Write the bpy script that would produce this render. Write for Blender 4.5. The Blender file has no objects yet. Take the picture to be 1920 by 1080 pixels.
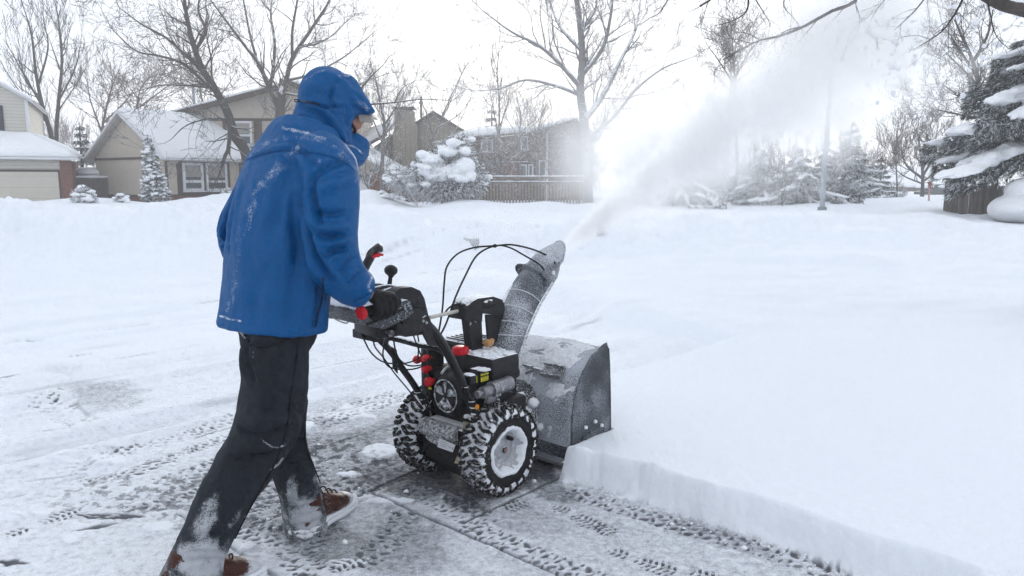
import bpy, bmesh, math, random
import numpy as np
from mathutils import Vector, Matrix
R_=math.radians
scn=bpy.context.scene
col=scn.collection
# ------------------------------------------------------------------ camera geometry (used to survey the place)
FP=1414.; HC=1.35; TH=R_(8.05)
cR=np.array([1.,0,0]); cF=np.array([0,math.cos(TH),-math.sin(TH)]); cU=np.array([0,math.sin(TH),math.cos(TH)])
C0=np.array([0,0,HC])
def ray(x,y): return cF+cR*(x-960)/FP+cU*(540-y)/FP
def at(x,y,Y):
    r=ray(x,y); return C0+r*Y/r[1]
def gnd(x,y,z=0.):
    r=ray(x,y); return C0+r*(z-HC)/r[2]
def projv(P):
    d=P-C0; z=d@cF
    return np.stack([960+FP*(d@cR)/z,540-FP*(d@cU)/z],-1)
PH=R_(42); O=np.array([-.215,3.30,0.]); lF=np.array([math.sin(PH),math.cos(PH),0]); lR=np.array([math.cos(PH),-math.sin(PH),0])
def toL(P):
    P=np.asarray(P,float)-O
    return np.stack([P@lR,P@lF,P[...,2]],-1)
def toW(l):
    l=np.asarray(l,float)
    return O+l[...,0:1]*lR+l[...,1:2]*lF+l[...,2:3]*np.array([0,0,1.])
def q(x,y,c,ax=0):
    r=ray(x,y); n=[lR,lF,np.array([0,0,1.])][ax]
    t=(c-(C0-O)@n)/(r@n); return toL(C0+r*t)
# ------------------------------------------------------------------ noise
def _h(i,j,k,s):
    n=(i.astype(np.int64)*374761393+j.astype(np.int64)*668265263+k.astype(np.int64)*2147483647+s*1274126177)&0xffffffff
    n=((n^(n>>13))*1274126177)&0xffffffff
    n=((n^(n>>16))*2246822519)&0xffffffff
    return ((n^(n>>15))&0xffffff)/float(0xffffff)
def _h2(i,j,s):
    n=(i*np.uint32(374761393)+j*np.uint32(668265263)+np.uint32((s*1274126177)&0xffffffff))
    n=(n^(n>>np.uint32(13)))*np.uint32(1274126177)
    n=(n^(n>>np.uint32(16)))*np.uint32(2246822519)
    return ((n^(n>>np.uint32(15)))&np.uint32(0xffffff)).astype(np.float32)*np.float32(1/16777215.)
def vn(x,y,z=None,s=0):
    x=np.asarray(x,float); y=np.asarray(y,float)
    if z is None:
        x,y=np.broadcast_arrays(x,y); i=np.floor(x);j=np.floor(y); u=(x-i).astype(np.float32);v=(y-j).astype(np.float32)
        i=i.astype(np.int32).astype(np.uint32);j=j.astype(np.int32).astype(np.uint32); o=np.uint32(1)
        u=u*u*(3-2*u);v=v*v*(3-2*v)
        p=_h2(i,j,s);q1=_h2(i+o,j,s);r=_h2(i,j+o,s);w=_h2(i+o,j+o,s)
        p=p+(q1-p)*u; r=r+(w-r)*u
        return (p+(r-p)*v)*2-1
    z=np.asarray(z,float); i=np.floor(x);j=np.floor(y);k=np.floor(z); u=x-i;v=y-j;w=z-k
    u=u*u*(3-2*u);v=v*v*(3-2*v);w=w*w*(3-2*w)
    r=0
    for a in (0,1):
        for b in (0,1):
            for c in (0,1):
                r=r+_h(i+a,j+b,k+c,s)*(u if a else 1-u)*(v if b else 1-v)*(w if c else 1-w)
    return r*2-1
def fbm(x,y,z=None,o=4,s=0,g=.5):
    r=0;a=1;t=0
    for i in range(o):
        f=2.03**i
        r=r+a*vn(np.asarray(x)*f+17.3*i,np.asarray(y)*f-9.1*i,None if z is None else np.asarray(z)*f+3.7*i,s+i); t+=a; a*=g
    return r/t
def sst(e0,e1,x):
    t=np.clip((x-e0)/(e1-e0),0,1); return t*t*(3-2*t)
# ------------------------------------------------------------------ materials
MC={}
SNOWC=(.86,.875,.90)
def nn(t,ty,**k):
    n=t.nodes.new(ty)
    for a,b in k.items():
        if a=='ins':
            for i,v in b.items(): n.inputs[i].default_value=v
        else: setattr(n,a,b)
    return n
def M(name,c,rough=.6,metal=0.,var=.15,vs=4.,bump=.15,bs=30.,snow=None,frost=None,stripe=None,coat=0.,spec=.27,sheen=0.,frostcol=None,streak=None):
    if name in MC: return MC[name]
    m=bpy.data.materials.new(name); m.use_nodes=True; t=m.node_tree; L=t.links.new
    P=t.nodes['Principled BSDF']; P.inputs['Roughness'].default_value=rough; P.inputs['Metallic'].default_value=metal
    P.inputs['Specular IOR Level'].default_value=spec; P.inputs['Coat Weight'].default_value=coat
    if sheen: P.inputs['Sheen Weight'].default_value=sheen
    tc=nn(t,'ShaderNodeTexCoord'); vec=tc.outputs['Object']
    if streak:
        mp=nn(t,'ShaderNodeMapping'); mp.inputs['Scale'].default_value=streak; L(vec,mp.inputs[0]); nv=mp.outputs[0]
    else: nv=vec
    n1=nn(t,'ShaderNodeTexNoise',ins={'Scale':vs,'Detail':6.,'Roughness':.65}); L(nv,n1.inputs['Vector'])
    mr=nn(t,'ShaderNodeMapRange',ins={1:.25,2:.75,3:1-var,4:1+var}); L(n1.outputs[0],mr.inputs[0])
    mx=nn(t,'ShaderNodeVectorMath',operation='SCALE'); mx.inputs[0].default_value=c[:3]; L(mr.outputs[0],mx.inputs['Scale'])
    colo=mx.outputs[0]; height=n1.outputs[0]
    if stripe: # (axis 'z' or 'h', pitch, depth, darkness)
        sx=nn(t,'ShaderNodeSeparateXYZ'); L(vec,sx.inputs[0])
        if stripe[0]=='z': src=sx.outputs[2]
        else:
            ad=nn(t,'ShaderNodeMath',operation='ADD'); L(sx.outputs[0],ad.inputs[0]); L(sx.outputs[1],ad.inputs[1]); src=ad.outputs[0]
        d=nn(t,'ShaderNodeMath',operation='DIVIDE'); L(src,d.inputs[0]); d.inputs[1].default_value=stripe[1]
        fr=nn(t,'ShaderNodeMath',operation='FRACT'); L(d.outputs[0],fr.inputs[0])
        gt=nn(t,'ShaderNodeMath',operation='LESS_THAN'); L(fr.outputs[0],gt.inputs[0]); gt.inputs[1].default_value=stripe[2]
        ml=nn(t,'ShaderNodeMapRange',ins={1:0.,2:1.,3:1.,4:stripe[3]}); L(gt.outputs[0],ml.inputs[0])
        m3=nn(t,'ShaderNodeVectorMath',operation='SCALE'); L(colo,m3.inputs[0]); L(ml.outputs[0],m3.inputs['Scale']); colo=m3.outputs[0]
    rg=None
    def mask_mix(fac,colr,colo):
        x=nn(t,'ShaderNodeMix',data_type='RGBA'); L(fac,x.inputs[0]); L(colo,x.inputs[6]); x.inputs[7].default_value=(*colr,1); return x.outputs[2]
    if frost: # (amount 0..1, scale)
        nf=nn(t,'ShaderNodeTexNoise',ins={'Scale':frost[1],'Detail':5.,'Roughness':.75}); L(vec,nf.inputs['Vector'])
        nb=nn(t,'ShaderNodeTexNoise',ins={'Scale':frost[1]*.022,'Detail':4.}); L(vec,nb.inputs['Vector'])
        ad=nn(t,'ShaderNodeMath',operation='MULTIPLY_ADD'); L(nb.outputs[0],ad.inputs[0]); ad.inputs[1].default_value=.34; L(nf.outputs[0],ad.inputs[2])
        th=.925-.5*frost[0]
        mf=nn(t,'ShaderNodeMapRange',ins={1:th-.07,2:th+.07,3:0.,4:.9}); L(ad.outputs[0],mf.inputs[0])
        colo=mask_mix(mf.outputs[0],frostcol or SNOWC,colo); rg=mf.outputs[0]
        height=ad.outputs[0]
    if snow is not None: # threshold of normal z
        ge=nn(t,'ShaderNodeNewGeometry'); s2=nn(t,'ShaderNodeSeparateXYZ'); L(ge.outputs['Normal'],s2.inputs[0])
        n3=nn(t,'ShaderNodeTexNoise',ins={'Scale':snow[1],'Detail':5.,'Roughness':.7}); L(vec,n3.inputs['Vector'])
        ad=nn(t,'ShaderNodeMath',operation='MULTIPLY_ADD'); L(n3.outputs[0],ad.inputs[0]); ad.inputs[1].default_value=1.6; L(s2.outputs[2],ad.inputs[2])
        th=snow[0]+.8
        ms=nn(t,'ShaderNodeMapRange',ins={1:th-.08,2:th+.08,3:0.,4:1.}); L(ad.outputs[0],ms.inputs[0])
        colo=mask_mix(ms.outputs[0],SNOWC,colo)
        mm=nn(t,'ShaderNodeMath',operation='MULTIPLY_ADD'); L(ms.outputs[0],mm.inputs[0]); mm.inputs[1].default_value=.6; L(height,mm.inputs[2]); height=mm.outputs[0]
        if metal: 
            iv=nn(t,'ShaderNodeMapRange',ins={1:0.,2:1.,3:metal,4:0.}); L(ms.outputs[0],iv.inputs[0]); L(iv.outputs[0],P.inputs['Metallic'])
        ir=nn(t,'ShaderNodeMapRange',ins={1:0.,2:1.,3:rough,4:.8}); L(ms.outputs[0],ir.inputs[0]); L(ir.outputs[0],P.inputs['Roughness'])
    elif rg is not None:
        ir=nn(t,'ShaderNodeMapRange',ins={1:0.,2:1.,3:rough,4:.85}); L(rg,ir.inputs[0]); L(ir.outputs[0],P.inputs['Roughness'])
    L(colo,P.inputs['Base Color'])
    if bump:
        nb2=nn(t,'ShaderNodeTexNoise',ins={'Scale':bs,'Detail':5.,'Roughness':.7}); L(nv,nb2.inputs['Vector'])
        hm=nn(t,'ShaderNodeMath',operation='ADD'); L(nb2.outputs[0],hm.inputs[0]); L(height,hm.inputs[1])
        bp=nn(t,'ShaderNodeBump',ins={'Strength':bump,'Distance':.6/bs}); L(hm.outputs[0],bp.inputs['Height']); L(bp.outputs[0],P.inputs['Normal'])
    MC[name]=m; return m
# ------------------------------------------------------------------ mesh builder
class MB:
    def __init__(s): s.v=[]; s.f=[]; s.n=0
    def add(s,v,f):
        v=np.asarray(v,float); s.v.append(v)
        n=s.n; s.f.extend([tuple(i+n for i in q_) for q_ in f]); s.n+=len(v); return s
    def box(s,c,d,rot=None,bev=0.):
        x,y,z=np.array(d)/2.; b=min(bev,x*.9,y*.9,z*.9)
        if b<=0:
            v=np.array([[i*x,j*y,k*z] for i in(-1,1) for j in(-1,1) for k in(-1,1)]); f=[(0,1,3,2),(4,6,7,5),(0,4,5,1),(2,3,7,6),(0,2,6,4),(1,5,7,3)]
        else:
            bm=bmesh.new(); bmesh.ops.create_cube(bm,size=2.)
            for w in bm.verts: w.co=Vector((w.co.x*x,w.co.y*y,w.co.z*z))
            bmesh.ops.bevel(bm,geom=bm.edges[:],offset=b,segments=2,affect='EDGES',profile=.6)
            bm.verts.index_update(); v=np.array([w.co[:] for w in bm.verts]); f=[tuple(w.index for w in p.verts) for p in bm.faces]; bm.free()
        if rot is not None: v=v@np.array(rot).T
        return s.add(v+np.array(c),f)
    def tube(s,pts,r,n=8,cap=True,flat=None):
        P=np.asarray(pts,float); m=len(P); r=np.full(m,r) if np.isscalar(r) else np.asarray(r,float)
        T=np.gradient(P,axis=0); T/=np.linalg.norm(T,axis=1)[:,None]+1e-12
        up=np.array([0,0,1.]) if abs(T[0][2])<.9 else np.array([1.,0,0])
        ring=[]; a=np.arange(n)*2*math.pi/n; ca=np.cos(a);sa=np.sin(a)
        N=np.cross(T[0],up); N/=np.linalg.norm(N)
        for i in range(m):
            N=N-T[i]*(N@T[i]); N/=np.linalg.norm(N)+1e-12; B=np.cross(T[i],N)
            ring.append(P[i]+r[i]*(ca[:,None]*N+sa[:,None]*B*(flat or 1)))
        v=np.concatenate(ring); f=[]
        for i in range(m-1):
            for j in range(n):
                k=(j+1)%n; f.append((i*n+j,i*n+k,(i+1)*n+k,(i+1)*n+j))
        if cap: f.append(tuple(range(n-1,-1,-1))); f.append(tuple(range((m-1)*n,m*n)))
        return s.add(v,f)
    def ell(s,c,r,rot=None,nu=16,nv=10,noise=0.,ns=3.,seed=0):
        v=[];f=[]
        for i in range(nv+1):
            th=math.pi*i/nv
            for j in range(nu):
                a=2*math.pi*j/nu; v.append((math.sin(th)*math.cos(a),math.sin(th)*math.sin(a),math.cos(th)))
        v=np.array(v)
        if noise: v=v*(1+noise*fbm(v[:,0]*ns+seed,v[:,1]*ns,v[:,2]*ns,3,seed)[:,None])
        v=v*np.array(r)
        if rot is not None: v=v@np.array(rot).T
        for i in range(nv):
            for j in range(nu):
                k=(j+1)%nu
                f.append((i*nu+j,(i+1)*nu+j,(i+1)*nu+k,i*nu+k))
        return s.add(v+np.array(c),f)
    def sect(s,secs,n=24,cap=True,pw=2.):
        # secs: (centre, half vectors a, b) -> lofted closed body
        v=[];f=[]
        for c,a,b in secs:
            for j in range(n):
                t=2*math.pi*j/n; ct,st_=math.cos(t),math.sin(t)
                ct=math.copysign(abs(ct)**(2/pw),ct); st_=math.copysign(abs(st_)**(2/pw),st_)
                v.append(np.array(c)+np.array(a)*ct+np.array(b)*st_)
        m=len(secs)
        for i in range(m-1):
            for j in range(n):
                k=(j+1)%n; f.append((i*n+j,i*n+k,(i+1)*n+k,(i+1)*n+j))
        if cap: f.append(tuple(range(n-1,-1,-1))); f.append(tuple(range((m-1)*n,m*n)))
        return s.add(v,f)
    def prism(s,poly,o,u,w,t):
        # poly of 2D points in plane (u,w) from origin o, extruded by vector t
        o,u,w,t=[np.array(k,float) for k in (o,u,w,t)]
        a=np.array([o+u*p[0]+w*p[1] for p in poly]); n=len(a)
        return s.add(np.concatenate([a,a+t]),[tuple(range(n-1,-1,-1)),tuple(range(n,2*n))]+[(i,(i+1)%n,n+(i+1)%n,n+i) for i in range(n)])
    def poly3(s,pts,t):
        a=np.array(pts,float); n=len(a); return s.add(np.concatenate([a,a+np.array(t)]),[tuple(range(n-1,-1,-1)),tuple(range(n,2*n))]+[(i,(i+1)%n,n+(i+1)%n,n+i) for i in range(n)])
    def lathe(s,prof,c,ax=0,n=40,closed=False):
        # prof: (r, h) ; revolve about axis ax through c
        v=[];m=len(prof); o=[1,2] if ax==0 else ([0,2] if ax==1 else [0,1])
        for r,h in prof:
            for j in range(n):
                t=2*math.pi*j/n; p=np.zeros(3); p[ax]=h; p[o[0]]=r*math.cos(t); p[o[1]]=r*math.sin(t); v.append(p+np.array(c))
        f=[]
        for i in range(m if closed else m-1):
            i2=(i+1)%m
            for j in range(n):
                k=(j+1)%n; f.append((i*n+j,i*n+k,i2*n+k,i2*n+j))
        if not closed:
            if prof[0][0]>1e-6: f.append(tuple(range(n)))
            if prof[-1][0]>1e-6: f.append(tuple(range((m-1)*n,m*n)))
        return s.add(v,f)
    def V(s): return np.concatenate(s.v) if s.v else np.zeros((0,3))
    def build(s,name,mat,parent=None,org=(0,0,0),smooth=True,angle=40):
        me=bpy.data.meshes.new(name); V=s.V()-np.array(org); me.from_pydata(V.tolist(),[],s.f)
        return link(me,name,mat,parent,smooth,angle)
def link(me,name,mat,parent=None,smooth=True,angle=40,recalc=False):
    if recalc:
        bm=bmesh.new(); bm.from_mesh(me); bmesh.ops.recalc_face_normals(bm,faces=bm.faces); bm.to_mesh(me); bm.free()
    o=bpy.data.objects.new(name,me); col.objects.link(o)
    for x in (mat if isinstance(mat,(list,tuple)) else [mat]): me.materials.append(x)
    if smooth and len(me.polygons):
        me.polygons.foreach_set('use_smooth',[True]*len(me.polygons))
        if angle<180:
            try: me.set_sharp_from_angle(angle=R_(angle))
            except Exception: pass
    if parent is not None: o.parent=parent
    return o
def empty(name,loc,rz=0.,label=None,cat=None,group=None):
    o=bpy.data.objects.new(name,None); col.objects.link(o); o.location=tuple(loc); o.rotation_euler=(0,0,rz); o.empty_display_size=.2
    return tag(o,label,cat,group)
def tag(o,label=None,cat=None,group=None,kind=None):
    if label: o['label']=label
    if cat: o['category']=cat
    if group: o['group']=group
    if kind: o['kind']=kind
    return o
def remesh(mb,vox,smooth=4,fac=.5):
    me=bpy.data.meshes.new('tmp'); me.from_pydata(mb.V().tolist(),[],mb.f)
    bm=bmesh.new(); bm.from_mesh(me); bmesh.ops.recalc_face_normals(bm,faces=bm.faces); bm.to_mesh(me); bm.free()
    o=bpy.data.objects.new('tmp',me); col.objects.link(o)
    m=o.modifiers.new('r','REMESH'); m.mode='VOXEL'; m.voxel_size=vox
    if smooth: m=o.modifiers.new('s','SMOOTH'); m.factor=fac; m.iterations=smooth
    dg=bpy.context.evaluated_depsgraph_get(); dg.update()
    r=bpy.data.meshes.new_from_object(o.evaluated_get(dg)); bpy.data.objects.remove(o); return r
def mverts(me):
    v=np.empty(len(me.vertices)*3); me.vertices.foreach_get('co',v); n=np.empty(len(me.vertices)*3)
    me.vertices.foreach_get('normal',n); return v.reshape(-1,3),n.reshape(-1,3)
def setv(me,v): me.vertices.foreach_set('co',np.ascontiguousarray(v).ravel()); me.update()
def fattr(me,name,vals):
    a=me.attributes.new(name,'FLOAT','POINT'); a.data.foreach_set('value',np.asarray(vals,dtype=np.float32))
def rotm(axis,ang):
    return np.array(Matrix.Rotation(ang,3,axis))
def basis(a,b):
    """columns: a, b', a x b'"""
    a=np.array(a,float);a/=np.linalg.norm(a); b=np.array(b,float); b=b-a*(a@b); b/=np.linalg.norm(b); return np.stack([a,b,np.cross(a,b)],1)
def spline(P,n=24):
    P=np.asarray(P,float); m=len(P)
    if m<3: t=np.linspace(0,1,n)[:,None]; return P[0]*(1-t)+P[-1]*t
    out=[]; Q=np.concatenate([[2*P[0]-P[1]],P,[2*P[-1]-P[-2]]]); k=max(2,n//(m-1))
    for i in range(m-1):
        p0,p1,p2,p3=Q[i:i+4]
        for t in np.linspace(0,1,k,endpoint=False):
            out.append(.5*((2*p1)+(-p0+p2)*t+(2*p0-5*p1+4*p2-p3)*t*t+(-p0+3*p1-3*p2+p3)*t**3))
    out.append(P[-1]); return np.array(out)
SNOW=M('snow',SNOWC,rough=.8,var=.03,vs=3.,bump=.25,bs=25.,spec=.2)
# ------------------------------------------------------------------ camera, light, sky
cam=bpy.data.cameras.new('camera'); co=bpy.data.objects.new('camera',cam); col.objects.link(co)
cam.sensor_width=36.; cam.lens=FP/1920*36; cam.clip_end=3000; cam.clip_start=.05
co.location=(0,0,HC); co.rotation_euler=(math.pi/2-TH,0,0); scn.camera=co
SUN_AZ=R_(1.2); SUN_EL=R_(9.)
W=bpy.data.worlds.new('World'); scn.world=W; W.use_nodes=True; t=W.node_tree; L=t.links.new
for n in list(t.nodes): t.nodes.remove(n)
out=nn(t,'ShaderNodeOutputWorld'); bg=nn(t,'ShaderNodeBackground')
sky=nn(t,'ShaderNodeTexSky',sky_type='NISHITA',sun_disc=False,sun_elevation=SUN_EL,sun_rotation=SUN_AZ)
sc=nn(t,'ShaderNodeVectorMath',operation='SCALE'); L(sky.outputs[0],sc.inputs[0]); sc.inputs['Scale'].default_value=.9
tc=nn(t,'ShaderNodeTexCoord'); nz=nn(t,'ShaderNodeTexNoise',ins={'Scale':2.2,'Detail':5.,'Roughness':.55}); L(tc.outputs['Generated'],nz.inputs['Vector'])
sx=nn(t,'ShaderNodeSeparateXYZ'); L(tc.outputs['Generated'],sx.inputs[0])
hz=nn(t,'ShaderNodeMapRange',ins={1:0.,2:.9,3:1.,4:1.12}); L(sx.outputs[2],hz.inputs[0])
cl=nn(t,'ShaderNodeMapRange',ins={1:.3,2:.7,3:.93,4:1.05}); L(nz.outputs[0],cl.inputs[0])
sd=(math.sin(SUN_AZ)*math.cos(SUN_EL),math.cos(SUN_AZ)*math.cos(SUN_EL),math.sin(SUN_EL))
dt=nn(t,'ShaderNodeVectorMath',operation='DOT_PRODUCT'); L(tc.outputs['Generated'],dt.inputs[0]); dt.inputs[1].default_value=sd
gl=nn(t,'ShaderNodeMapRange',ins={1:.82,2:1.,3:0.,4:1.}); L(dt.outputs['Value'],gl.inputs[0])
gp=nn(t,'ShaderNodeMath',operation='POWER'); L(gl.outputs[0],gp.inputs[0]); gp.inputs[1].default_value=2.
gc=nn(t,'ShaderNodeVectorMath',operation='SCALE'); gc.inputs[0].default_value=(2.6,2.3,1.75); L(gp.outputs[0],gc.inputs['Scale'])
m1=nn(t,'ShaderNodeMath',operation='MULTIPLY'); L(hz.outputs[0],m1.inputs[0]); L(cl.outputs[0],m1.inputs[1])
cc=nn(t,'ShaderNodeVectorMath',operation='SCALE'); cc.inputs[0].default_value=(8.2,8.75,9.6); L(m1.outputs[0],cc.inputs['Scale'])
ad=nn(t,'ShaderNodeVectorMath',operation='ADD'); L(cc.outputs[0],ad.inputs[0]); L(gc.outputs[0],ad.inputs[1])
mx=nn(t,'ShaderNodeMix',data_type='RGBA'); mx.inputs[0].default_value=.93; L(sc.outputs[0],mx.inputs[6]); L(ad.outputs[0],mx.inputs[7])
L(mx.outputs[2],bg.inputs[0]); bg.inputs[1].default_value=.1; L(bg.outputs[0],out.inputs[0])
sl=bpy.data.lights.new('sun','SUN'); so=bpy.data.objects.new('sun',sl); col.objects.link(so)
sl.energy=1.9; sl.angle=R_(10); sl.color=(1,.95,.87)
so.rotation_euler=Vector(sd).to_track_quat('Z','Y').to_euler(); so.location=(0,30,20)
scn.view_settings.view_transform='Standard'; scn.view_settings.look='None'; scn.view_settings.exposure=.18; scn.view_settings.gamma=1.
scn.render.engine='CYCLES'; cy=scn.cycles
cy.use_denoising=True
try: cy.denoiser='OPENIMAGEDENOISE'; cy.denoising_input_passes='RGB_ALBEDO_NORMAL'; cy.denoising_prefilter='FAST'
except Exception: pass
cy.max_bounces=4; cy.diffuse_bounces=2; cy.glossy_bounces=2; cy.volume_bounces=3; cy.transparent_max_bounces=8; cy.caustics_reflective=False; cy.caustics_refractive=False
cy.volume_step_rate=1.6; cy.volume_max_steps=96; cy.use_adaptive_sampling=True; cy.adaptive_threshold=.03; cy.adaptive_min_samples=12
# ------------------------------------------------------------------ ground sheet
def make_ground():
    py=np.concatenate([np.arange(1140,850,-.9),np.arange(850,640,-1.3),np.arange(640,360,-1.5)])
    Ys=np.array([gnd(960,y)[1] for y in py])
    # beyond: geometric to 60, then coarse to 900
    y=Ys[-1]; ext=[]
    while y<900: y*=1.02 if y<75 else 1.2; ext.append(y)
    Yn=np.linspace(-14,Ys[0],26)[:-1]
    Y=np.concatenate([Yn,Ys,ext])
    u0=np.arange(-.74,.74,.00155); u=np.concatenate([-np.geomspace(.75,7,22)[::-1],u0,np.geomspace(.75,7,22)])
    D=np.maximum(Y,2.0)
    X=D[:,None]*u[None,:]; Yg=np.repeat(Y[:,None],len(u),1)
    # fan rows bend none; positions
    x=X.ravel(); yy=Yg.ravel()
    l=toL(np.stack([x,yy,np.zeros_like(x)],-1)); a=l[:,0]; b=l[:,1]
    pp=projv(np.stack([x,np.maximum(yy,.8),np.zeros_like(x)],-1)); px,py_=pp[:,0],pp[:,1]
    dist=np.hypot(x,yy)
    near=(dist<9)&(yy>1.5)
    # --- large relief
    far=sst(9,24,yy)
    z=.30*far+ .10*fbm(x*.16,yy*.16,s=3,o=3)*sst(6,16,dist)+.05*fbm(x*.5,yy*.5,s=5,o=3)*sst(5,12,dist)
    z+= -.25*sst(60,160,dist)*0
    # ploughed berms along the street
    by=15.2+.10*x+1.0*fbm(x*.13,x*0+2.,s=9,o=2)
    bh=(.66+.22*fbm(x*.35,yy*.35,s=11,o=4))*(1-sst(-4.5,1.5,x)*.45)*(1-sst(4,12,x)*.75)
    z+=bh*np.exp(-((yy-by)/1.9)**2)*1.0
    z+=.22*fbm(x*.42,x*0+5.,s=27,o=3)*np.exp(-((yy-by)/1.9)**2)*(1-sst(6,12,x))
    lump=np.maximum(0,fbm(x*.9,yy*.9,s=21,o=4))
    z+=(.42*lump+.20*fbm(x*2.0,yy*2.0,s=22,o=4))*np.exp(-((yy-by+.8)/2.4)**2)*(1-sst(2,10,x)*.7)
    z+=.20*np.maximum(0,fbm(x*.6,yy*.8,s=23,o=4))*sst(8,12,yy)*(1-sst(24,32,yy))+.06*fbm(x*1.1,yy*2.0,s=24,o=4)*sst(5,8,yy)*(1-sst(22,32,yy))+.02*fbm(x*1.3,yy*1.6,s=26,o=4)*sst(4,6,yy)*(a>-.4)*(1-sst(9,12,yy))
    for (dx_,dy_,rx_,ry_,hh_) in ((1432,612,40,9,-.03),(1340,585,14,5,-.025),(1500,590,22,5,-.02),(1620,606,20,5,-.02),(1360,452,60,10,.10),(1480,440,70,9,.12),(1700,430,90,8,.10),(1150,470,60,8,.06),(700,420,60,12,.12),(830,400,50,8,.14),(760,440,40,8,-.06),(1420,640,50,8,.02)):
        d_=((px-dx_)/rx_)**2+((py_-dy_)/ry_)**2; z+=hh_*np.exp(-d_)*(yy>2)
    # mounds behind on centre and right
    z+=.22*np.exp(-(((x-(-.8))/2.6)**2+((yy-21)/2.0)**2))+.16*np.exp(-(((x-6)/4.)**2+((yy-19)/1.6)**2))+.25*np.exp(-(((x+16)/6)**2+((yy-26)/4)**2))
    z+=.35*np.exp(-(((x-20)/7)**2+((yy-36)/4)**2))
    for (mx_,my_,wx_,wy_,mh_) in ((-5.3,28.5,1.3,2.2,.62),(-11.2,30,2.2,2.5,.42),(1.6,26.5,2.6,2.0,.30),(-1.6,25.5,1.3,1.6,.32),(-17.5,31,1.8,2.,.30),(-9.3,16,1.3,1.6,.16),(-13.,18,1.5,1.6,-.14),(-6.6,17,1.1,1.5,-.15),(5.5,22,2.2,1.4,.16),(12,30,3.,2.2,.22)):
        z+=mh_*np.exp(-(((x-mx_)/wx_)**2+((yy-my_)/wy_)**2))*(1+.25*fbm(x*1.1,yy*1.1,s=29,o=3))
    # --- uncut deep snow
    e1=.325+.018*fbm(a*7,b*0+1.3,s=31,o=3)+.006*fbm(a*18,b*18,s=32,o=3)
    wv=.012*fbm(a*5,b*5,s=33,o=3)
    e1=e1-.035*np.exp(-((a-.33)/.12)**2)
    cut_front=sst(e1-.02,e1+.050+.025*vn(a*3,b*0,s=35),b+wv)
    edge=np.where(b<.69,.325,-.335+.0*b); cut_side=sst(edge-.012,edge+.02+.10*sst(.8,2.6,b),a+.010*fbm(b*9,a*0,s=36,o=3))
    # left of machine the strip ahead has been cleared already as far as bfar
    bfar=2.85-.25*a+.25*fbm(a*.8,b*0,s=37,o=2)
    ahead=sst(bfar,bfar+.35+.5*sst(-.5,-2.5,a),b)*sst(-5.2,-3.2,a+.6*fbm(b*.4,a*0,s=38,o=2))
    inner=.045*sst(.9,1.8,b)*sst(-1.8,-.6,a)
    bank=np.maximum(cut_front*cut_side,ahead)
    depth=.152+.02*fbm(a*.7,b*.7,s=40,o=3)+.018*fbm(a*.25,b*.25,s=41,o=2)
    depth=depth-.012*sst(.5,2.5,a)
    # block in front of the housing
    z=z+np.maximum(bank*depth,inner*(1-bank))
    # curled lip and clods on the cut edge
    face=np.exp(-((b-e1-.01)/.03)**2)*(a>.30)
    z+=.016*face*fbm(a*13,b*13,s=43,o=4)
    # --- street and driveway surface
    street=(1-bank)*(1-far)
    ruts=(fbm(a*3.4,b*.10,s=50,o=4)*.034+fbm(a*9,b*.35,s=51,o=3)*.012)*street*sst(.8,2.2,np.abs(a+.1)+.35*np.abs(b+.2))
    z+=ruts
    for k_,ra in enumerate((-1.75,-2.15,-2.9,-3.25,-4.1,-4.5,-5.6,-6.0,-7.2,-7.6)):
        w_=a-ra-.25*fbm(b*.12,b*0+k_*3.,s=90+k_,o=2)-.04*fbm(b*.9,b*0,s=91+k_,o=2); on=sst(.35,.6,.5+.5*fbm(b*.35,b*0+k_,s=95+k_,o=2)+.1); z+=street*(-.030*np.exp(-(w_/.085)**2)+.016*np.exp(-((np.abs(w_)-.17)/.05)**2))*on
    crust=fbm(a*28,b*28,s=60,o=4)
    cover=np.full(x.shape,.93)
    # broad bare / frosted patches, given where they lie
    def patch(cx,cy,rx,ry,val,rot=0.,soft=1.):
        nonlocal cover
        rm=1.8*max(rx,ry); I=np.where((np.abs(px-cx)<rm)&(np.abs(py_-cy)<rm)&near)[0]
        dx=px[I]-cx;dy=py_[I]-cy; c_,s_=math.cos(rot),math.sin(rot)
        d=((dx*c_+dy*s_)/rx)**2+((-dx*s_+dy*c_)/ry)**2
        wob=.55*fbm(a[I]*5+cx,b[I]*5,s=int(cx)%50,o=4)
        w=1-sst(.45,1.15,np.sqrt(d)+wob); cover[I]=cover[I]*(1-w)+val*w
    road=np.exp(-((a+.4)/1.1)**2)*np.exp(-((b+.5)/1.0)**2)
    cover-=.18*road
    reg=sst(.312,.318,a)*(1-sst(.3,.36,b)); cover=cover*(1-reg)+.70*reg
    patch(640,835,190,55,.44,-.3); patch(600,900,150,60,.50,-.2); patch(720,900,90,30,.30,.3)
    patch(870,905,170,60,.20,.35); patch(960,860,120,50,.16); patch(1000,885,50,38,.10,.2)
    patch(760,1010,130,75,.46,.35); patch(620,1010,110,50,.40,.1); patch(520,960,70,60,.52)
    patch(930,1030,140,40,.76,.42); patch(1010,1075,120,26,.70,.42)
    patch(195,745,85,34,.66,.1); patch(110,690,50,14,.78); patch(400,900,140,26,.66,-.35); patch(330,930,140,20,.70,-.35)
    patch(980,960,110,35,.56,.3); patch(1130,975,120,40,.66,.3); patch(1040,925,60,18,.38,.3); patch(1350,1010,140,22,.50,.3)
    patch(620,760,80,16,.72,-.3); patch(680,790,90,14,.66,-.3)
    bare=np.zeros(x.shape); dent=np.zeros(x.shape)
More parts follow.
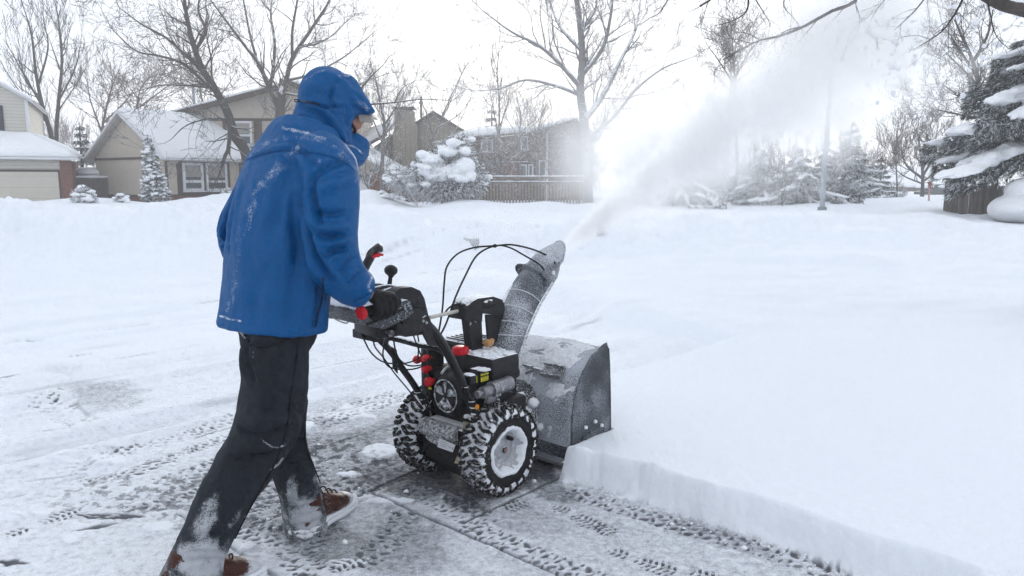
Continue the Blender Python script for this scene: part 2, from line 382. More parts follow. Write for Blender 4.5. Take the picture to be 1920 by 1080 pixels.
    # --- tracks: stamped lug prints
    def track(pts,w=.115,pitch=.070,amt=1.,kind=0,seed=0,blur=0.):
        nonlocal bare,dent
        P=spline(np.array([gnd(*p)[:2] for p in pts]),max(12,len(pts)*8)); S=np.concatenate([[0],np.cumsum(np.linalg.norm(np.diff(P,axis=0),axis=1))])
        lo=P.min(0)-.2;hi=P.max(0)+.2
        I=np.where((x>lo[0])&(x<hi[0])&(yy>lo[1])&(yy<hi[1]))[0]
        if not len(I): return
        Q=np.stack([x[I],yy[I]],-1); bu=np.zeros(len(I)); bv=np.full(len(I),9.); bd=np.full(len(I),9.)
        for k in range(len(P)-1):
            d=P[k+1]-P[k]; ln=np.linalg.norm(d); d=d/ln; r=Q-P[k]; uu=r@d; vv=r@np.array([-d[1],d[0]])
            ex=np.maximum(0,np.maximum(-uu,uu-ln)); dd=np.hypot(ex,vv); m=dd<bd
            bd[m]=dd[m]; bu[m]=(S[k]+np.clip(uu,0,ln))[m]; bv[m]=vv[m]+0*ex[m]; bv[m]=np.where(ex[m]>0.004,9.,bv[m])
        ang=.012*vn(bu*9,bu*0,s=seed)
        bu=bu+ang+.006*vn(Q[:,0]*40,Q[:,1]*40,s=seed); bv=bv+.005*vn(Q[:,0]*45,Q[:,1]*45,s=seed+1)
        m=np.zeros(len(I))
        for side in (-1,1):
            for (u0_,v0_,lu,lv,an) in ((.0,.62,.013,.024,.5),(.45,.88,.008,.010,.2),(.55,.28,.010,.020,-.5)):
                ph=((bu/pitch+(.5 if side>0 else 0)+u0_)%1-.5)*pitch; dv=bv*side-v0_*w/2
                cell=np.floor(bu/pitch+(.5 if side>0 else 0)+u0_+.5); rz_=.5+.5*vn(cell*3.7+u0_*9,cell*0+side*5.3+seed,s=seed+2); an2=an+.5*(rz_-.5); c_,s_=np.cos(an2),np.sin(an2); sc_=.55+.6*rz_
                e=np.hypot((ph*c_+dv*s_)/(lu*sc_),(-ph*s_+dv*c_)/(lv*sc_))+.25*fbm(Q[:,0]*70,Q[:,1]*70,s=seed+9,o=2)
                m=np.maximum(m,(1-sst(.7,1.2,e))*sst(.12,.35,rz_)*(.55+.45*rz_))
        hol=sst(.25-amt*.5,.75-amt*.5,.5+.5*fbm(Q[:,0]*7,Q[:,1]*7,s=seed+5,o=3)); m=m*hol
        band=(1-sst(w*.5,w*.62,np.abs(bv)))
        bare[I]=np.maximum(bare[I],m); dent[I]=np.maximum(dent[I],m*.006+band*.0015*amt)
    track([(1066,922),(1250,978),(1430,1033),(1600,1084)],amt=.9,seed=1)
    track([(880,984),(990,1034),(1120,1086)],amt=.9,seed=2)
    track([(770,908),(850,952),(905,985)],w=.14,amt=.8,seed=3)
    track([(790,872),(726,900),(660,926),(600,950)],amt=.8,seed=4)
    track([(765,958),(748,990),(715,1024),(668,1060)],w=.13,amt=.9,seed=5)
    track([(846,926),(880,950),(915,962)],w=.12,amt=1.,seed=6)
    track([(430,878),(352,918),(262,960)],w=.15,amt=.5,seed=7)
    track([(440,850),(380,878),(300,905)],w=.13,amt=.35,seed=8)
    track([(440,785),(330,822),(215,850),(120,885)],w=.12,amt=.2,seed=9)
    track([(450,812),(350,845),(240,890),(150,905)],w=.12,amt=.2,seed=10)
    track([(470,940),(450,980),(500,1000),(540,1010)],w=.16,pitch=.05,amt=1.,seed=11)
    track([(520,905),(490,930),(450,960)],w=.16,pitch=.05,amt=.9,seed=12)
    track([(750,732),(660,760),(570,790)],w=.12,amt=.3,seed=13)
    track([(840,716),(760,742),(700,765),(600,800)],w=.12,amt=.3,seed=14)
    track([(590,1000),(560,1040),(600,1075)],w=.16,pitch=.05,amt=.7,seed=15)
    track([(60,740),(100,760),(160,800)],w=.2,pitch=.07,amt=.15,seed=16)
    for k_,ra in enumerate((-1.75,-2.15,-2.9,-3.25,-4.1,-4.5,-5.6,-6.0,-7.2,-7.6)):
        w_=a-ra-.25*fbm(b*.12,b*0+k_*3.,s=90+k_,o=2)-.04*fbm(b*.9,b*0,s=91+k_,o=2); bare=np.maximum(bare,street*.30*np.exp(-(w_/.05)**2)*sst(.55,.75,.5+.5*fbm(b*1.3,a*9,s=85+k_,o=3)))
    # --- boot prints
    def sole(cx,cy,tx,ty,ln=.29,w=.10,heel=True,amt=1.,part=1.):
        nonlocal bare,dent
        c=gnd(cx,cy)[:2]; t_=gnd(tx,ty)[:2]; d=t_-c; d/=np.linalg.norm(d); I=np.where((np.hypot(x-c[0],yy-c[1])<.3)&near)[0]; r=np.stack([x[I],yy[I]],-1)-c
        uu=r@d; vv=r@np.array([-d[1],d[0]]); wob=.006*vn(x[I]*50,yy[I]*50,s=77)
        fore=(np.hypot((uu-.04)/(ln*.30),(vv+wob)/(w*.5))<1)
        hl=(np.hypot((uu+ln*.40)/(ln*.14),(vv+wob)/(w*.38))<1) if heel else np.zeros(len(I),bool)
        bars=(np.abs(((uu+.35*np.abs(vv))/.024)%1-.5)<.24)&(np.abs(((vv+.5)/.034)%1-.5)<.38)
        m=((fore|hl)&bars)*sst(.3,.6,.5+.5*fbm(x[I]*12,yy[I]*12,s=78,o=2)+amt*.3)
        bare[I]=np.maximum(bare[I],m*1.); dent[I]=np.maximum(dent[I],m*.006+(fore|hl)*.002)
    sole(1090,972,1130,990,amt=2.); sole(980,943,960,950,ln=.2,heel=False,amt=1.6); sole(1148,1000,1135,992,ln=.16,w=.09,heel=False)
    sole(1212,1056,1270,1076,amt=1.3); sole(1305,1078,1340,1090,ln=.2,heel=False,amt=.5)
    sole(640,1062,700,1030,amt=.1); sole(90,975,130,960,amt=.1); sole(330,850,400,830,amt=.0)
    # scuffs and drag marks in the packed snow
    def scuff(x0,y0,x1,y1,w=.02,amt=1.,seed=0):
        nonlocal bare,dent
        A=gnd(x0,y0)[:2];B=gnd(x1,y1)[:2]; d=B-A; ln=np.linalg.norm(d); d/=ln; I=np.where((np.hypot(x-(A[0]+B[0])/2,yy-(A[1]+B[1])/2)<ln/2+.25)&near)[0]; r=np.stack([x[I],yy[I]],-1)-A
        uu=r@d; vv=r@np.array([-d[1],d[0]])+.02*vn(uu*4,uu*0,s=seed)
        e=np.hypot(np.maximum(0,np.maximum(-uu,uu-ln))/.05,vv/(w*(.4+.6*np.sin(np.clip(uu/ln,0,1)*3.1))+1e-4))
        m=(1-sst(.5,1.2,e))*sst(.35,.6,.5+.5*fbm(uu*18,vv*60,s=seed+3,o=3)+.15*amt)
        bare[I]=np.maximum(bare[I],m*amt); dent[I]=np.maximum(dent[I],m*.006)
    for i,s_ in enumerate([(165,962,250,970,.03,1.),(160,995,210,985,.02,.8),(375,816,440,798,.012,.9),(262,872,298,862,.02,.8),(20,1048,40,1050,.03,.9),
            (195,677,390,645,.01,.8),(130,665,175,661,.012,.7),(40,636,90,633,.02,.5),(40,588,160,573,.012,.5),(225,538,420,520,.01,.45),(180,620,340,597,.02,.35),(0,710,40,700,.02,.6),
            (95,725,120,733,.012,.5),(100,733,190,790,.02,.25),(0,516,60,510,.02,.4),(100,510,230,497,.015,.4),(300,508,420,492,.015,.4),
            (60,820,120,812,.012,.4),(150,850,230,838,.012,.4),(60,900,140,890,.012,.3),(0,932,30,925,.02,.4),(540,700,690,672,.01,.4),(640,660,760,640,.01,.3)]):
        scuff(*s_,seed=100+i)
    # --- slab joints (lines of the driveway grid)
    def joint(a0,b0,a1,b1,w=.007,amt=1.,dp=.010,seed=0):
        nonlocal bare,z
        dx,dy=a1-a0,b1-b0; ln=math.hypot(dx,dy); dx/=ln;dy/=ln
        uu=(a-a0)*dx+(b-b0)*dy; vv=-(a-a0)*dy+(b-b0)*dx
        I=np.where((np.abs(vv)<.08)&(uu>-.1)&(uu<ln+.1)&near)[0]; uu=uu[I]; vv=vv[I]+.003*vn(uu*14,uu*0,s=seed); bk=np.clip(bank[I]*3,0,1)
        inn=sst(-.02,.0,uu)*(1-sst(ln,ln+.02,uu)); k=(1-sst(w*.55,w*1.25,np.abs(vv)))*inn*(1-bk)
        rim=np.exp(-((np.abs(vv)-w*2.0)/(w*.9))**2)*inn*(1-bk)
        z[I]+=rim*.003-k*dp
        bare[I]=np.maximum(bare[I],k*amt*sst(.2,.5,.5+.5*fbm(uu*9,vv*9,s=seed+1,o=3)+(amt-.5)*.5))
    joint(.314,-.31,.314,.40,w=.009,amt=1.,seed=1); joint(-.19,-.383,2.4,-.383,w=.009,amt=.72,seed=2); joint(-.19,-.75,-.25,.02,w=.007,amt=.65,seed=3)
    joint(-.24,-.16,.33,-.18,w=.006,amt=.55,seed=4); joint(.02,.252,.32,.252,w=.004,amt=.9,seed=5); joint(-.845,-.6,-.845,.4,w=.008,amt=.35,seed=6)
    joint(-.6,-1.045,1.,-1.045,w=.009,amt=.5,seed=7); joint(-.60,-1.05,-.25,-.9,w=.006,amt=.0,seed=8); pass
    # loose snow lumps left on the concrete
    def lumpy(cx,cy,rx,ry,h,seed):
        nonlocal z,cover
        I=np.where((np.abs(px-cx)<rx*1.6)&(np.abs(py_-cy)<ry*1.6)&near)[0]
        d=np.hypot((px[I]-cx)/rx,(py_[I]-cy)/ry)+.45*fbm(a[I]*9,b[I]*9,s=seed,o=4); w=1-sst(.55,1.05,d)
        z[I]+=h*w*(1+.3*fbm(a[I]*30,b[I]*30,s=seed,o=3)); cover[I]=np.maximum(cover[I],w)
    lumpy(712,852,55,20,.020,1); lumpy(640,782,60,12,.012,2); lumpy(545,1075,40,10,.01,3); lumpy(560,800,40,14,.012,4); lumpy(1075,905,30,6,.012,8); lumpy(1190,935,60,6,.010,9)
    for k in range(26):
        rr=np.random.RandomState(k+5); cx=rr.uniform(-50,760); cy_=rr.uniform(640,1070); lumpy(cx,cy_,rr.uniform(20,60),rr.uniform(5,14),rr.uniform(.005,.012),k+40)
    z-=dent*(1-bank)
    cover=np.clip(cover+bank*2+sst(6.,9.,dist)*.5+(np.maximum(0,crust)*.15),0,1)
    z+=(1-bank)*near*(.0035*crust*sst(.3,.9,cover))+.0016*fbm(a*60,b*60,s=61,o=3)*near*(cover>.5)
    # crumbled tread texture where traffic has churned the snow
    churn=np.clip(patchf(px,py_,470,950,230,110)+patchf(px,py_,250,930,220,60)+patchf(px,py_,620,880,180,90),0,1)
    z+=churn*.007*fbm(a*34,b*34,s=70,o=3)*(1-bank)
    cover=np.clip(cover-churn*.16*(fbm(a*34,b*34,s=70,o=3)<-.12)*2.2,0,1)
    bare=np.clip(bare*(1-np.clip(bank*4,0,1)),0,1)
    nr,nc=len(Y),len(u)
    me=bpy.data.meshes.new('ground'); V=np.stack([x,yy,z],-1)
    idx=np.arange(nr*nc).reshape(nr,nc); F=np.stack([idx[:-1,:-1],idx[:-1,1:],idx[1:,1:],idx[1:,:-1]],-1).reshape(-1,4)
    me.vertices.add(len(V)); me.vertices.foreach_set('co',V.ravel()); me.loops.add(F.size); me.loops.foreach_set('vertex_index',F.ravel().astype(np.int32))
    me.polygons.add(len(F)); me.polygons.foreach_set('loop_start',np.arange(0,F.size,4,dtype=np.int32)); me.update(calc_edges=True)
    me.polygons.foreach_set('use_smooth',[True]*len(F))
    fattr(me,'cover',cover); fattr(me,'bare',bare)
    m=bpy.data.materials.new('snowy_ground'); m.use_nodes=True; t=m.node_tree; L=t.links.new; P=t.nodes['Principled BSDF']
    A=nn(t,'ShaderNodeAttribute',attribute_name='cover'); B=nn(t,'ShaderNodeAttribute',attribute_name='bare'); tc=nn(t,'ShaderNodeTexCoord')
    n1=nn(t,'ShaderNodeTexNoise',ins={'Scale':34.,'Detail':8.,'Roughness':.78}); L(tc.outputs['Object'],n1.inputs['Vector'])
    n2=nn(t,'ShaderNodeTexNoise',ins={'Scale':420.,'Detail':3.,'Roughness':.7}); L(tc.outputs['Object'],n2.inputs['Vector'])
    n3=nn(t,'ShaderNodeTexNoise',ins={'Scale':5.,'Detail':5.,'Roughness':.6}); L(tc.outputs['Object'],n3.inputs['Vector'])
    s1=nn(t,'ShaderNodeMath',operation='ADD'); L(n1.outputs[0],s1.inputs[0]); L(n2.outputs[0],s1.inputs[1])   # ~1.0 mean
    s2=nn(t,'ShaderNodeMath',operation='SUBTRACT'); L(s1.outputs[0],s2.inputs[0]); s2.inputs[1].default_value=1.
    s3=nn(t,'ShaderNodeMath',operation='MULTIPLY_ADD'); L(s2.outputs[0],s3.inputs[0]); s3.inputs[1].default_value=1.5; L(A.outputs['Fac'],s3.inputs[2])
    cvr=nn(t,'ShaderNodeMapRange',ins={1:.18,2:.86,3:0.,4:1.}); L(s3.outputs[0],cvr.inputs[0])
    gate=nn(t,'ShaderNodeMapRange',ins={1:.93,2:1.,3:0.,4:1.}); L(A.outputs['Fac'],gate.inputs[0])
    mxg=nn(t,'ShaderNodeMath',operation='MAXIMUM'); L(cvr.outputs[0],mxg.inputs[0]); L(gate.outputs[0],mxg.inputs[1])
    inv=nn(t,'ShaderNodeMapRange',ins={1:0.,2:.85,3:1.,4:.04}); L(B.outputs['Fac'],inv.inputs[0])
    fc=nn(t,'ShaderNodeMath',operation='MULTIPLY'); L(mxg.outputs[0],fc.inputs[0]); L(inv.outputs[0],fc.inputs[1])
    cr=nn(t,'ShaderNodeMapRange',ins={1:.3,2:.7,3:.7,4:1.3}); L(n3.outputs[0],cr.inputs[0])
    cs=nn(t,'ShaderNodeVectorMath',operation='SCALE'); cs.inputs[0].default_value=(.088,.092,.104); L(cr.outputs[0],cs.inputs['Scale'])
    mx=nn(t,'ShaderNodeMix',data_type='RGBA'); L(fc.outputs[0],mx.inputs[0]); L(cs.outputs[0],mx.inputs[6]); mx.inputs[7].default_value=(.82,.848,.895,1); L(mx.outputs[2],P.inputs['Base Color'])
    rr=nn(t,'ShaderNodeMapRange',ins={1:0.,2:1.,3:.6,4:.85}); L(fc.outputs[0],rr.inputs[0]); L(rr.outputs[0],P.inputs['Roughness']); P.inputs['Specular IOR Level'].default_value=.12
    hh=nn(t,'ShaderNodeMath',operation='MULTIPLY_ADD'); L(n1.outputs[0],hh.inputs[0]); hh.inputs[1].default_value=.6; L(fc.outputs[0],hh.inputs[2])
    cd=nn(t,'ShaderNodeCameraData'); 
    bp=nn(t,'ShaderNodeBump',ins={'Strength':.45,'Distance':.008}); L(hh.outputs[0],bp.inputs['Height'])
    n5=nn(t,'ShaderNodeTexNoise',ins={'Scale':2.2,'Detail':8.,'Roughness':.6}); mp=nn(t,'ShaderNodeMapping'); mp.inputs['Rotation'].default_value=(0,0,PH); mp.inputs['Scale'].default_value=(1.6,.8,1); L(tc.outputs['Object'],mp.inputs[0]); L(mp.outputs[0],n5.inputs['Vector'])
    b2=nn(t,'ShaderNodeBump',ins={'Strength':.5,'Distance':.07}); L(n5.outputs[0],b2.inputs['Height']); L(bp.outputs[0],b2.inputs['Normal']); L(b2.outputs[0],P.inputs['Normal'])
    t.nodes.remove(cd)
    me.materials.append(m)
    o=bpy.data.objects.new('ground',me); col.objects.link(o); tag(o,kind='structure')
    return x.reshape(nr,nc),yy.reshape(nr,nc),z.reshape(nr,nc),Y,u
def patchf(px,py_,cx,cy,rx,ry): return 1-sst(.3,1.1,np.hypot((px-cx)/rx,(py_-cy)/ry))
GX,GY,GZ,Yrow,ucol=make_ground()
def hit(px_,py_,default=30.):
    """distance at which the line of sight meets the snow"""
    Y=5.
    while Y<75:
        p=at(px_,py_,Y)
        if p[2]<=gz(p[0],Y): return Y
        Y*=1.01
    return default

def gz(x,y):
    """height of the snow surface under a point"""
    i=int(np.clip(np.searchsorted(Yrow,y),1,len(Yrow)-1)); j=int(np.clip(np.searchsorted(ucol,x/max(y,2.)),1,len(ucol)-1))
    return float(GZ[i,j])
# ------------------------------------------------------------------ snow blower
BL=M('black_plastic',(.012,.012,.014),rough=.45,var=.3,vs=8,bump=.1,bs=60,frost=(.10,160))
BLS=M('black_plastic_snowy',(.012,.012,.014),rough=.45,var=.3,vs=8,bump=.15,bs=60,snow=(.80,38),frost=(.10,170))
BLT=M('black_tube',(.010,.010,.012),rough=.3,var=.2,vs=8,bump=.08,bs=60,snow=(.72,60),frost=(.12,110),coat=.3)
RUB=M('rubber',(.013,.013,.014),rough=.75,var=.2,bump=.2,bs=90,frost=(.10,70))
LUG=M('tread_rubber',(.012,.012,.013),rough=.8,var=.2,bump=.2,bs=90,frost=(.30,60))
REDP=M('red_plastic',(.55,.012,.022),rough=.4,var=.1,bump=.05,frost=(.08,60))
STE=M('galvanised_steel',(.36,.37,.38),rough=.4,metal=.7,var=.15,bump=.05)
CHU=M('frosted_chute',(.040,.045,.053),rough=.6,var=.3,vs=9,bump=.5,bs=140,frost=(.46,260),frostcol=(.66,.69,.74))
CHS=M('snow_dusted_chute',(.05,.055,.065),rough=.7,var=.2,vs=9,bump=.4,bs=140,frost=(.54,240),frostcol=(.62,.65,.70))
HOU=M('housing_paint',(.030,.034,.041),rough=.5,var=.25,vs=6,bump=.25,bs=140,frost=(.34,260),frostcol=(.6,.64,.7))
HSN=M('housing_snow',(.50,.53,.58),rough=.85,var=.35,vs=16,bump=.8,bs=70,frost=(.62,60))
TAN=M('tan_plate',(.30,.25,.17),rough=.5,metal=.3,var=.2,bump=.1,frost=(.25,60))
ALU=M('starter_metal',(.22,.22,.24),rough=.38,metal=.6,var=.1,bump=.05,frost=(.2,60))
LBL=M('label_white',(.62,.63,.65),rough=.5,var=.05,bump=0)
YEL=M('yellow_label',(.62,.55,.03),rough=.5,var=.05,bump=0)
BLK=M('black_ink',(.01,.01,.01),rough=.5,var=0,bump=0)
ORG=M('orange_paint',(.70,.25,.02),rough=.5,var=.05,bump=0)
RIM=M('rim_grey',(.40,.41,.43),rough=.5,var=.12,vs=12,bump=.15,bs=60,frost=(.30,50))
ROD=M('rod_beige',(.55,.53,.47),rough=.5,var=.1,bump=.05)
PSN=M('packed_snow',(.80,.82,.86),rough=.85,var=.08,vs=20,bump=.5,bs=80,spec=.2)
AMB=M('amber_cap',(.50,.27,.11),rough=.5,var=.15,bump=.1,frost=(.3,40))
CTP=M('console_grey_plastic',(.035,.037,.042),rough=.5,var=.3,vs=10,bump=.2,bs=80,snow=(.62,45),frost=(.36,120),frostcol=(.6,.63,.68))
B=empty('snow_blower',O,-PH,'black snow blower with red fuel cap and snow-caked tyres pushing into the deep snow','snow blower')
rs=np.random.RandomState(3)
def tire(side):
    hub=MB(); cx=side*.215; cz=.198
    hub.lathe([(0,-.02),(.03,-.02),(.035,0),(.035,.03),(0,.03)],(cx+side*-.02,0,cz),n=20)
    wh=hub.build('wheel',STE,B)
    # carcass
    prof=[(.098,-.050),(.110,-.058),(.135,-.064),(.160,-.062),(.172,-.050),(.176,-.02),(.176,.02),(.172,.050),(.160,.062),(.135,.064),(.110,.058),(.098,.050)]
    t=MB(); t.lathe([(r,h*1.0) for r,h in prof],(cx,0,cz),n=72,closed=True); t.build('tyre',RUB,wh)
    # lugs
    n=22; lg=MB()
    for k in range(n):
        for s in (-1,1):
            th=2*math.pi*(k+(.25 if s>0 else .75))/n
            er=np.array([0,math.cos(th),math.sin(th)]); et=np.array([0,-math.sin(th),math.cos(th)]); ex=np.array([1.,0,0])
            def P(u,v,r): # u across (signed outward), v along circumference
                th2=th+v/.18; return np.array([cx+s*u,r*math.cos(th2),cz+r*math.sin(th2)])
            for (pl_,w) in (([(.004,-.012),(.022,.004),(.044,.014)],.0065),([(.044,.014),(.058,.010),(.066,.004)],.0075),([(.030,-.020),(.048,-.012),(.062,-.010)],.006)):
                pts=[]
                for (u,v) in pl_: pts.append((u,v))
                for i in range(len(pts)-1):
                    (u0,v0),(u1,v1)=pts[i],pts[i+1]; du,dv=u1-u0,v1-v0; l=math.hypot(du,dv); nu,nv=-dv/l*w,du/l*w
                    r0=.168; 
                    def ro(u): return .203-max(0,(u-.045))*.75
                    a=[P(u0+nu,v0+nv,r0),P(u0-nu,v0-nv,r0),P(u1-nu,v1-nv,r0),P(u1+nu,v1+nv,r0)]
                    b_=[P(u0+nu*.75,v0+nv*.75,ro(u0)),P(u0-nu*.75,v0-nv*.75,ro(u0)),P(u1-nu*.75,v1-nv*.75,ro(u1)),P(u1+nu*.75,v1+nv*.75,ro(u1))]
                    lg.add(a+b_,[(4,5,6,7),(0,4,7,3),(1,2,6,5),(0,1,5,4),(3,7,6,2)])
            # shoulder hook running down the side wall
            a=[]
            for (r,h) in ((.187,.062),(.150,.0665)):
                for v in (-.007,.007):
                    a.append(P(h,v+.008,r))
            a2=[p+np.array([s*.006,0,0]) for p in a]
            lg.add(a+a2,[(4,5,7,6),(0,4,6,2),(1,3,7,5),(0,1,5,4),(2,6,7,3)])
    lg.build('tread_lug',LUG,wh,smooth=False)['kind']='stuff'
    # snow packed between lugs and round the rim
    nn_=160; prof=[(.156,-.0640),(.168,-.0675),(.180,-.056),(.186,-.034),(.187,0),(.186,.034),(.180,.056),(.168,.0675),(.156,.0640)]
    v=[];f=[]; m=len(prof)
    for i,(r,h) in enumerate(prof):
        for j in range(nn_):
            th=2*math.pi*j/nn_; d=.0085*float(vn(th*18+side*7,h*70,s=5))+.006*float(vn(th*46,h*150,s=6))
            if i in(0,m-1): rr=r+.010*float(vn(th*9,h*0+side,s=8)); hh=h
            else: rr=r+d-.002; hh=h*(1+.04*float(vn(th*25,h*40,s=9)))
            v.append((cx+hh,rr*math.cos(th),cz+rr*math.sin(th)))
    for i in range(m-1):
        for j in range(nn_):
            k=(j+1)%nn_; f.append((i*nn_+j,i*nn_+k,(i+1)*nn_+k,(i+1)*nn_+j))
    sn=MB(); sn.add(v,f)
    out=side
    v=[];f=[]; prof=[(.112,.0585),(.107,.066),(.098,.064),(.088,.050),(.082,.028)]
    for i,(r,h) in enumerate(prof):
        for j in range(nn_):
            th=2*math.pi*j/nn_; k=float(vn(th*2.2+.7,0*th,s=12))*.010+float(vn(th*9,th*0+i*.3,s=13))*.004
            rr=r+k*(1 if i in(0,) else .6 if i<3 else 1.3); v.append((cx+out*h,rr*math.cos(th),cz+rr*math.sin(th)))
    for i in range(len(prof)-1):
        for j in range(nn_):
            k=(j+1)%nn_; f.append((i*nn_+j,i*nn_+k,(i+1)*nn_+k,(i+1)*nn_+j))
    sn.add(v,f); sn.build('packed_snow',PSN,wh,angle=180)
    rm=MB(); rm.lathe([(0,.030),(.016,.030),(.019,.022),(.040,.016),(.044,.012),(.060,.012),(.064,.020),(.080,.026),(.094,.040),(.098,.052),(.102,.052),(.100,.030),(.07,.0),(0,0)] if side>0 else [(0,-.030),(.016,-.030),(.019,-.022),(.060,-.012),(.064,-.020),(.094,-.040),(.098,-.052),(.102,-.052),(.100,-.03),(.07,0),(0,0)],(cx,0,cz),n=48)
    r_=rm.build('rim',RIM,wh)
    # drum-shaped inner face
    ir=MB(); ir.lathe([(0,-side*.01),(.07,-side*.01),(.095,-side*.045),(.102,-side*.05)],(cx,0,cz),n=40); ir.build('inner_rim',BL,wh)
    hb=MB(); hb.lathe([(0,.044),(.009,.044),(.011,.040),(.011,.03),(0,.03)],(cx if side>0 else cx-.074,0,cz),n=6); hb.build('hub_bolt',M('rust_bolt',(.30,.20,.17),rough=.5,metal=.3),r_,smooth=False)
    vl=MB(); vl.lathe([(0,.052),(.006,.052),(.009,.045),(.010,.02),(0,.02)],(cx if side>0 else cx-.074,.032,cz+.045),n=14); vl.build('tyre_valve',RUB,r_)
tire(1); tire(-1)
# --- chassis between the wheels
c=MB(); c.box((0,.03,.215),(.27,.34,.15),bev=.012); c.box((0,-.10,.19),(.26,.05,.16),bev=.008); c.box((0,.05,.10),(.24,.26,.10),bev=.01)
c.tube([(-.25,0,.198),(.25,0,.198)],.014,10); c.build('chassis',BLS,B)
c=MB(); c.sect([((0,-.115-.03*k,.245+.055*math.sin(k*math.pi)), (.105,0,0),(0,.03,.035)) for k in (0,1)],n=20)
c.tube([(-.12,-.135,.262),(.10,-.135,.262)],.040,18); c.build('transmission_cover',M('cover_snowy',(.12,.12,.12),rough=.6,var=.3,frost=(.5,90),frostcol=(.55,.56,.58)),B)
pp=[q(x,y,.115) for x,y in ((868,790),(880,792),(882,838),(872,850),(862,870),(852,868),(866,830))]
c=MB(); c.poly3(pp,(.03,.004,0)); c.build('shift_bracket',TAN,B,smooth=False)
pp=[q(x,y,-.19,1) for x,y in ((823,822),(853,835),(848,848),(820,838))]; c=MB(); c.poly3(pp,(0,.004,0)); lb=c.build('warning_label',LBL,B,smooth=False)
c=MB()
for (x0,y0,x1,y1) in ((826,827,839,832),(826,831,838,836),(826,835,836,839),(842,834,842.8,842),(845,835,845.6,843.5),(848,836.5,848.8,845)):
    A=q(x0,y0,-.1915,1);D=q(x1,y1,-.1915,1); c.box((A+D)/2,(abs(D-A)[0]+.001,.001,max(.0012,abs(D-A)[2]*.3)))
c.build('label_print',M('grey_ink',(.2,.2,.22),bump=0,var=0),lb,smooth=False)
c=MB(); c.tube(spline([q(803,770,-.16),q(808,790,-.16),q(806,815,-.16,),q(822,850,-.14)],10),.010,8); c.tube([q(805,815,-.17,),q(842,792,-.07)],.013,8)
c.tube([q(812,826,-.16,),q(846,803,-.07)],.010,8); c.ell(q(815,826,-.16),(.028,.02,.028),noise=.15); c.build('shift_linkage',M('dusty_steel',(.35,.34,.31),rough=.5,metal=.3,frost=(.4,70)),B)
c=MB(); c.tube(spline([q(835,770,-.1),q(843,795,-.12),(-.06,-.205,.17)],10),.0035,6); c.tube(spline([q(790,740,-.15),q(803,775,-.15),q(808,800,-.16)],8),.003,6); c.build('cable',RUB,B)
# --- engine
E_=MB(); E_.box((-.01,.075,.40),(.30,.27,.24),bev=.03); E_.box((.02,.12,.33),(.33,.20,.12),bev=.02); eng=E_.build('engine',BL,B)
# recoil starter facing the operator
c=MB(); cy_=-.062; cc_=(-.012,0,.412)
c.lathe([(0,-.095),(.045,-.095),(.075,-.090),(.092,-.075),(.100,-.045),(.104,.02),(.102,.06),(0,.06)],(cc_[0],-.01,cc_[2]),ax=1,n=44); rc=c.build('recoil_starter_cover',BL,B)
c=MB()
for k in range(5):
    a=k*2*math.pi/5+.3
    for (r0,r1,w) in ((.014,.062,.006),):
        d=np.array([math.cos(a),0,math.sin(a)]); n_=np.array([-math.sin(a),0,math.cos(a)]); o_=np.array([cc_[0],-.108,cc_[2]])
        c.poly3([o_+d*r0-n_*w*.6,o_+d*r1-n_*w*1.5,o_+d*r1+n_*w*1.5,o_+d*r0+n_*w*.6],(0,.006,0))
for k in range(3):
    a=k*2.1+.5; d=np.array([math.cos(a),0,math.sin(a)]); c.ell(np.array([cc_[0],-.106,cc_[2]])+d*.045,(.022,.006,.016),noise=.4,seed=k,nu=10,nv=6)
c.lathe([(.070,-.098),(.075,-.096),(.072,-.092),(.068,-.094)],(cc_[0],-.01,cc_[2]),ax=1,n=44,closed=True)
c.build('starter_grille_frost',M('grille_frost',(.22,.23,.245),rough=.6,var=.5,vs=30,frost=(.45,60)),rc)
c=MB(); c.box((-.175,-.03,.46),(.06,.10,.30),bev=.02); c.box((-.175,-.07,.50),(.055,.02,.20),bev=.008); c.build('control_shroud',BL,B)
for (x,y,rr) in ((783,674,.019),(799,672,.017),(799,692,.018),(805,716,.022)):
    c=MB(); p=q(x,y,-.095,1); c.lathe([(0,-.02),(rr*.7,-.02),(rr,-.012),(rr*1.05,.004),(rr*.8,.012),(rr*.5,.03),(0,.03)],p,ax=1,n=9); c.build('red_knob',REDP,B)
c=MB(); c.ell(q(806,728,-.10,1),(.012,.006,.006)); c.build('yellow_mark',YEL,B)
# fuel tank with red cap, snow and amber cap
c=MB(); tk=[(.145,.10,.56),]; c.box((.068,.072,.548),(.255,.185,.10),bev=.03); c.box((.068,.085,.500),(.24,.18,.05),bev=.02); tank=c.build('fuel_tank',M('tank_black',(.012,.012,.014),rough=.4,var=.3,bump=.2,bs=60,snow=(.70,30),frost=(.05,160)),B)
c=MB(); p=q(863,656,-.02); p=q(863,657,.606,2); 
v=[];pr=[]
for (r,h) in ((0,.018),(.026,.019),(.034,.014),(.037,.004),(.037,-.012),(.030,-.018)):pr.append((r,h))
n=40;vv=[]
for r,h in pr:
    for j in range(n):
        t_=2*math.pi*j/n; rr=r*(1+.05*math.cos(8*t_)); vv.append((p[0]+rr*math.cos(t_),p[1]+rr*math.sin(t_),p[2]+h))
c.add(vv,[(i*n+j,i*n+(j+1)%n,(i+1)*n+(j+1)%n,(i+1)*n+j) for i in range(len(pr)-1) for j in range(n)]); c.build('fuel_cap',REDP,tank)
c=MB(); c.ell(q(915,643,.05),(.026,.022,.018),noise=.25,ns=2.5,seed=4); c.ell(q(922,640,.06),(.012,.012,.014),noise=.3,seed=2); c.build('oil_filler_cap',AMB,B)
rr_=np.random.RandomState(4); c=MB()
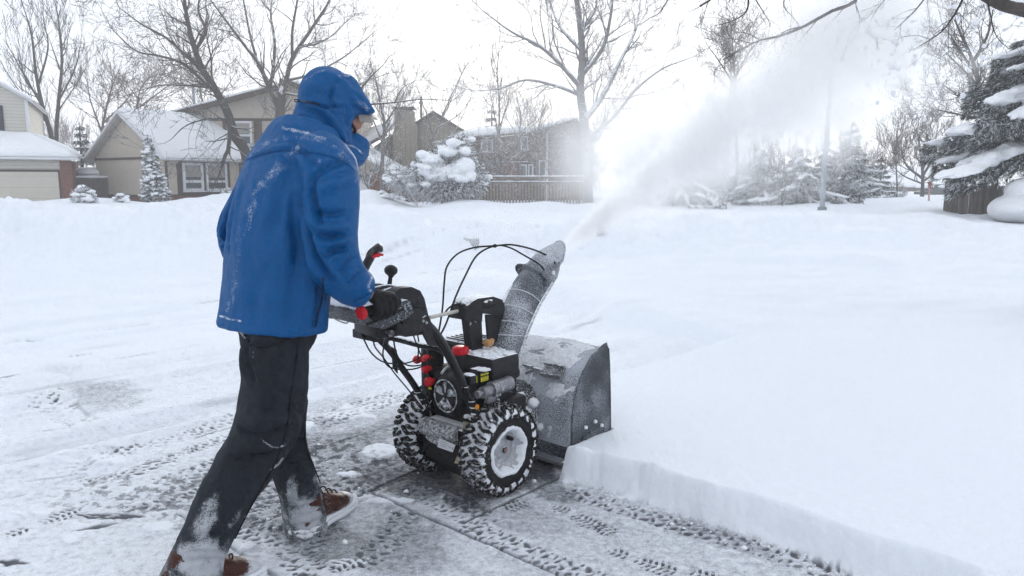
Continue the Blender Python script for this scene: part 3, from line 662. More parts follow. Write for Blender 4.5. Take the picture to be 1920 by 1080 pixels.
for k in range(34):
    x=rr_.uniform(.045,.18);y=rr_.uniform(-.005,.15); c.ell((x,y,.597+rr_.uniform(-.002,.003)),(rr_.uniform(.005,.022),rr_.uniform(.005,.018),rr_.uniform(.003,.007)),noise=.6,ns=2.4,seed=k,nu=12,nv=7)
for k in range(6): c.ell((rr_.uniform(-.06,.02),rr_.uniform(.0,.03),.600),(rr_.uniform(.008,.02),.010,.005),noise=.5,seed=k+50,nu=10,nv=6)
c.build('tank_snow',PSN,tank,angle=180)
# muffler guard with louvres
c=MB(); c.box((-.105,.13,.585),(.19,.20,.085),bev=.03); mf=c.build('muffler_guard',BLS,B)
c=MB()
for k in range(6): c.box((-.105,.058+.029*k,.630),(.135,.012,.006),bev=.003)
c.build('louvre',M('louvre_black',(.03,.03,.032),rough=.5,snow=(.9,50)),mf)
# warning box, carburettor, starter motor
c=MB(); c.box(q(905,703,.175)-np.array([0.02,0,0]),(.06,.055,.052),bev=.005); c.box(q(880,709,.165)-np.array([0,0,.002]),(.05,.035,.035),bev=.004); wb=c.build('choke_box',BLS,B)
c=MB(); p=q(905,703,.175)
for dz,w in ((.006,.046),(-.010,.046),(-.020,.044)): c.box(p+np.array([.0115,0,dz]),(.002,w,.010 if dz<0 else .009))
c.box(q(898,706,.150,)+np.array([.0,-.033,-.002]),(.045,.002,.030)); c.build('caution_label',YEL,wb,smooth=False)
c=MB()
for dz in (.009,.004,-.007,-.012,-.018,-.022): c.box(p+np.array([.0129,.001,dz]),(.001,.036,.0012))
c.build('label_print',BLK,wb,smooth=False)
c=MB()
c.ell(p+np.array([.006,-.003,.026]),(.032,.030,.007),noise=.3,seed=3); c.ell(q(880,703,.165)+np.array([0,0,.002]),(.026,.020,.006),noise=.3,seed=9); c.build('choke_box_snow',PSN,wb,angle=180)
A=q(903,737,.20); D=q(957,717,.20); d=(D-A)/np.linalg.norm(D-A)
c=MB(); c.tube([A,A+d*.004,A+d*.055,A+d*.06],[.020,.026,.026,.024],18); c.tube([A+d*.055,D-d*.004,D],[.032,.032,.026],20); c.tube([A-d*.02,A],.012,10); c.tube([A-d*.016+np.array([-.0,0,0]),A-d*.030],[.018,.017],12)
c.box(A+d*.055+np.array([0,0,-.036]),(.022,.05,.04),bev=.006); st=c.build('starter_motor',ALU,B)
c=MB()
for s_ in (.058,.092): c.tube([A+d*s_,A+d*(s_+.006)],.0335,20)
for s_ in (.07,.088): c.box(A+d*s_+np.array([.02,0,-.026]),(.014,.012,.012),bev=.003)
c.build('clamp_band',STE,st)
c=MB(); c.tube(spline([A+d*.07+np.array([0,0,-.03]),q(935,752,.20),q(925,765,.19),q(905,768,.18)],14),.008,8); c.box(q(920,755,.17),(.05,.05,.05),bev=.01); c.build('starter_bracket',M('dark_cast',(.07,.07,.075),rough=.5,metal=.4,frost=(.3,50)),B)
c=MB(); pts=spline([q(922,705,.15),q(932,690,.14),q(940,681,.13),q(947,690,.13),q(953,705,.14),q(955,718,.17)],30); c.tube(pts,.008,8)
c.tube(spline([q(940,681,.13),q(937,700,.14),q(945,712,.15),q(950,700,.15)],16),.006,8)
c.build('starter_cord_loop',BLS,B)
c=MB(); c.ell(q(943,698,.15),(.014,.014,.017)); c.tube(spline([q(920,704,.17),q(930,700,.17),q(938,690,.16)],8),.006,8); c.build('primer_fitting',STE,B)
c=MB(); c.lathe([(0,0),(.012,0),(.012,.003),(0,.004)],q(894,763,.181),n=20); bd=c.build('orange_badge',ORG,B)
c=MB(); c.tube([q(872,781,.16,),q(906,779,.16)],.009,8); c.tube(spline([q(880,785,.17),q(895,800,.18),q(908,784,.18)],10),.003,6); c.build('pull_rod',M('pale_rod',(.5,.5,.5),frost=(.4,60)),B)
# --- belt cover (side profile, dark hood between engine and impeller)
poly=[q(x,y,.15) for x,y in ((925,748),(945,735),(962,735),(975,742),(982,760),(986,790),(980,812),(930,800))]
c=MB(); c.poly3(poly,(-.30,0,0)); c.build('belt_cover',M('belt_cover_black',(.010,.010,.012),rough=.4,var=.2,snow=(.93,30)),B,angle=50)
c=MB(); c.lathe([(0,-.10),(.12,-.10),(.135,-.08),(.135,.16),(0,.16)],(0,.30,.255),ax=1,n=40); c.build('impeller_housing',M('impeller_paint',(.02,.022,.026),rough=.5,frost=(.34,110)),B)
c=MB()
for k,(x,y,s_) in enumerate(((1000,775,.03),(985,768,.035),(1010,790,.03),(975,745,.03),(1000,755,.03),(1014,800,.025),(990,790,.025))):
    c.ell(q(x,y,.10+.01*k),(s_*.8,s_,s_*.8),noise=.35,ns=2.2,seed=k+3)
c.build('housing_snow_clod',PSN,B,angle=180)
# --- auger housing
prof=[(.375,.03),(.362,.10),(.358,.20),(.368,.30),(.398,.39),(.448,.456),(.510,.510),(.575,.540),(.645,.552)]
pf=spline(np.array([(0,a,b) for a,b in prof]),48)[:,1:]
def sheet(x0,x1,nx,offs,name,mat,th=.003):
    v=[];f=[];m=len(pf); xs=np.linspace(x0,x1,nx); T=np.gradient(pf,axis=0); N=np.stack([-T[:,1],T[:,0]],-1); N/=np.linalg.norm(N,axis=1)[:,None]
    for lay in (0,1):
        for i in range(m):
            for x in xs:
                o_=offs(x,i) if lay else -th; v.append((x,pf[i,0]+N[i,0]*o_,pf[i,1]+N[i,1]*o_))
    K=m*nx
    for i in range(m-1):
        for j in range(nx-1):
            a=i*nx+j; f.append((a,a+1,a+nx+1,a+nx)); f.append((K+a,K+a+nx,K+a+nx+1,K+a+1))
    for i in range(m-1):
        for j in (0,nx-1): a=i*nx+j; f.append((a,a+nx,K+a+nx,K+a))
    for j in range(nx-1):
        for i in (0,m-1): a=i*nx+j; f.append((a,K+a,K+a+1,a+1))
    b=MB(); b.add(v,f); o=b.build(name,mat,hs); return o
hs=MB(); hs.box((0,.362,.10),(.655,.012,.06),bev=.003); hs=hs.build('auger_housing',HOU,B)
DRM=M('drum_paint',(.05,.055,.063),rough=.6,var=.3,vs=9,bump=.5,bs=120,frost=(.62,230),frostcol=(.6,.63,.69))
sheet(-.327,.327,6,lambda x,i:.003,'drum_shell',DRM)
nxs=110
def so_(x,i):
    s_=i/len(pf); nz=float(fbm(x*9+3,s_*9,s=3,o=4)); nf=float(fbm(x*45,s_*60,s=4,o=3))
    lowr=1-s_; d=.020*(nz+.26-1.6*max(0,.5-s_)*(1 if x>-.1 else .5)-3.2*max(0,x-.14))+.007*nf
    if x<.05 and s_<.7: d+=.016*(1-abs(x+.05)/.3)
    return max(-.002,min(.03,d))
sheet(-.318,.318,nxs,so_,'drum_snow',HSN,th=.001)
for sx_ in (1,-1):
    pts=[(.372,.02),(.366,.16),(.368,.28),(.392,.39),(.442,.47),(.508,.535),(.565,.560),(.605,.576),(.628,.580),(.642,.562),(.652,.48),(.663,.35),(.672,.18),(.676,.02)]
    c=MB(); c.poly3([(sx_*.328,a,b) for a,b in pts],(sx_*.007,0,0)); sp=c.build('side_plate',HOU,hs,smooth=False)
    c=MB(); 
    for k in range(len(pts)-6): 
        a,b=pts[k],pts[k+1]
    c.tube([(sx_*.333,a,b) for a,b in pts[:9]],.006,8); c.tube([(sx_*.333,.644,.555),(sx_*.333,.654,.48),(sx_*.333,.664,.35),(sx_*.333,.673,.18),(sx_*.333,.677,.03)],.005,6)
    c.build('plate_flange',HOU,sp)
    c=MB(); c.poly3([(sx_*.3355,.40,.0),(sx_*.3355,.40,.06),(sx_*.3355,.44,.16),(sx_*.3355,.62,.19),(sx_*.3355,.655,.14),(sx_*.3355,.655,0)],(sx_*.004,0,0)); sk=c.build('skid_shoe',HOU,sp,smooth=False)
    if sx_>0:
        arc=[q(1102+13*math.cos(t_),763-12*math.sin(t_),.337) for t_ in np.linspace(-.9,1.6,10)]
    c=MB()
    for (x,y) in ((1097,801),(1115,790),(1127,797)): 
        p=q(x,y,.34); c=MB(); c.lathe([(0,.0),(.009,.0),(.009,.009),(.006,.012),(0,.012)],(sx_*.340 if sx_>0 else -.352,p[1],p[2]),n=8); c.build('bolt',M('snowy_bolt',(.6,.62,.66),frost=(.6,60)),sp)
    if sx_>0: c=MB(); c.tube([np.array([.3365,p_[1],p_[2]]) for p_ in arc],.003,6); c.build('embossed_rib',HOU,sp)
c=MB(); xs=np.linspace(-.30,.30,90)
for s_ in (0,math.pi):
    v=[];f=[]
    for i,x in enumerate(xs):
        a=(x*14 if x<0 else -x*14)+s_
        for r in (.09,.14): v.append((x,.52+r*math.cos(a),.19+r*math.sin(a)))
    for i in range(len(xs)-1): f.append((2*i,2*i+1,2*i+3,2*i+2))
    c.add(v,f)
c.tube([(-.33,.52,.19),(.33,.52,.19)],.02,12); c.build('auger',M('auger_steel',(.10,.10,.11),rough=.5,metal=.3,frost=(.3,60)),hs)
c=MB(); c.box((0,.47,.03),(.64,.22,.008)); c.build('scraper_bar',STE,hs)
# clean-out tool clipped on top
def on_drum(x,y,lift=.022):
    best=None
    for c_ in np.linspace(-.32,.32,129):
        l=q(x,y,c_); k=np.argmin(np.hypot(pf[:,0]-l[1],pf[:,1]-l[2])); d=np.hypot(pf[k,0]-l[1],pf[k,1]-l[2])
        if best is None or d<best[0]: best=(d,l,k)
    T=np.gradient(pf,axis=0)[best[2]]; N=np.array([-T[1],T[0]]); N/=np.linalg.norm(N); 
    return best[1]+np.array([0,N[0],N[1]])*lift, np.array([0,N[0],N[1]])
(A,_n),(Ab,_),(M1,_),(Dm,_),(Dd,Nn)=[on_drum(x,y) for x,y in ((985,688),(990,703),(1004,694),(1026,700),(1060,706))]
TOOL=M('tool_plastic',(.035,.038,.043),rough=.6,bump=.3,bs=140,frost=(.40,220),snow=(.80,40))
c=MB(); c.tube([M1,Dm],[.010,.012],10,flat=.7); c.tube([A,M1],[.005,.011],8); c.tube([Ab,M1+np.array([0,0,-.006])],[.008,.010],8)
ax_=(Dd-Dm)/np.linalg.norm(Dd-Dm); bs_=basis(Dd-Dm,Nn); c.box((Dm+Dd)/2+Nn*.006,(np.linalg.norm(Dd-Dm)+.01,.016,.062),rot=bs_,bev=.004); c.box((Dm+Dd)/2+Nn*.020+np.cross(ax_,Nn)*.028,(np.linalg.norm(Dd-Dm)+.012,.030,.007),rot=bs_,bev=.002); c.box((Dm+Dd)/2+Nn*.018-np.cross(ax_,Nn)*.028,(np.linalg.norm(Dd-Dm)+.012,.026,.007),rot=bs_,bev=.002)
c.build('clean_out_tool',TOOL,hs)
# --- chute
cen=[q(940,676,0),q(945,650,0),q(952,620,0),q(963,588,0),q(981,552,0),q(1006,514,0)]
cp=spline(cen,40); wid=np.interp(np.linspace(0,1,len(cp)),[0,.12,.35,.6,1],[.056,.062,.070,.075,.071])
def ushell(P,Wd,name,mat,parent,a0=-125,a1=125,th=.005,depth=1.,shear=0.):
    T=np.gradient(P,axis=0);T/=np.linalg.norm(T,axis=1)[:,None]; X=np.array([1.,0,0]); na=26; v=[];f=[]
    for lay in (0,1):
        for i in range(len(P)):
            Nb=np.cross(X,T[i]); Nb/=np.linalg.norm(Nb)   # points up/back
            if Nb[1]>0: Nb=-Nb
            for j in range(na):
                a=R_(a0+(a1-a0)*j/(na-1)); r=Wd[i]-(th if lay else 0)
                # squarer open side
                dx=math.sin(a); db=math.cos(a)
                if db<0: db*=1.25; dx=math.copysign(1,dx)*(.93+.07*abs(dx))
                v.append(P[i]+X*dx*r+Nb*db*r*depth+T[i]*shear*(i/(len(P)-1))*math.cos(a))
    K=len(P)*na
    for i in range(len(P)-1):
        for j in range(na-1):
            a=i*na+j; f.append((a,a+1,a+na+1,a+na)); f.append((K+a,K+a+na,K+a+na+1,K+a+1))
        for j in (0,na-1): a=i*na+j; f.append((a,a+na,K+a+na,K+a))
    for i in (0,len(P)-1):
        for j in range(na-1): a=i*na+j; f.append((a,K+a,K+a+1,a+1))
    b=MB(); b.add(v,f); o=b.build(name,mat,parent); return o,v,na
ch,vs_,na=ushell(cp,wid,'chute',CHU,B)
# reinforcing ribs and flange
for k,t_ in enumerate((.12,.30,.46,.62,.76)):
    i=int(t_*(len(cp)-1)); a=max(0,i-0); rib=MB(); off=np.array([0,.0,.0])
    pts=[]
    for j in range(0,na):
        p=np.array(vs_[i*na+j]); nrm=(p-cp[i]); nrm/=np.linalg.norm(nrm); k_=j/(na-1); tt=(cp[min(i+1,len(cp)-1)]-cp[i-1]); tt/=np.linalg.norm(tt); pts.append(p+nrm*.001+tt*(.05*(k_-.35)))
    rib.tube(pts,.0026,6); rib.build('chute_rib',M('rib_frost',(.62,.64,.68),rough=.8,frost=(.4,80)),ch)
fl=MB()
for j in (0,na-1):
    pts=[np.array(vs_[i*na+j])+np.array([.006 if j else -.006,.004,-.004]) for i in range(len(cp))]; fl.tube(pts,.008,6,flat=.5)
fl.build('chute_flange',M('flange_frost',(.35,.37,.40),rough=.7,frost=(.6,90)),ch)
# snow lying on the chute back
def chsnow(x_):
    v=[];f=[];n=14;m=26
    T=np.gradient(cp,axis=0);T/=np.linalg.norm(T,axis=1)[:,None];X=np.array([1.,0,0])
    for ii in range(m):
        i=int(len(cp)*(.50+.48*ii/(m-1)))-1; Nb=np.cross(X,T[i]); Nb/=np.linalg.norm(Nb); Nb=-Nb if Nb[1]>0 else Nb
        for j in range(n):
            a=R_(-100+95*j/(n-1)); e=math.sin(math.pi*j/(n-1))*math.sin(math.pi*min(1,ii/(m-1)+.15)); r=wid[i]-.002+.006*max(0,e)*(1+.4*float(vn(ii*.6,j*.6,s=2)))
            v.append(cp[i]+X*math.sin(a)*r+Nb*math.cos(a)*r)
    for i in range(m-1):
        for j in range(n-1): a=i*n+j; f.append((a,a+1,a+n+1,a+n))
    b=MB(); b.add(v,f); b.build('chute_snow',PSN,ch,angle=180)
chsnow(0)
# deflector hood
dc=[q(1003,521,0),q(1017,500,0),q(1030,486,0),q(1043,476,0)]; dp_=spline(dc,18); dw=np.interp(np.linspace(0,1,len(dp_)),[0,.4,1],[.076,.070,.050])
df,v2,na2=ushell(dp_,dw,'deflector',CHS,B,a0=-112,a1=112,th=.004,depth=.95,shear=.050)
c=MB()
for j in (0,na2-1): c.tube([np.array(v2[i*na2+j]) for i in range(len(dp_))],.005,6)
c.tube([np.array(v2[(len(dp_)-1)*na2+j]) for j in range(na2)],.004,6); c.build('deflector_edge',CHU,df)
for sx_ in (1,-1):
    c=MB(); pts=[(1018,511),(1034,500),(1052,491),(1051,505),(1047,521),(1041,530),(1030,529),(1022,520)]
    c.poly3([np.array([sx_*.078,*q(x,y,.09)[1:]]) for x,y in pts],(sx_*.006,0,0)); br=c.build('deflector_bracket',CHU,df,smooth=False)
    c=MB(); p=q(1040,512,.096); c.lathe([(0,0),(.011,0),(.011,.007),(.006,.010),(0,.010)],(.084 if sx_>0 else -.094,p[1],p[2]),n=8); c.build('bolt',M('pale_bolt',(.7,.72,.75),rough=.4),br)
c=MB(); p=q(1026,531,.09); c.tube([p+np.array([-.004,0,0]),p+np.array([.006,0,0])],.016,12); c.build('hinge_lug',CHU,df)
# swivel strap round the chute
i=int(len(cp)*.93); c=MB(); pts=[]
for j in range(2,na-5): 
    p=np.array(vs_[i*na+j]); nr=p-cp[i]; nr/=np.linalg.norm(nr); u_=j/(na-1); pts.append(p+nr*.008+np.array([0,-.01+.03*(u_-.3),.022-.045*(u_-.1)]))
v=[];f=[]
for p in pts: v+= [p+np.array([0,-.010,.012]),p+np.array([0,.010,-.012])]
for k in range(len(pts)-1): f.append((2*k,2*k+1,2*k+3,2*k+2))
nrm_=[(p-cp[i])/np.linalg.norm(p-cp[i])*.006 for p in pts]; v2_=[]
for k,p in enumerate(v): v2_.append(p+nrm_[k//2])
K=len(v); f+= [tuple(K+a for a in g[::-1]) for g in f]+[(2*k,2*k+2,K+2*k+2,K+2*k) for k in range(len(pts)-1)]+[(2*k+1,K+2*k+1,K+2*k+3,2*k+3) for k in range(len(pts)-1)]
c.add(v+v2_,f)
c.build('chute_collar',CHU,ch)
c=MB()
for k in range(3,10): 
    p=pts[k]; nr=nrm_[k]; c.box(p+nr*1.1,(.004,.016,.004),rot=rotm('X',-.8))
c.build('collar_tooth',BLK,ch,smooth=False)
# chute gearbox, post, side plate
g=MB(); 
hd=[q(x,y,.03) for x,y in ((874,586),(876,575),(885,566),(896,560),(925,556),(942,562),(947,580),(944,592),(925,590),(905,588),(904,603),(870,600))]
g.poly3(hd,(-.10,0,0)); gb=g.build('chute_gearbox',BLS,B,angle=60)
g=MB(); g.ell(q(905,568,-.01),(.055,.075,.030),noise=.1); g.box(q(925,575,-.02),(.09,.07,.05),bev=.015); g.build('gearbox_cover',BLS,gb)
g=MB(); a=q(890,600,.0); b_=q(898,665,.0); g.poly3([q(878,598,.02),q(903,598,.02),q(906,665,.02),q(886,665,.02)],(-.045,0,0)); g.build('gearbox_post',BL,gb,smooth=False)
g=MB(); g.poly3([q(912,590,.01),(q(944,590,.01)),q(945,600,.01),q(932,640,.01),q(917,650,.01)],(-.012,0,0)); g.build('guard_plate',BLS,gb,smooth=False)
g=MB(); g.ell(q(882,607,.021),(.004,.006,.008)); g.tube([q(886,598,.025),q(893,604,.025)],.003,6); g.build('gearbox_pin',STE,gb)
g=MB(); g.tube([q(806,595,-.03),q(905,573,-.02)],.0085,10); g.build('crank_rod',ROD,B)
g=MB(); p=q(905,573,-.02); dd=q(905,573,-.02)-q(806,595,-.03); dd/=np.linalg.norm(dd); g.tube([p-dd*.02,p+dd*.02],.016,12); g.ell(p+dd*.02,(.018,.018,.02)); g.build('rod_joint',ALU,B)
# --- handle frame
def bar(name,pts,r,m=BLT,par=B,n=10): 
    c=MB(); c.tube(spline(pts,28),r,n); return c.build(name,m,par)
hr=MB(); hr.tube(spline([(.165,-.085,.30),q(893,778,.165),q(880,740,.165),q(858,695,.168),q(838,655,.172),q(818,625,.18),q(800,605,.19)],34),.0150,12); hr=hr.build('handle_frame',BLT,B)
bar('handle_tube',[q(888,770,.15),q(868,722,.15),q(846,682,.15),q(828,650,.15),q(805,628,.15),q(785,618,.15),q(760,614,.15)],.012,BLT,hr)
bar('handle_tube',[(-.165,-.085,.27),q(799,762,-.165),q(775,720,-.165),q(755,692,-.168),q(735,662,-.172),q(715,640,-.18),q(700,628,-.19)],.0150,BLT,hr)
bar('cross_bar',[q(722,646,-.165),q(728,634,-.12),q(748,637,-.08),q(790,648,.03),q(825,655,.12),q(846,672,.165)],.0125,BLT,hr)
c=MB(); c.poly3([q(733,650,-.165),q(742,656,-.165),q(744,700,-.165),q(736,690,-.165)],(.008,0,0)); c.build('handle_gusset',BL,hr,smooth=False)
c=MB()
for (x,y,X) in ((884,752,.165),(887,764,.165),(889,776,.165),(783,735,-.165),(791,748,-.165),(872,725,.165)): c=MB(); c.ell(q(x,y,X),(.0165,.0165,.004)); c.build('handle_snow_ring',PSN,hr)
# --- console
c=MB(); Lx,Rx=-.30,.285
secs=[]
for k in range(13):
    u_=k/12; x=Lx+(Rx-Lx)*u_; yb=-.53-.13*u_; zb=.845+.035*u_
    secs.append(((x,yb+.045,zb+.0),(0,.075,.02),(0,-.012,.031+.004*math.sin(math.pi*u_))))
c.sect(secs,n=28,pw=6.); con=c.build('control_console',CTP,B)
# rear rail of the console
ra=q(640,588,-.27);rb=q(735,624,.24)
c=MB(); c.tube([ra,rb],.010,8); c.box((ra+rb)/2+np.array([0,.02,-.005]),(.50,.035,.03),rot=basis(rb-ra,(0,1,0)),bev=.004); c.build('console_rail',M('rail_grey',(.10,.105,.115),rough=.5,metal=.2,frost=(.4,60)),con)
c=MB(); c.box(q(627,574,-.29),(.05,.05,.035),bev=.005); c.box(q(622,586,-.29),(.02,.02,.05),bev=.003); c.build('rail_end_cap',BL,con)
# left instrument panel with white label
c=MB(); c.ell(q(655,572,-.16),(.085,.05,.045),rot=rotm('Z',-.22)); c.build('battery_meter_bulge',M('bulge',(.06,.062,.068),rough=.5,frost=(.6,60),frostcol=(.7,.73,.78)),con)
a0_=q(636,564,-.205);a1_=q(652,569,-.205); c=MB(); c.poly3([q(634,563,-.22),q(652,568,-.17),q(651,573,-.17),q(633,568,-.22)],(0,-.004,0)); lb2=c.build('white_label',LBL,con,smooth=False)
c=MB(); c.box(q(645,567.5,-.19)+np.array([0,-.006,0]),(.008,.001,.008)); c.build('label_print',BLK,lb2,smooth=False)
# shroud at the right front, sloping down to the frame
sh=MB()
top=[(740,548),(752,540),(772,538),(788,545),(796,560),(803,590),(812,612),(806,622),(790,628),(760,632),(742,622),(736,600),(734,570)]
sd_=MB(); sd_.poly3([q(x,y,.240) for x,y in top],(-.05,0,0)); sd_=sd_.build('shroud_side_panel',BL,con,angle=50)
sh.sect([((.19-.42*t_,-.50+.09*t_-.02*t_,.885-.0*t_),(0,.068,-.02),(0,.016,.036*(1-.3*t_))) for t_ in (0,.2,.4,.6,.8,1)],n=24,pw=4.)
sh=sh.build('console_shroud',CTP,con,angle=50)
c=MB()
for k in range(3):
    x0=.17-.07*k; c.tube(spline([(x0-.02,-.60,.925),(x0,-.55,.948),(x0+.01,-.48,.945),(x0+.015,-.42,.90)],12),.011,8)
c.build('shroud_ridge',M('ridge_black',(.02,.02,.023),rough=.4,snow=(.72,50),frost=(.3,60)),con)
c=MB(); c.poly3([q(x,y,.25) for x,y in ((790,598),(800,592),(806,600),(812,628),(820,650),(808,648),(796,625),(786,610))],(-.02,0,0)); c.build('handle_bracket',BLS,con,smooth=False)
c=MB()
for x,y in ((787,590),(799,605),(793,602)): 
    p=q(x,y,.252); c=MB(); c.lathe([(0,0),(.006,0),(.006,.004),(0,.006)],p,n=8); c.build('bolt',STE,con)
c=MB(); p=q(757,581,.262); c.lathe([(0,0),(.013,0),(.012,.008),(.006,.010),(0,.010)],p,n=18); c.build('round_button',M('button_grey',(.45,.46,.48),rough=.4),con)
c=MB(); c.tube(spline([q(745,570,.255),q(755,566,.262),q(767,572,.262),q(768,588,.262),q(758,596,.262),q(748,588,.26)],24),.004,6); c.build('button_bezel',BL,con)
c=MB(); c.box(q(733,572,.262),(.012,.022,.026),bev=.003); c.build('red_switch',REDP,con)
c=MB(); c.box(q(770,592,.245),(.03,.10,.055),bev=.01); c.box(q(758,612,.22),(.07,.13,.05),bev=.01); c.build('switch_housing',BL,con)
c=MB(); c.box(q(700,613,.10),(.20,.07,.055),rot=rotm('Z',-.2),bev=.01); c.box(q(682,610,.0),(.07,.05,.09),rot=rotm('Z',-.2),bev=.006); c.box(q(690,628,.03),(.15,.04,.035),bev=.006); c.build('lever_housing',BL,con)
c=MB()
for k in range(4): c.tube(spline([q(716+k*1.6,612-k*2,.24),q(716+k*1.6,606-k*2,.262),q(724+k*1.6,598-k*2,.262)],8),.0032,6)
c.tube(spline([q(712,612,.25),q(718,603,.265),q(727,596,.262)],10),.0055,8); c.build('red_spring',REDP,con)
c=MB(); c.tube([q(700,607,.2),q(714,609,.24)],.010,10); c.ell(q(703,607,.2),(.014,.012,.010)); c.build('bushing',STE,con)
# right grip with red end, lever
gA=q(674,585,.285); gB=q(742,556,.285)
gA=np.array([.285,-.765,.905]); gB=np.array([.285,-.60,.925])
c=MB(); c.tube([gA,gB],.0165,14); grip=c.build('right_grip',RUB,B)
d=(gB-gA)/np.linalg.norm(gB-gA); c=MB(); c.tube([gA-d*.010,gA-d*.006,gA+d*.008,gA+d*.012],[.020,.0245,.0245,.019],26); c.build('grip_end_cap',REDP,grip)
c=MB(); c.tube(spline([gB+np.array([0,.02,-.03]),gA+np.array([-.01,.09,-.035]),gA+np.array([-.01,.03,-.045])],10),.006,8); c.build('clutch_lever',BL,grip)
c=MB(); c.tube([np.array([-.285,-.68,.89]),np.array([-.285,-.50,.90])],.0165,14); lg_=c.build('left_grip',RUB,B)
# left trigger lever (paddle with red trigger) and ball knob lever
c=MB(); pA=q(683,503,-.22);pB=q(692,482,-.22);pC=q(703,468,-.22)
c.tube(spline([q(676,520,-.22),pA,pB],10),[.015]*len(spline([pA,pA,pB],10)),10) if False else c.tube(spline([q(676,520,-.22),q(686,498,-.22),q(695,482,-.22)],10),.019,12)
c.sect([(q(688,488,-.22),(.017,0,0),(0,.012,.012)),(q(694,474,-.22),(.022,0,0),(0,.016,.022)),(q(704,466,-.22),(.022,0,0),(0,.016,.022)),(q(712,467,-.22),(.018,0,0),(0,.010,.014)),(q(716,470,-.22),(.008,0,0),(0,.004,.008))],n=18)
pd=c.build('joystick_lever',M('lever_black',(.013,.013,.015),rough=.35,var=.1,frost=(.05,50)),B)
c=MB(); c.poly3([q(x,y,-.20) for x,y in ((697,481),(702,477),(712,474),(719,476),(719,480),(713,480),(710,483),(707,481),(704,484),(698,484))],(-.022,0,0)); c.build('red_trigger',REDP,pd,smooth=False)
c=MB(); c.tube([q(728,553,.0),q(733,512,.0)],[.013,.008],12,flat=.7); kn=c.build('shift_lever',RUB,B)
c=MB(); c.ell(q(733,507,.0),(.029,.026,.023)); c.ell(q(733,514,.0),(.014,.014,.016)); c.build('lever_knob',M('knob_black',(.016,.016,.018),rough=.5,bump=.3,bs=200,var=.1),kn)
# cables
def cable(pts,r=.0035,name='cable',m=RUB): 
    c=MB(); c.tube(spline(pts,60),r,6); c.build(name,m,B)
jn=(q(928,461,-.02))
cable([q(818,640,-.03),q(824,615,-.03),q(830,575,-.03),q(833,530,-.03),q(838,500,-.03),q(858,476,-.02),q(890,464,-.02),jn,q(960,459,.0),q(1000,468,.02),q(1030,482,.04),q(1043,496,.08)],.0042)
cable([q(815,645,-.05),q(835,610,-.04),q(853,560,-.04),q(872,518,-.03),q(895,478,-.02),jn,q(955,464,.02),q(985,480,.05),q(1010,495,.085),q(1020,506,.09)],.0042)
cable([q(830,592,-.05),q(845,575,-.03),q(870,568,-.02),q(884,568,0)],.0042)
c=MB(); c.ell(jn,(.009,.012,.009)); c.build('cable_clip',BLK,B)
for pts in ([(682,636,-.20),(695,660,-.2),(715,677,-.2),(740,682,-.17),(765,680,-.13),(785,672,-.1),(795,662,-.06)],
            [(722,640,.0),(718,665,-.05),(726,685,-.12),(745,692,-.14),(775,692,-.12),(800,682,-.06),(808,664,.0)],
            [(737,622,.05),(740,650,.0),(748,672,-.05),(765,685,-.09),(790,684,-.09),(805,672,-.04)],
            [(700,632,-.1),(703,650,-.12),(720,672,-.15),(740,700,-.165),(765,730,-.165),(790,762,-.165)],
            [(778,614,.0),(785,640,-.02),(783,680,-.06)],[(770,612,.05),(779,640,.02),(790,668,-.02)],
            [(820,640,.16),(845,680,.16),(866,725,.16),(880,762,.165)],[(815,628,.19),(838,665,.18),(860,705,.175),(876,745,.175)],
            [(826,648,.165),(852,700,.165),(870,745,.165),(884,785,.165)]):
    cable([q(*p) for p in pts],.0034)
cable([q(622,593,-.28),q(632,600,-.26),(q(650,606,-.22)),q(655,596,-.22)],.003,m=STE)
c=MB(); c.tube(spline([q(828,700,.10),q(836,690,.08),q(842,688,.06)],8),.006,8); c.build('throttle_rod',STE,B)
# ------------------------------------------------------------------ person
PB=np.array([0,-.95,0.])
PR=empty('person',toW(PB),-PH,'person in hooded blue jacket, dark jeans and brown boots behind the snow blower','person')
def ns(mat_name,base,rough,marks,sheen=0.,bump=.2,var=.12,streak=None,vs=6,bs=120,dmax=.75):
    """cloth material; the mesh attribute 'dust' says where snow has settled on it"""
    m=M(mat_name,base,rough=rough,var=var,vs=vs,bump=bump,bs=bs,sheen=sheen,streak=streak); t=m.node_tree; L=t.links.new; P=t.nodes['Principled BSDF']
    A=nn(t,'ShaderNodeAttribute',attribute_name='dust'); tc=nn(t,'ShaderNodeTexCoord')
    n1=nn(t,'ShaderNodeTexNoise',ins={'Scale':marks,'Detail':4.,'Roughness':.8}); L(tc.outputs['Object'],n1.inputs['Vector'])
    n2=nn(t,'ShaderNodeTexNoise',ins={'Scale':marks*.12,'Detail':3.}); L(tc.outputs['Object'],n2.inputs['Vector'])
    a=nn(t,'ShaderNodeMath',operation='MULTIPLY_ADD'); L(n2.outputs[0],a.inputs[0]); a.inputs[1].default_value=.5; L(n1.outputs[0],a.inputs[2])
    b=nn(t,'ShaderNodeMath',operation='MULTIPLY_ADD'); L(A.outputs['Fac'],b.inputs[0]); b.inputs[1].default_value=.70; L(a.outputs[0],b.inputs[2])
    r=nn(t,'ShaderNodeMapRange',ins={1:1.06,2:1.26,3:0.,4:dmax}); L(b.outputs[0],r.inputs[0])
    src=P.inputs['Base Color'].links[0].from_socket
    x=nn(t,'ShaderNodeMix',data_type='RGBA'); L(r.outputs[0],x.inputs[0]); L(src,x.inputs[6]); x.inputs[7].default_value=(.80,.83,.88,1); L(x.outputs[2],P.inputs['Base Color'])
    return m
JK=ns('blue_shell_fabric',(.001,.078,.240),.58,240.,bump=.30,var=.10,vs=4,bs=17)
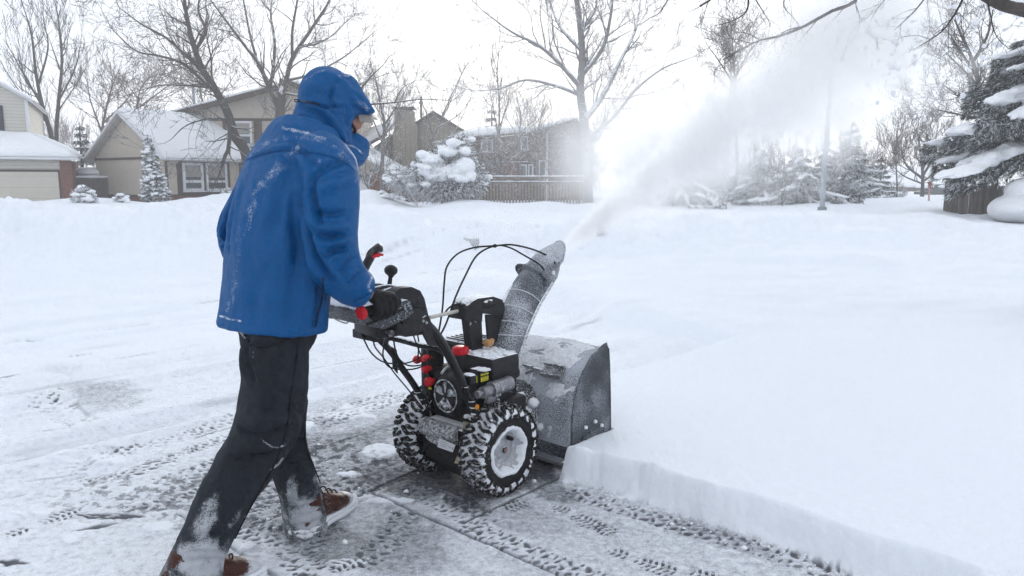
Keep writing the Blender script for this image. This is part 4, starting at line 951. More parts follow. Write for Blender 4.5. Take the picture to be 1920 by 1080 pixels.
JE=ns('black_denim',(.0145,.0178,.0245),.85,260.,sheen=.03,bump=.35,var=.55,vs=8,bs=22,streak=(1.,1.,.45),dmax=.52)
BO=ns('brown_boot_leather',(.050,.014,.008),.5,120.,bump=.25,var=.3,vs=25)
JK.node_tree.nodes['Principled BSDF'].inputs['Specular IOR Level'].default_value=.22
GL=ns('black_glove_fabric',(.006,.006,.008),.7,140.,bump=.2,var=.2)
SK=M('skin',(.52,.27,.20),rough=.5,var=.06,bump=.05)
CAP=M('cap_fabric_grey',(.27,.255,.24),rough=.8,var=.1,bump=.2,bs=300)
def loc(v): return v-PB
def vis(v,n):
    """facing factor towards the viewer's side and pixel position"""
    w=toW(v); d=C0-w; d/=np.linalg.norm(d,axis=1)[:,None]; nw=n[:,0:1]*lR+n[:,1:2]*lF+n[:,2:3]*np.array([0,0,1.])
    return np.einsum('ij,ij->i',d,nw),projv(w)
def polyd(pp,pts,closed=False):
    P=spline(np.array(pts,float),max(16,len(pts)*6)); best=np.full(len(pp),1e9); u=np.zeros(len(pp)); S=np.concatenate([[0],np.cumsum(np.linalg.norm(np.diff(P,axis=0),axis=1))]); T=S[-1]
    for k in range(len(P)-1):
        d=P[k+1]-P[k]; l=np.linalg.norm(d); d=d/l; r=pp-P[k]; t_=np.clip(r@d,0,l); e=r-t_[:,None]*d; dd=np.hypot(e[:,0],e[:,1])
        sg=np.sign(r@np.array([-d[1],d[0]])); m=dd<np.abs(best); best[m]=(dd*np.where(sg==0,1,sg))[m]; u[m]=(S[k]+t_[m])/T
    return best,u
FK=1.5
def folds(v,n,L_):
    """(points, width px, depth m, kind): soft valleys and ridges in the cloth"""
    f,pp=vis(v,n); fr=sst(-.05,.3,f); d=np.zeros(len(v))
    for pts,w,h in L_:
        lo=np.min(pts,0)-4*w;hi=np.max(pts,0)+4*w; I=np.where((pp[:,0]>lo[0])&(pp[:,0]<hi[0])&(pp[:,1]>lo[1])&(pp[:,1]<hi[1])&(f>-.05))[0]
        if not len(I): continue
        b,u=polyd(pp[I],pts); tp=np.sin(np.clip(u,0,1)*math.pi)**.5
        g=np.exp(-(b/w)**2)-.35*np.exp(-((np.abs(b)-2.0*w)/(w*1.0))**2)
        d[I]+=h*g*tp*fr[I]*FK
    return d
# --- jacket
def jk():
    b=MB(); S=[]
    def sec(x,y,px_,rx,ry,tilt=0.,yaw=0.):
        c=q(x,y,px_); cy_,sy_=math.cos(yaw),math.sin(yaw)
        S.append((c,np.array([cy_*rx,sy_*rx,0]),np.array([-sy_*ry,cy_*ry,ry*tilt])))
    sec(508,614,0,.228,.156,-.06); sec(512,580,0,.228,.154,-.05); sec(517,520,0,.226,.154,-.03); sec(525,460,0,.230,.158,0); sec(535,400,0,.228,.160,-.05)
    sec(550,345,.0,.236,.152,-.15); sec(561,305,.0,.222,.138,-.25); sec(568,280,-.005,.180,.122,-.35); sec(573,256,-.01,.140,.115,-.35); sec(583,238,-.015,.110,.108,-.35)
    b.sect(S,n=36,pw=2.35)
    # arms
    def arm(P,r): P=spline(np.array(P),22); b.tube(P,np.interp(np.linspace(0,1,len(P)),np.linspace(0,1,len(r)),r),20)
    arm([q(585,290,.13),q(612,318,.205),q(618,380,.245),q(617,440,.27),q(628,492,.285),q(655,528,.285),q(683,546,.285)],[.095,.105,.102,.096,.092,.084,.076,.066])
    arm([q(515,292,-.12),(-.185,-.83,1.37),(-.25,-.85,1.26),(-.315,-.875,1.16),(-.335,-.83,1.06),(-.315,-.735,.985),(-.295,-.665,.93)],[.075,.082,.084,.082,.078,.072,.064])
    return b
me=remesh(jk(),.0080,7,.6); FK=2.1
v,n=mverts(me)
cav=[([(600,430),(596,400),(588,370),(586,345),(592,322)],5,-.012),([(566,345),(568,400),(578,440),(592,480),(612,512),(630,528)],6,-.020),
 ([(600,520),(596,560),(590,600),(585,616)],5,-.010),([(588,330),(620,312),(655,300)],6,-.0075),([(592,360),(628,345),(664,335)],8,.005),
 ([(585,395),(615,402),(650,398)],6,-.010),([(580,415),(612,428),(655,422)],5,.008),([(583,436),(618,446),(655,440)],5,-.010),([(600,462),(632,455),(662,448)],5,.008),([(604,486),(630,470),(660,470)],5,-.010),
 ([(640,515),(655,490),(672,480)],5,-.007),([(652,540),(668,520),(688,505)],4,-.006),([(615,505),(628,515),(650,545)],5,.006),
 ([(560,270),(540,320),(522,380),(508,450)],10,-.007),([(500,300),(475,360),(455,430),(445,520)],12,.005),([(555,300),(552,360),(556,430),(560,500)],11,-.008),
 ([(545,262),(580,300),(604,330)],8,-.006),([(470,300),(500,288),(545,282),(590,290)],3.5,-.004),
 ([(440,330),(434,400),(428,450),(424,480)],5,-.014),([(428,370),(415,400),(410,430)],6,-.010),([(432,410),(418,432),(408,445)],5,.006),([(430,440),(420,452),(410,452)],4,-.008),
 ([(420,540),(500,560),(585,560)],16,.003),([(470,620),(478,560),(490,500)],14,-.005),([(545,620),(548,560),(556,500),(566,450)],13,-.006),([(520,400),(560,440),(585,500)],14,-.004)]
d=folds(v,n,cav)
d+=.009*(.4-np.abs(fbm(v[:,0]*6+2,v[:,1]*6,v[:,2]*3.0,3,5))*1.6)+.0030*(.3-np.abs(fbm(v[:,0]*22,v[:,1]*22,v[:,2]*12,3,7)))
# hem lip
v2=v+n*d[:,None]
setv(me,v2-PB)
f_,pp=vis(v2,n)
dust=np.zeros(len(v))
def band(pts,w,a):
    global dust
    b_,u=polyd(pp,pts); dust=np.maximum(dust,a*np.exp(-(b_/w)**2))
band([(468,290),(500,268),(540,258),(600,262),(640,285),(662,310),(670,340)],9,.50); band([(530,240),(570,248),(610,262)],5,.7)
band([(560,275),(520,310),(488,350),(470,400),(458,440)],14,.52); band([(450,430),(448,480),(440,530),(428,580)],14,.46); band([(412,593),(432,598),(450,602)],2.2,1.); band([(700,515),(690,540),(702,548)],5,.75)
band([(545,300),(510,330),(480,370)],16,.45); band([(600,300),(635,290),(660,310)],10,.45); dust=np.maximum(dust,.22*sst(.3,.9,n[:,2]))
dust*=sst(-.2,.2,f_)*.80; fattr(me,'dust',dust)
jo=link(me,'jacket',JK,PR,angle=180)
# seams, hem and cuff as thin welts
def surf_line(me_,pts,r,name,mat,par,lift=.001,ncol=60):
    P=spline(np.array(pts,float),ncol); vv,n_=mverts(me_); vv=vv+PB; f_,pp=vis(vv,n_); I=np.where(f_>.05)[0]; out_=[]
    for p in P:
        k=I[np.argsort(np.hypot(pp[I,0]-p[0],pp[I,1]-p[1]))[:4]]
        k=k[np.argmin(np.linalg.norm(toW(vv[k])-C0,axis=1))]
        # point along the ray at that depth
        w=toW(vv[k:k+1])[0]; dd=(w-C0)@cF; out_.append(toL(C0+ray(*p)*dd)+n_[k]*lift)
    P3=np.array(out_); 
    for _ in range(4): P3[1:-1]=(P3[:-2]+P3[1:-1]*2+P3[2:])/4
    c=MB(); c.tube(P3-PB,r,6); return c.build(name,mat,par)
surf_line(me,[(462,300),(500,285),(550,281),(600,288),(640,300),(664,318)],.0016,'yoke_seam',JK,jo)
surf_line(me,[(606,520),(604,560),(596,590),(592,612)],.003,'pocket_zip',M('dark_zip',(.004,.010,.03),rough=.6),jo)
surf_line(me,[(664,566),(680,560),(697,548),(702,540)],.003,'cuff_seam',JK,jo)
# cuff tab
c=MB(); c.tube(spline([q(660,568,.27),q(676,562,.30),q(690,553,.335),q(702,541,.34)],10)-PB,.0035,6); c.build('cuff_hem',JK,jo)
FK=1.6
# --- hood
def hd():
    b=MB()
    # crown
    b.ell(q(613,184,-.03),(.096,.106,.114),rot=rotm('X',-.12),nu=28,nv=18)
    b.ell(q(636,190,-.03),(.090,.080,.108),rot=rotm('X',-.40),nu=24,nv=16)
    b.sect([(q(628,176,-.03),(.088,0,0),(0,.045,.070)),(q(652,190,-.03),(.086,0,0),(0,.030,.062)),(q(671,205,-.03),(.078,0,0),(0,.016,.036)),(q(686,212,-.03),(.064,0,0),(0,.006,.012))],n=24)
    # sides of the hood dropping to the collar
    b.sect([(q(598,262,-.02),(.128,0,0),(0,.110,-.03)),(q(602,240,-.025),(.118,0,0),(0,.104,-.03)),(q(607,218,-.03),(.108,0,0),(0,.100,-.03)),(q(612,195,-.03),(.102,0,0),(0,.10,-.02))],n=28)
    # high collar in front, up to the mouth
    b.sect([(q(610,290,-.02),(.125,0,0),(0,.105,-.05)),(q(630,285,-.025),(.10,0,0),(0,.100,-.05)),(q(652,272,-.03),(.086,0,0),(0,.070,-.045)),(q(660,258,-.03),(.080,0,0),(0,.060,-.03))],n=26)
    return b
mh=remesh(hd(),.0065,5,.5)
v,n=mverts(mh)
hf=[([(566,192),(590,196),(612,202),(640,196)],3,-.008),([(625,165),(620,180),(622,195),(634,203),(646,198),(652,205)],3,-.008),([(634,150),(624,165),(618,182)],4,-.005),([(652,205),(650,225),(656,245)],4,-.008),
 ([(560,200),(585,208),(605,222),(625,245),(642,275)],5,-.009),([(545,235),(580,232),(610,245),(632,270)],5,.007),([(600,205),(622,222),(640,250),(650,275)],4,.006),([(610,235),(628,255),(645,285)],4,-.007),
 ([(600,130),(640,150),(665,180),(680,205)],6,.004),([(635,142),(650,148),(660,142)],3,-.004),([(570,165),(590,158),(610,165)],8,.003),([(660,196),(672,205),(684,208)],4,-.004),([(655,170),(670,182),(680,196)],4,-.004)]
d=folds(v,n,hf)+.004*fbm(v[:,0]*12,v[:,1]*12,v[:,2]*9,3,15)+.0012*fbm(v[:,0]*40,v[:,1]*40,v[:,2]*30,2,17)
v2=v+n*d[:,None]; setv(mh,v2-PB)
f_,pp=vis(v2,n); dust=np.zeros(len(v)); band([(572,150),(600,133),(630,130),(650,140)],5,.40); band([(635,142),(655,142)],3,.6); band([(668,190),(680,195),(690,205)],8,.45); band([(532,238),(560,234),(600,246)],4,.6); band([(645,270),(665,276),(680,288)],3,.6)
fattr(mh,'dust',dust*sst(-.2,.2,f_)); ho=link(mh,'hood',JK,PR,angle=180)
c=MB(); c.tube(spline([q(566,190,-.03),q(575,191,.04),q(590,194,.075),q(600,196,.085)],12)-PB,.003,6); c.tube(spline([q(568,190,-.03),q(560,188,-.04),q(553,186,-.04),q(553,190,-.03),q(560,191,-.03),q(568,191,-.02)],20)-PB,.0018,6); c.build('hood_drawcord',BLK,ho)
c=MB(); c.tube(spline([q(659,232,.055),q(663,238,.06),q(666,244,.055),q(664,250,.05)],8)-PB,.006,8); c.build('goggle_strap',BLK,ho)
c=MB(); c.box(q(683,287,.0)-PB,(.03,.02,.03),rot=rotm('X',.5),bev=.006); c.build('collar_toggle',BLK,ho)
c=MB(); c.tube(spline([q(532,240,.0),q(556,243,.08),q(580,250,.13),q(604,262,.155),q(628,275,.14)],20)-PB,.0035,6); c.build('collar_seam',M('seam_dark',(.002,.02,.07),rough=.6),ho)
# --- continuous body under the clothes
bb=MB()
def lt(P,r): P=spline(np.array(P),20); bb.tube(P-PB,np.interp(np.linspace(0,1,len(P)),np.linspace(0,1,len(r)),r),14)
lt([(0,-.90,.90),(0,-.88,1.05),(-.005,-.84,1.25),(-.01,-.82,1.36),(-.02,-.76,1.46),(-.025,-.70,1.53)],[.11,.10,.12,.12,.06,.055])
lt([q(560,300,.1),q(612,318,.20),q(617,440,.27),q(655,528,.285),q(690,552,.285)],[.06,.055,.048,.04,.032])
lt([(-.1,-.84,1.38),(-.185,-.83,1.36),(-.25,-.85,1.26),(-.31,-.875,1.16),(-.335,-.83,1.06),(-.315,-.735,.985),(-.29,-.63,.91)],[.06,.055,.05,.045,.04,.036,.032])
lt([(.06,-.93,.86),q(512,740,.085),q(470,850,.06),q(385,1020,.045)],[.09,.075,.05,.035])
lt([(-.09,-.90,.86),q(532,760,-.11),q(545,860,-.11),q(575,975,-.10)],[.09,.07,.05,.035])
hc=q(626,213,-.03)-PB
bb.ell(hc+np.array([0,0,.02]),(.074,.090,.095),nu=20,nv=16); bb.ell(hc+np.array([0,.035,-.045]),(.056,.060,.062),nu=18,nv=12)
bb.ell(hc+np.array([0,.098,-.028]),(.015,.018,.020)); bb.ell(hc+np.array([0,.090,-.062]),(.028,.016,.009)); bb.ell(hc+np.array([0,.085,-.095]),(.026,.020,.018))
bb.ell(hc+np.array([.040,.070,-.035]),(.026,.024,.024)); bb.ell(hc+np.array([-.040,.070,-.035]),(.026,.024,.024)); bb.ell(hc+np.array([0,.085,.010]),(.052,.014,.012))
for s_ in (1,-1): bb.ell(hc+np.array([s_*.076,.0,-.02]),(.010,.018,.03))
mb_=remesh(bb,.006,3,.5); body=link(mb_,'body',SK,PR,angle=180)
for s_ in (1,-1): c=MB(); c.ell(hc+np.array([s_*.030,.084,-.008]),(.013,.010,.009),nu=12,nv=8); c.build('eye',M('eye_white',(.7,.7,.68),rough=.2,bump=0),PR)
c=MB(); c.ell(hc+np.array([.030,.078,-.055]),(.04,.045,.02),noise=.1); c.build('stubble_hair',M('hair_grey_brown',(.10,.07,.05),rough=.8),PR) if False else None
# cap brim under the hood
cc=[q(x,y,-.03)-PB for x,y in ((660,228),(676,226),(690,226),(703,233))]
v=[];f=[];na_=13
A0=q(666,208,-.03)-PB; TIP=q(704,218,-.03)-PB; dirf=(TIP-A0); Lb=np.linalg.norm(dirf); dirf/=Lb; upb=np.cross([1,0,0],dirf); upb/=np.linalg.norm(upb)
if upb[2]<0: upb=-upb
rows=9
for lay in (0,1):
    for i in range(rows):
        u_=i/(rows-1)
        for j in range(na_):
            w_=(j/(na_-1)*2-1); W_=.088*math.sqrt(max(0,1-(u_*.96)**3.2)); x=w_*W_; v.append(A0+np.array([x,0,0])+dirf*(u_*Lb*1.0-.02-.02*w_*w_)+upb*(-.052*w_*w_*1.0+.010*math.sin(u_*2)-.004*lay))
K=rows*na_
for i in range(rows-1):
    for j in range(na_-1): a=i*na_+j; f+=[(a,a+1,a+na_+1,a+na_),(K+a,K+a+na_,K+a+na_+1,K+a+1)]
for j in range(na_-1): a=(rows-1)*na_+j; f.append((a,a+1,K+a+1,K+a))
for i in range(rows-1):
    for j in (0,na_-1): a=i*na_+j; f.append((a,a+na_,K+a+na_,K+a))
c=MB(); c.add(v,f); c.ell(hc+np.array([0,.0,.035]),(.076,.090,.072),nu=20,nv=12); c.build('cap',CAP,PR)
# --- jeans
def je():
    b=MB()
    def leg(P,ra,rb):
        P=spline(np.array(P),26); T=np.gradient(P,axis=0); T/=np.linalg.norm(T,axis=1)[:,None]; S=[]; n_=len(P)
        for i in range(n_):
            u_=i/(n_-1); a=np.interp(u_,np.linspace(0,1,len(ra)),ra); bb_=np.interp(u_,np.linspace(0,1,len(rb)),rb)
            X=np.array([1.,0,0]); X-=T[i]*(X@T[i]); X/=np.linalg.norm(X); Y=np.cross(T[i],X); S.append((P[i],X*a,Y*bb_))
        b.sect(S,n=26,pw=2.2)
    leg([(.085,-.935,.90),q(517,640,.085),q(516,700,.085),q(509,760,.08),q(491,820,.07),q(454,880,.06),q(418,940,.05),q(390,1000,.045),q(373,1040,.04),q(362,1072,.04),q(357,1092,.04)],[.100,.112,.110,.104,.098,.088,.080,.082,.092,.098],[.095,.108,.108,.108,.100,.090,.080,.080,.088,.096])
    leg([(-.105,-.90,.90),(-.11,-.89,.80),q(524,720,-.11),q(528,780,-.115),q(533,830,-.115),q(549,880,-.11),q(562,925,-.105),q(570,962,-.10),q(574,988,-.10),q(576,1003,-.10)],[.10,.108,.100,.088,.080,.078,.078,.082,.086],[.090,.100,.095,.082,.076,.074,.076,.082,.088])
    b.ell((-.01,-.915,.84),(.185,.115,.12),nu=26,nv=14)
    return b
mj=remesh(je(),.0085,5,.55)
v,n=mverts(mj)
jf=[([(445,800),(470,812),(500,815),(545,800)],6,-.011),([(440,830),(470,838),(510,840),(540,828)],7,.009),([(430,860),(465,858),(500,850),(530,835)],6,-.009),([(455,770),(500,785),(560,775)],8,.006),([(470,740),(500,720),(560,745)],9,-.005),
 ([(460,680),(500,700),(560,690)],10,-.004),([(493,825),(510,840),(528,842),(541,830)],3,-.006),([(566,780),(570,800),(560,830),(545,850)],5,-.009),([(572,800),(580,830),(590,860)],5,-.006),
 ([(355,1010),(380,1000),(420,1005)],5,-.008),([(345,1035),(375,1025),(425,1030)],5,.008),([(340,1055),(375,1048),(430,1050)],4,-.008),([(400,960),(420,970),(440,965)],5,-.006),([(385,980),(410,985),(435,982)],5,.005),
 ([(535,900),(560,905),(595,895)],5,-.007),([(530,925),(560,930),(600,920)],5,.008),([(535,948),(565,952),(605,940)],4,-.008),([(545,970),(575,975),(608,960)],4,.007),([(520,860),(550,870),(585,860)],6,-.006),
 ([(468,625),(462,650),(466,690),(480,720)],5,-.014),([(475,640),(500,648),(530,640)],5,-.004),([(570,740),(560,770),(572,778)],5,-.006)]
d=folds(v,n,jf)+.010*(.3-np.abs(fbm(v[:,0]*9,v[:,1]*9,v[:,2]*10,4,25)))+.003*fbm(v[:,0]*35,v[:,1]*35,v[:,2]*28,3,27)
v2=v+n*d[:,None]; setv(mj,v2-PB)
f_,pp=vis(v2,n); dust=np.zeros(len(v))
def blob(cx,cy,rx,ry,a,rot=0.):
    global dust
    dx=pp[:,0]-cx;dy=pp[:,1]-cy;c_,s_=math.cos(rot),math.sin(rot); e=np.hypot((dx*c_+dy*s_)/rx,(-dx*s_+dy*c_)/ry); dust=np.maximum(dust,a*(1-sst(.35,1.1,e)))
blob(378,1050,85,60,.80); blob(385,975,30,75,.66,.45); blob(575,975,50,45,.82); blob(440,975,10,40,.45,.6); blob(575,960,45,45,.72); blob(548,925,18,50,.66); blob(595,900,14,30,.5)
band([(494,826),(506,836),(522,840)],2.5,.7); band([(528,838),(536,832)],2,.8); band([(530,860),(520,872),(508,880)],3,.7); band([(448,616),(455,628),(462,632)],3,.9); band([(536,800),(545,770)],3,.5); band([(475,660),(478,690)],2,.6)
wz=v2[:,2]; dust=np.maximum(dust,.45*(1-sst(.08,.30,wz))+.10); fattr(mj,'dust',dust)
jn_=link(mj,'jeans',JE,PR,angle=180)
st=M('stitching',(.008,.009,.011),rough=.8)
surf_line(mj,[(560,632),(553,690),(545,745),(538,800),(520,860),(490,915),(462,965),(440,1010)],.0028,'outer_seam',st,jn_)
surf_line(mj,[(570,800),(574,840),(590,880),(600,905)],.0025,'outer_seam',st,jn_)
surf_line(mj,[(470,645),(490,650),(520,645),(548,632)],.002,'pocket_stitching',st,jn_); surf_line(mj,[(455,622),(466,640),(470,650)],.002,'pocket_stitching',st,jn_)
# --- boots
def boot(heel,toe,lift,pitch,yaw_extra=0.,name='boot'):
    heel=np.array(heel);toe=np.array(toe); d=toe-heel; L_=.28; u=d/np.linalg.norm(d); s_=np.cross(u,[0,0,1.]); s_/=np.linalg.norm(s_); w=np.cross(s_,u)
    up=MB(); S=[]
    for t_,hw,ht,zc in ((-.01,.030,.030,.055),(.02,.038,.052,.065),(.07,.040,.062,.075),(.12,.044,.062,.074),(.17,.048,.050,.063),(.22,.052,.036,.052),(.27,.047,.028,.044),(.305,.030,.020,.036),(.318,.012,.010,.032)):
        S.append((heel+u*t_+w*zc,s_*hw,w*ht))
    up.sect(S,n=22,pw=2.3)
    up.tube([heel+u*.055+w*.08,heel+u*.052+w*.12,heel+u*.055+w*.15],[.046,.045,.042],18)
    mu=remesh(up,.006,3); vv,n_=mverts(mu); setv(mu,vv+n_*(.0025*fbm(vv[:,0]*40,vv[:,1]*40,vv[:,2]*40,3,3))[:,None]-PB)
    h_=((vv-heel)@w); along=(vv-heel)@u; fattr(mu,'dust',np.clip(.30+.65*(1-sst(.02,.055,h_))+.55*sst(.23,.29,along),0,1)); ob=link(mu,name,BO,PR,angle=180)
    sl=MB(); out=[(-.02,.028),(.0,.038),(.05,.043),(.11,.040),(.17,.049),(.22,.055),(.27,.051),(.305,.036),(.325,.015)]
    ring=[heel+u*a+s_*b for a,b in out]+[heel+u*a-s_*b for a,b in out[::-1]]
    sl.poly3(ring,w*.030); sl.build('boot_sole',M('sole_snowy',(.05,.045,.045),rough=.8,frost=(.9,70)),ob,org=PB,angle=50)
    ws=MB(); pts=spline([p+w*.030 for p in ring]+[ring[0]+w*.030],70); rr=.008+.006*vn(np.arange(len(pts))*.35,np.zeros(len(pts)),s=4); ws.tube(pts-PB,rr,8); ws.tube(pts-PB-w*.018,rr*1.1,8); 
    if lift<.05:
        rg=np.random.RandomState(2)
        for k in range(16):
            i=rg.randint(len(pts)); ws.ell(pts[i]-PB+w*rg.uniform(-.02,.01),np.array([.012,.012,.009])*rg.uniform(.6,1.4),noise=.4,seed=k,nu=8,nv=6)
    ws.build('boot_snow',PSN,ob,angle=180)
    lc=MB()
    for k in range(4):
        t_=.10+.035*k; ht=np.interp(t_,[.07,.12,.17,.22],[.162,.152,.120,.092]); lc.tube(spline([heel+u*t_+w*(ht-.022)-s_*.030,heel+u*(t_+.01)+w*ht,heel+u*t_+w*(ht-.022)+s_*.030],8)-PB,.003,6)
    lc.build('boot_lace',M('lace_dark',(.03,.02,.015),rough=.8),ob)
boot(np.append(q(567,1007,0,2)[:2],.004),np.append(q(652,948,0,2)[:2],.006),0,0)
tr=q(452,1088,0,2); th=q(374,1078,.04)+np.array([0,-.115,0]); th[2]=.02; boot(th,th+np.array([.02,.29,-.026]),.03,0)
# --- gloves
def glove(side,gA_,gB_,wrist,name):
    """hand closed over a grip running from gA_ (rear end) to gB_"""
    b=MB(); ax=(gB_-gA_)/np.linalg.norm(gB_-gA_); up_=np.array([0,0,1.]); up_-=ax*(up_@ax); up_/=np.linalg.norm(up_); sd=np.cross(ax,up_); sd/=np.linalg.norm(sd)
    if sd[0]*side<0: sd=-sd     # outward
    c0=gA_+ax*.075
    pc=c0+up_*.036+sd*.012
    wr=np.array(wrist)
    b.sect([(wr,ax*.034,sd*.030+up_*.012),(wr*.6+pc*.4,ax*.038,sd*.030+up_*.01),(pc+up_*.006,ax*.048,sd*.034+up_*.004),(pc-up_*.008+sd*.022,ax*.046,sd*.02-up_*.014)],n=20,pw=2.6)
    b.ell(pc,ax*0+np.array([.034,.048,.024]),rot=None,nu=18,nv=12)
    for k,(o_,ln,rr) in enumerate(((.104,.92,.0125),(.079,1.,.0135),(.053,.97,.013),(.030,.82,.0115))):
        f0=gA_+ax*o_
        P=[f0+up_*.040+sd*.012,f0+up_*.032+sd*.034,f0+up_*.008+sd*.043,f0-up_*.018*ln+sd*.032,f0-up_*.032*ln+sd*.010,f0-up_*.026*ln-sd*.008*ln]
        P=spline(np.array(P),20); b.tube(P,np.interp(np.linspace(0,1,len(P)),[0,.3,.55,.8,1],[rr*1.12,rr*1.12,rr*1.02,rr*.95,rr*.78]),12)
        b.ell(P[-1],(rr*.8,)*3,nu=10,nv=8)
    P=spline(np.array([pc+ax*.020-sd*.012,gA_+ax*.108+up_*.022-sd*.028,gA_+ax*.120-up_*.002-sd*.030,gA_+ax*.122-up_*.022-sd*.014]),16); b.tube(P,np.linspace(.017,.0115,len(P)),12); b.ell(P[-1],(.012,)*3,nu=10,nv=8)
    m=remesh(b,.0042,2); vv,n_=mverts(m); setv(m,vv+n_*(.0014*fbm(vv[:,0]*60,vv[:,1]*60,vv[:,2]*60,3,8))[:,None]-PB); fattr(m,'dust',np.full(len(vv),.16))
    g_=link(m,name,GL,PR,angle=180)
    cf=MB(); d_=(pc-wr)/np.linalg.norm(pc-wr); cf.sect([(wr-d_*.015,ax*.046,np.cross(d_,ax)*.046),(wr+d_*.020,ax*.047,np.cross(d_,ax)*.045),(wr+d_*.050,ax*.041,np.cross(d_,ax)*.038)],n=24,pw=2.2); cf.build('glove_cuff',GL2,g_,org=PB)
GL2=M('glove_cuff_black',(.008,.008,.010),rough=.6,var=.2,bump=.2,frost=(.12,60))
glove(1,gA+np.array([0,.012,0]),gB,q(697,553,.285),'glove')
glove(-1,np.array([-.285,-.68,.89]),np.array([-.285,-.50,.90]),(-.292,-.645,.945),'glove')
# ------------------------------------------------------------------ houses and fences
SID=M('cream_siding',(.56,.53,.47),rough=.7,var=.05,stripe=('z',.16,.14,.72)); STU=M('beige_stucco',(.50,.44,.37),rough=.9,var=.07,bump=.2,bs=20)
BRN=M('brown_trim',(.075,.052,.042),rough=.7,var=.15); WHT=M('white_trim',(.70,.71,.73),rough=.6,var=.04); BRK=M('red_brick',(.17,.075,.055),rough=.9,var=.35,vs=6,stripe=('z',.085,.16,1.5))
BRD=M('dark_brown_brick',(.105,.067,.050),rough=.9,var=.35,vs=5,stripe=('z',.085,.16,1.3)); TNS=M('tan_siding',(.30,.265,.215),rough=.9,var=.12,stripe=('h',.30,.10,.7)); GDR=M('garage_door_cream',(.60,.56,.48),rough=.6,var=.04,stripe=('z',.53,.03,.7))
GLS=M('window_glass',(.045,.05,.06),rough=.08,var=.1,spec=.9,bump=0); CUR=M('curtain',(.35,.33,.30),rough=.9,stripe=('h',.12,.4,.75)); SHT=M('dark_shutter',(.010,.018,.030),rough=.6); RFD=M('dark_shingle',(.07,.065,.065),rough=.9,snow=(.5,3))
WDF=M('weathered_boards',(.13,.105,.095),rough=.9,var=.4,vs=3,streak=(8,8,.6),bump=.3,bs=8,snow=(.85,20)); METAL=M('grey_metal',(.25,.27,.30),rough=.5,metal=.5)
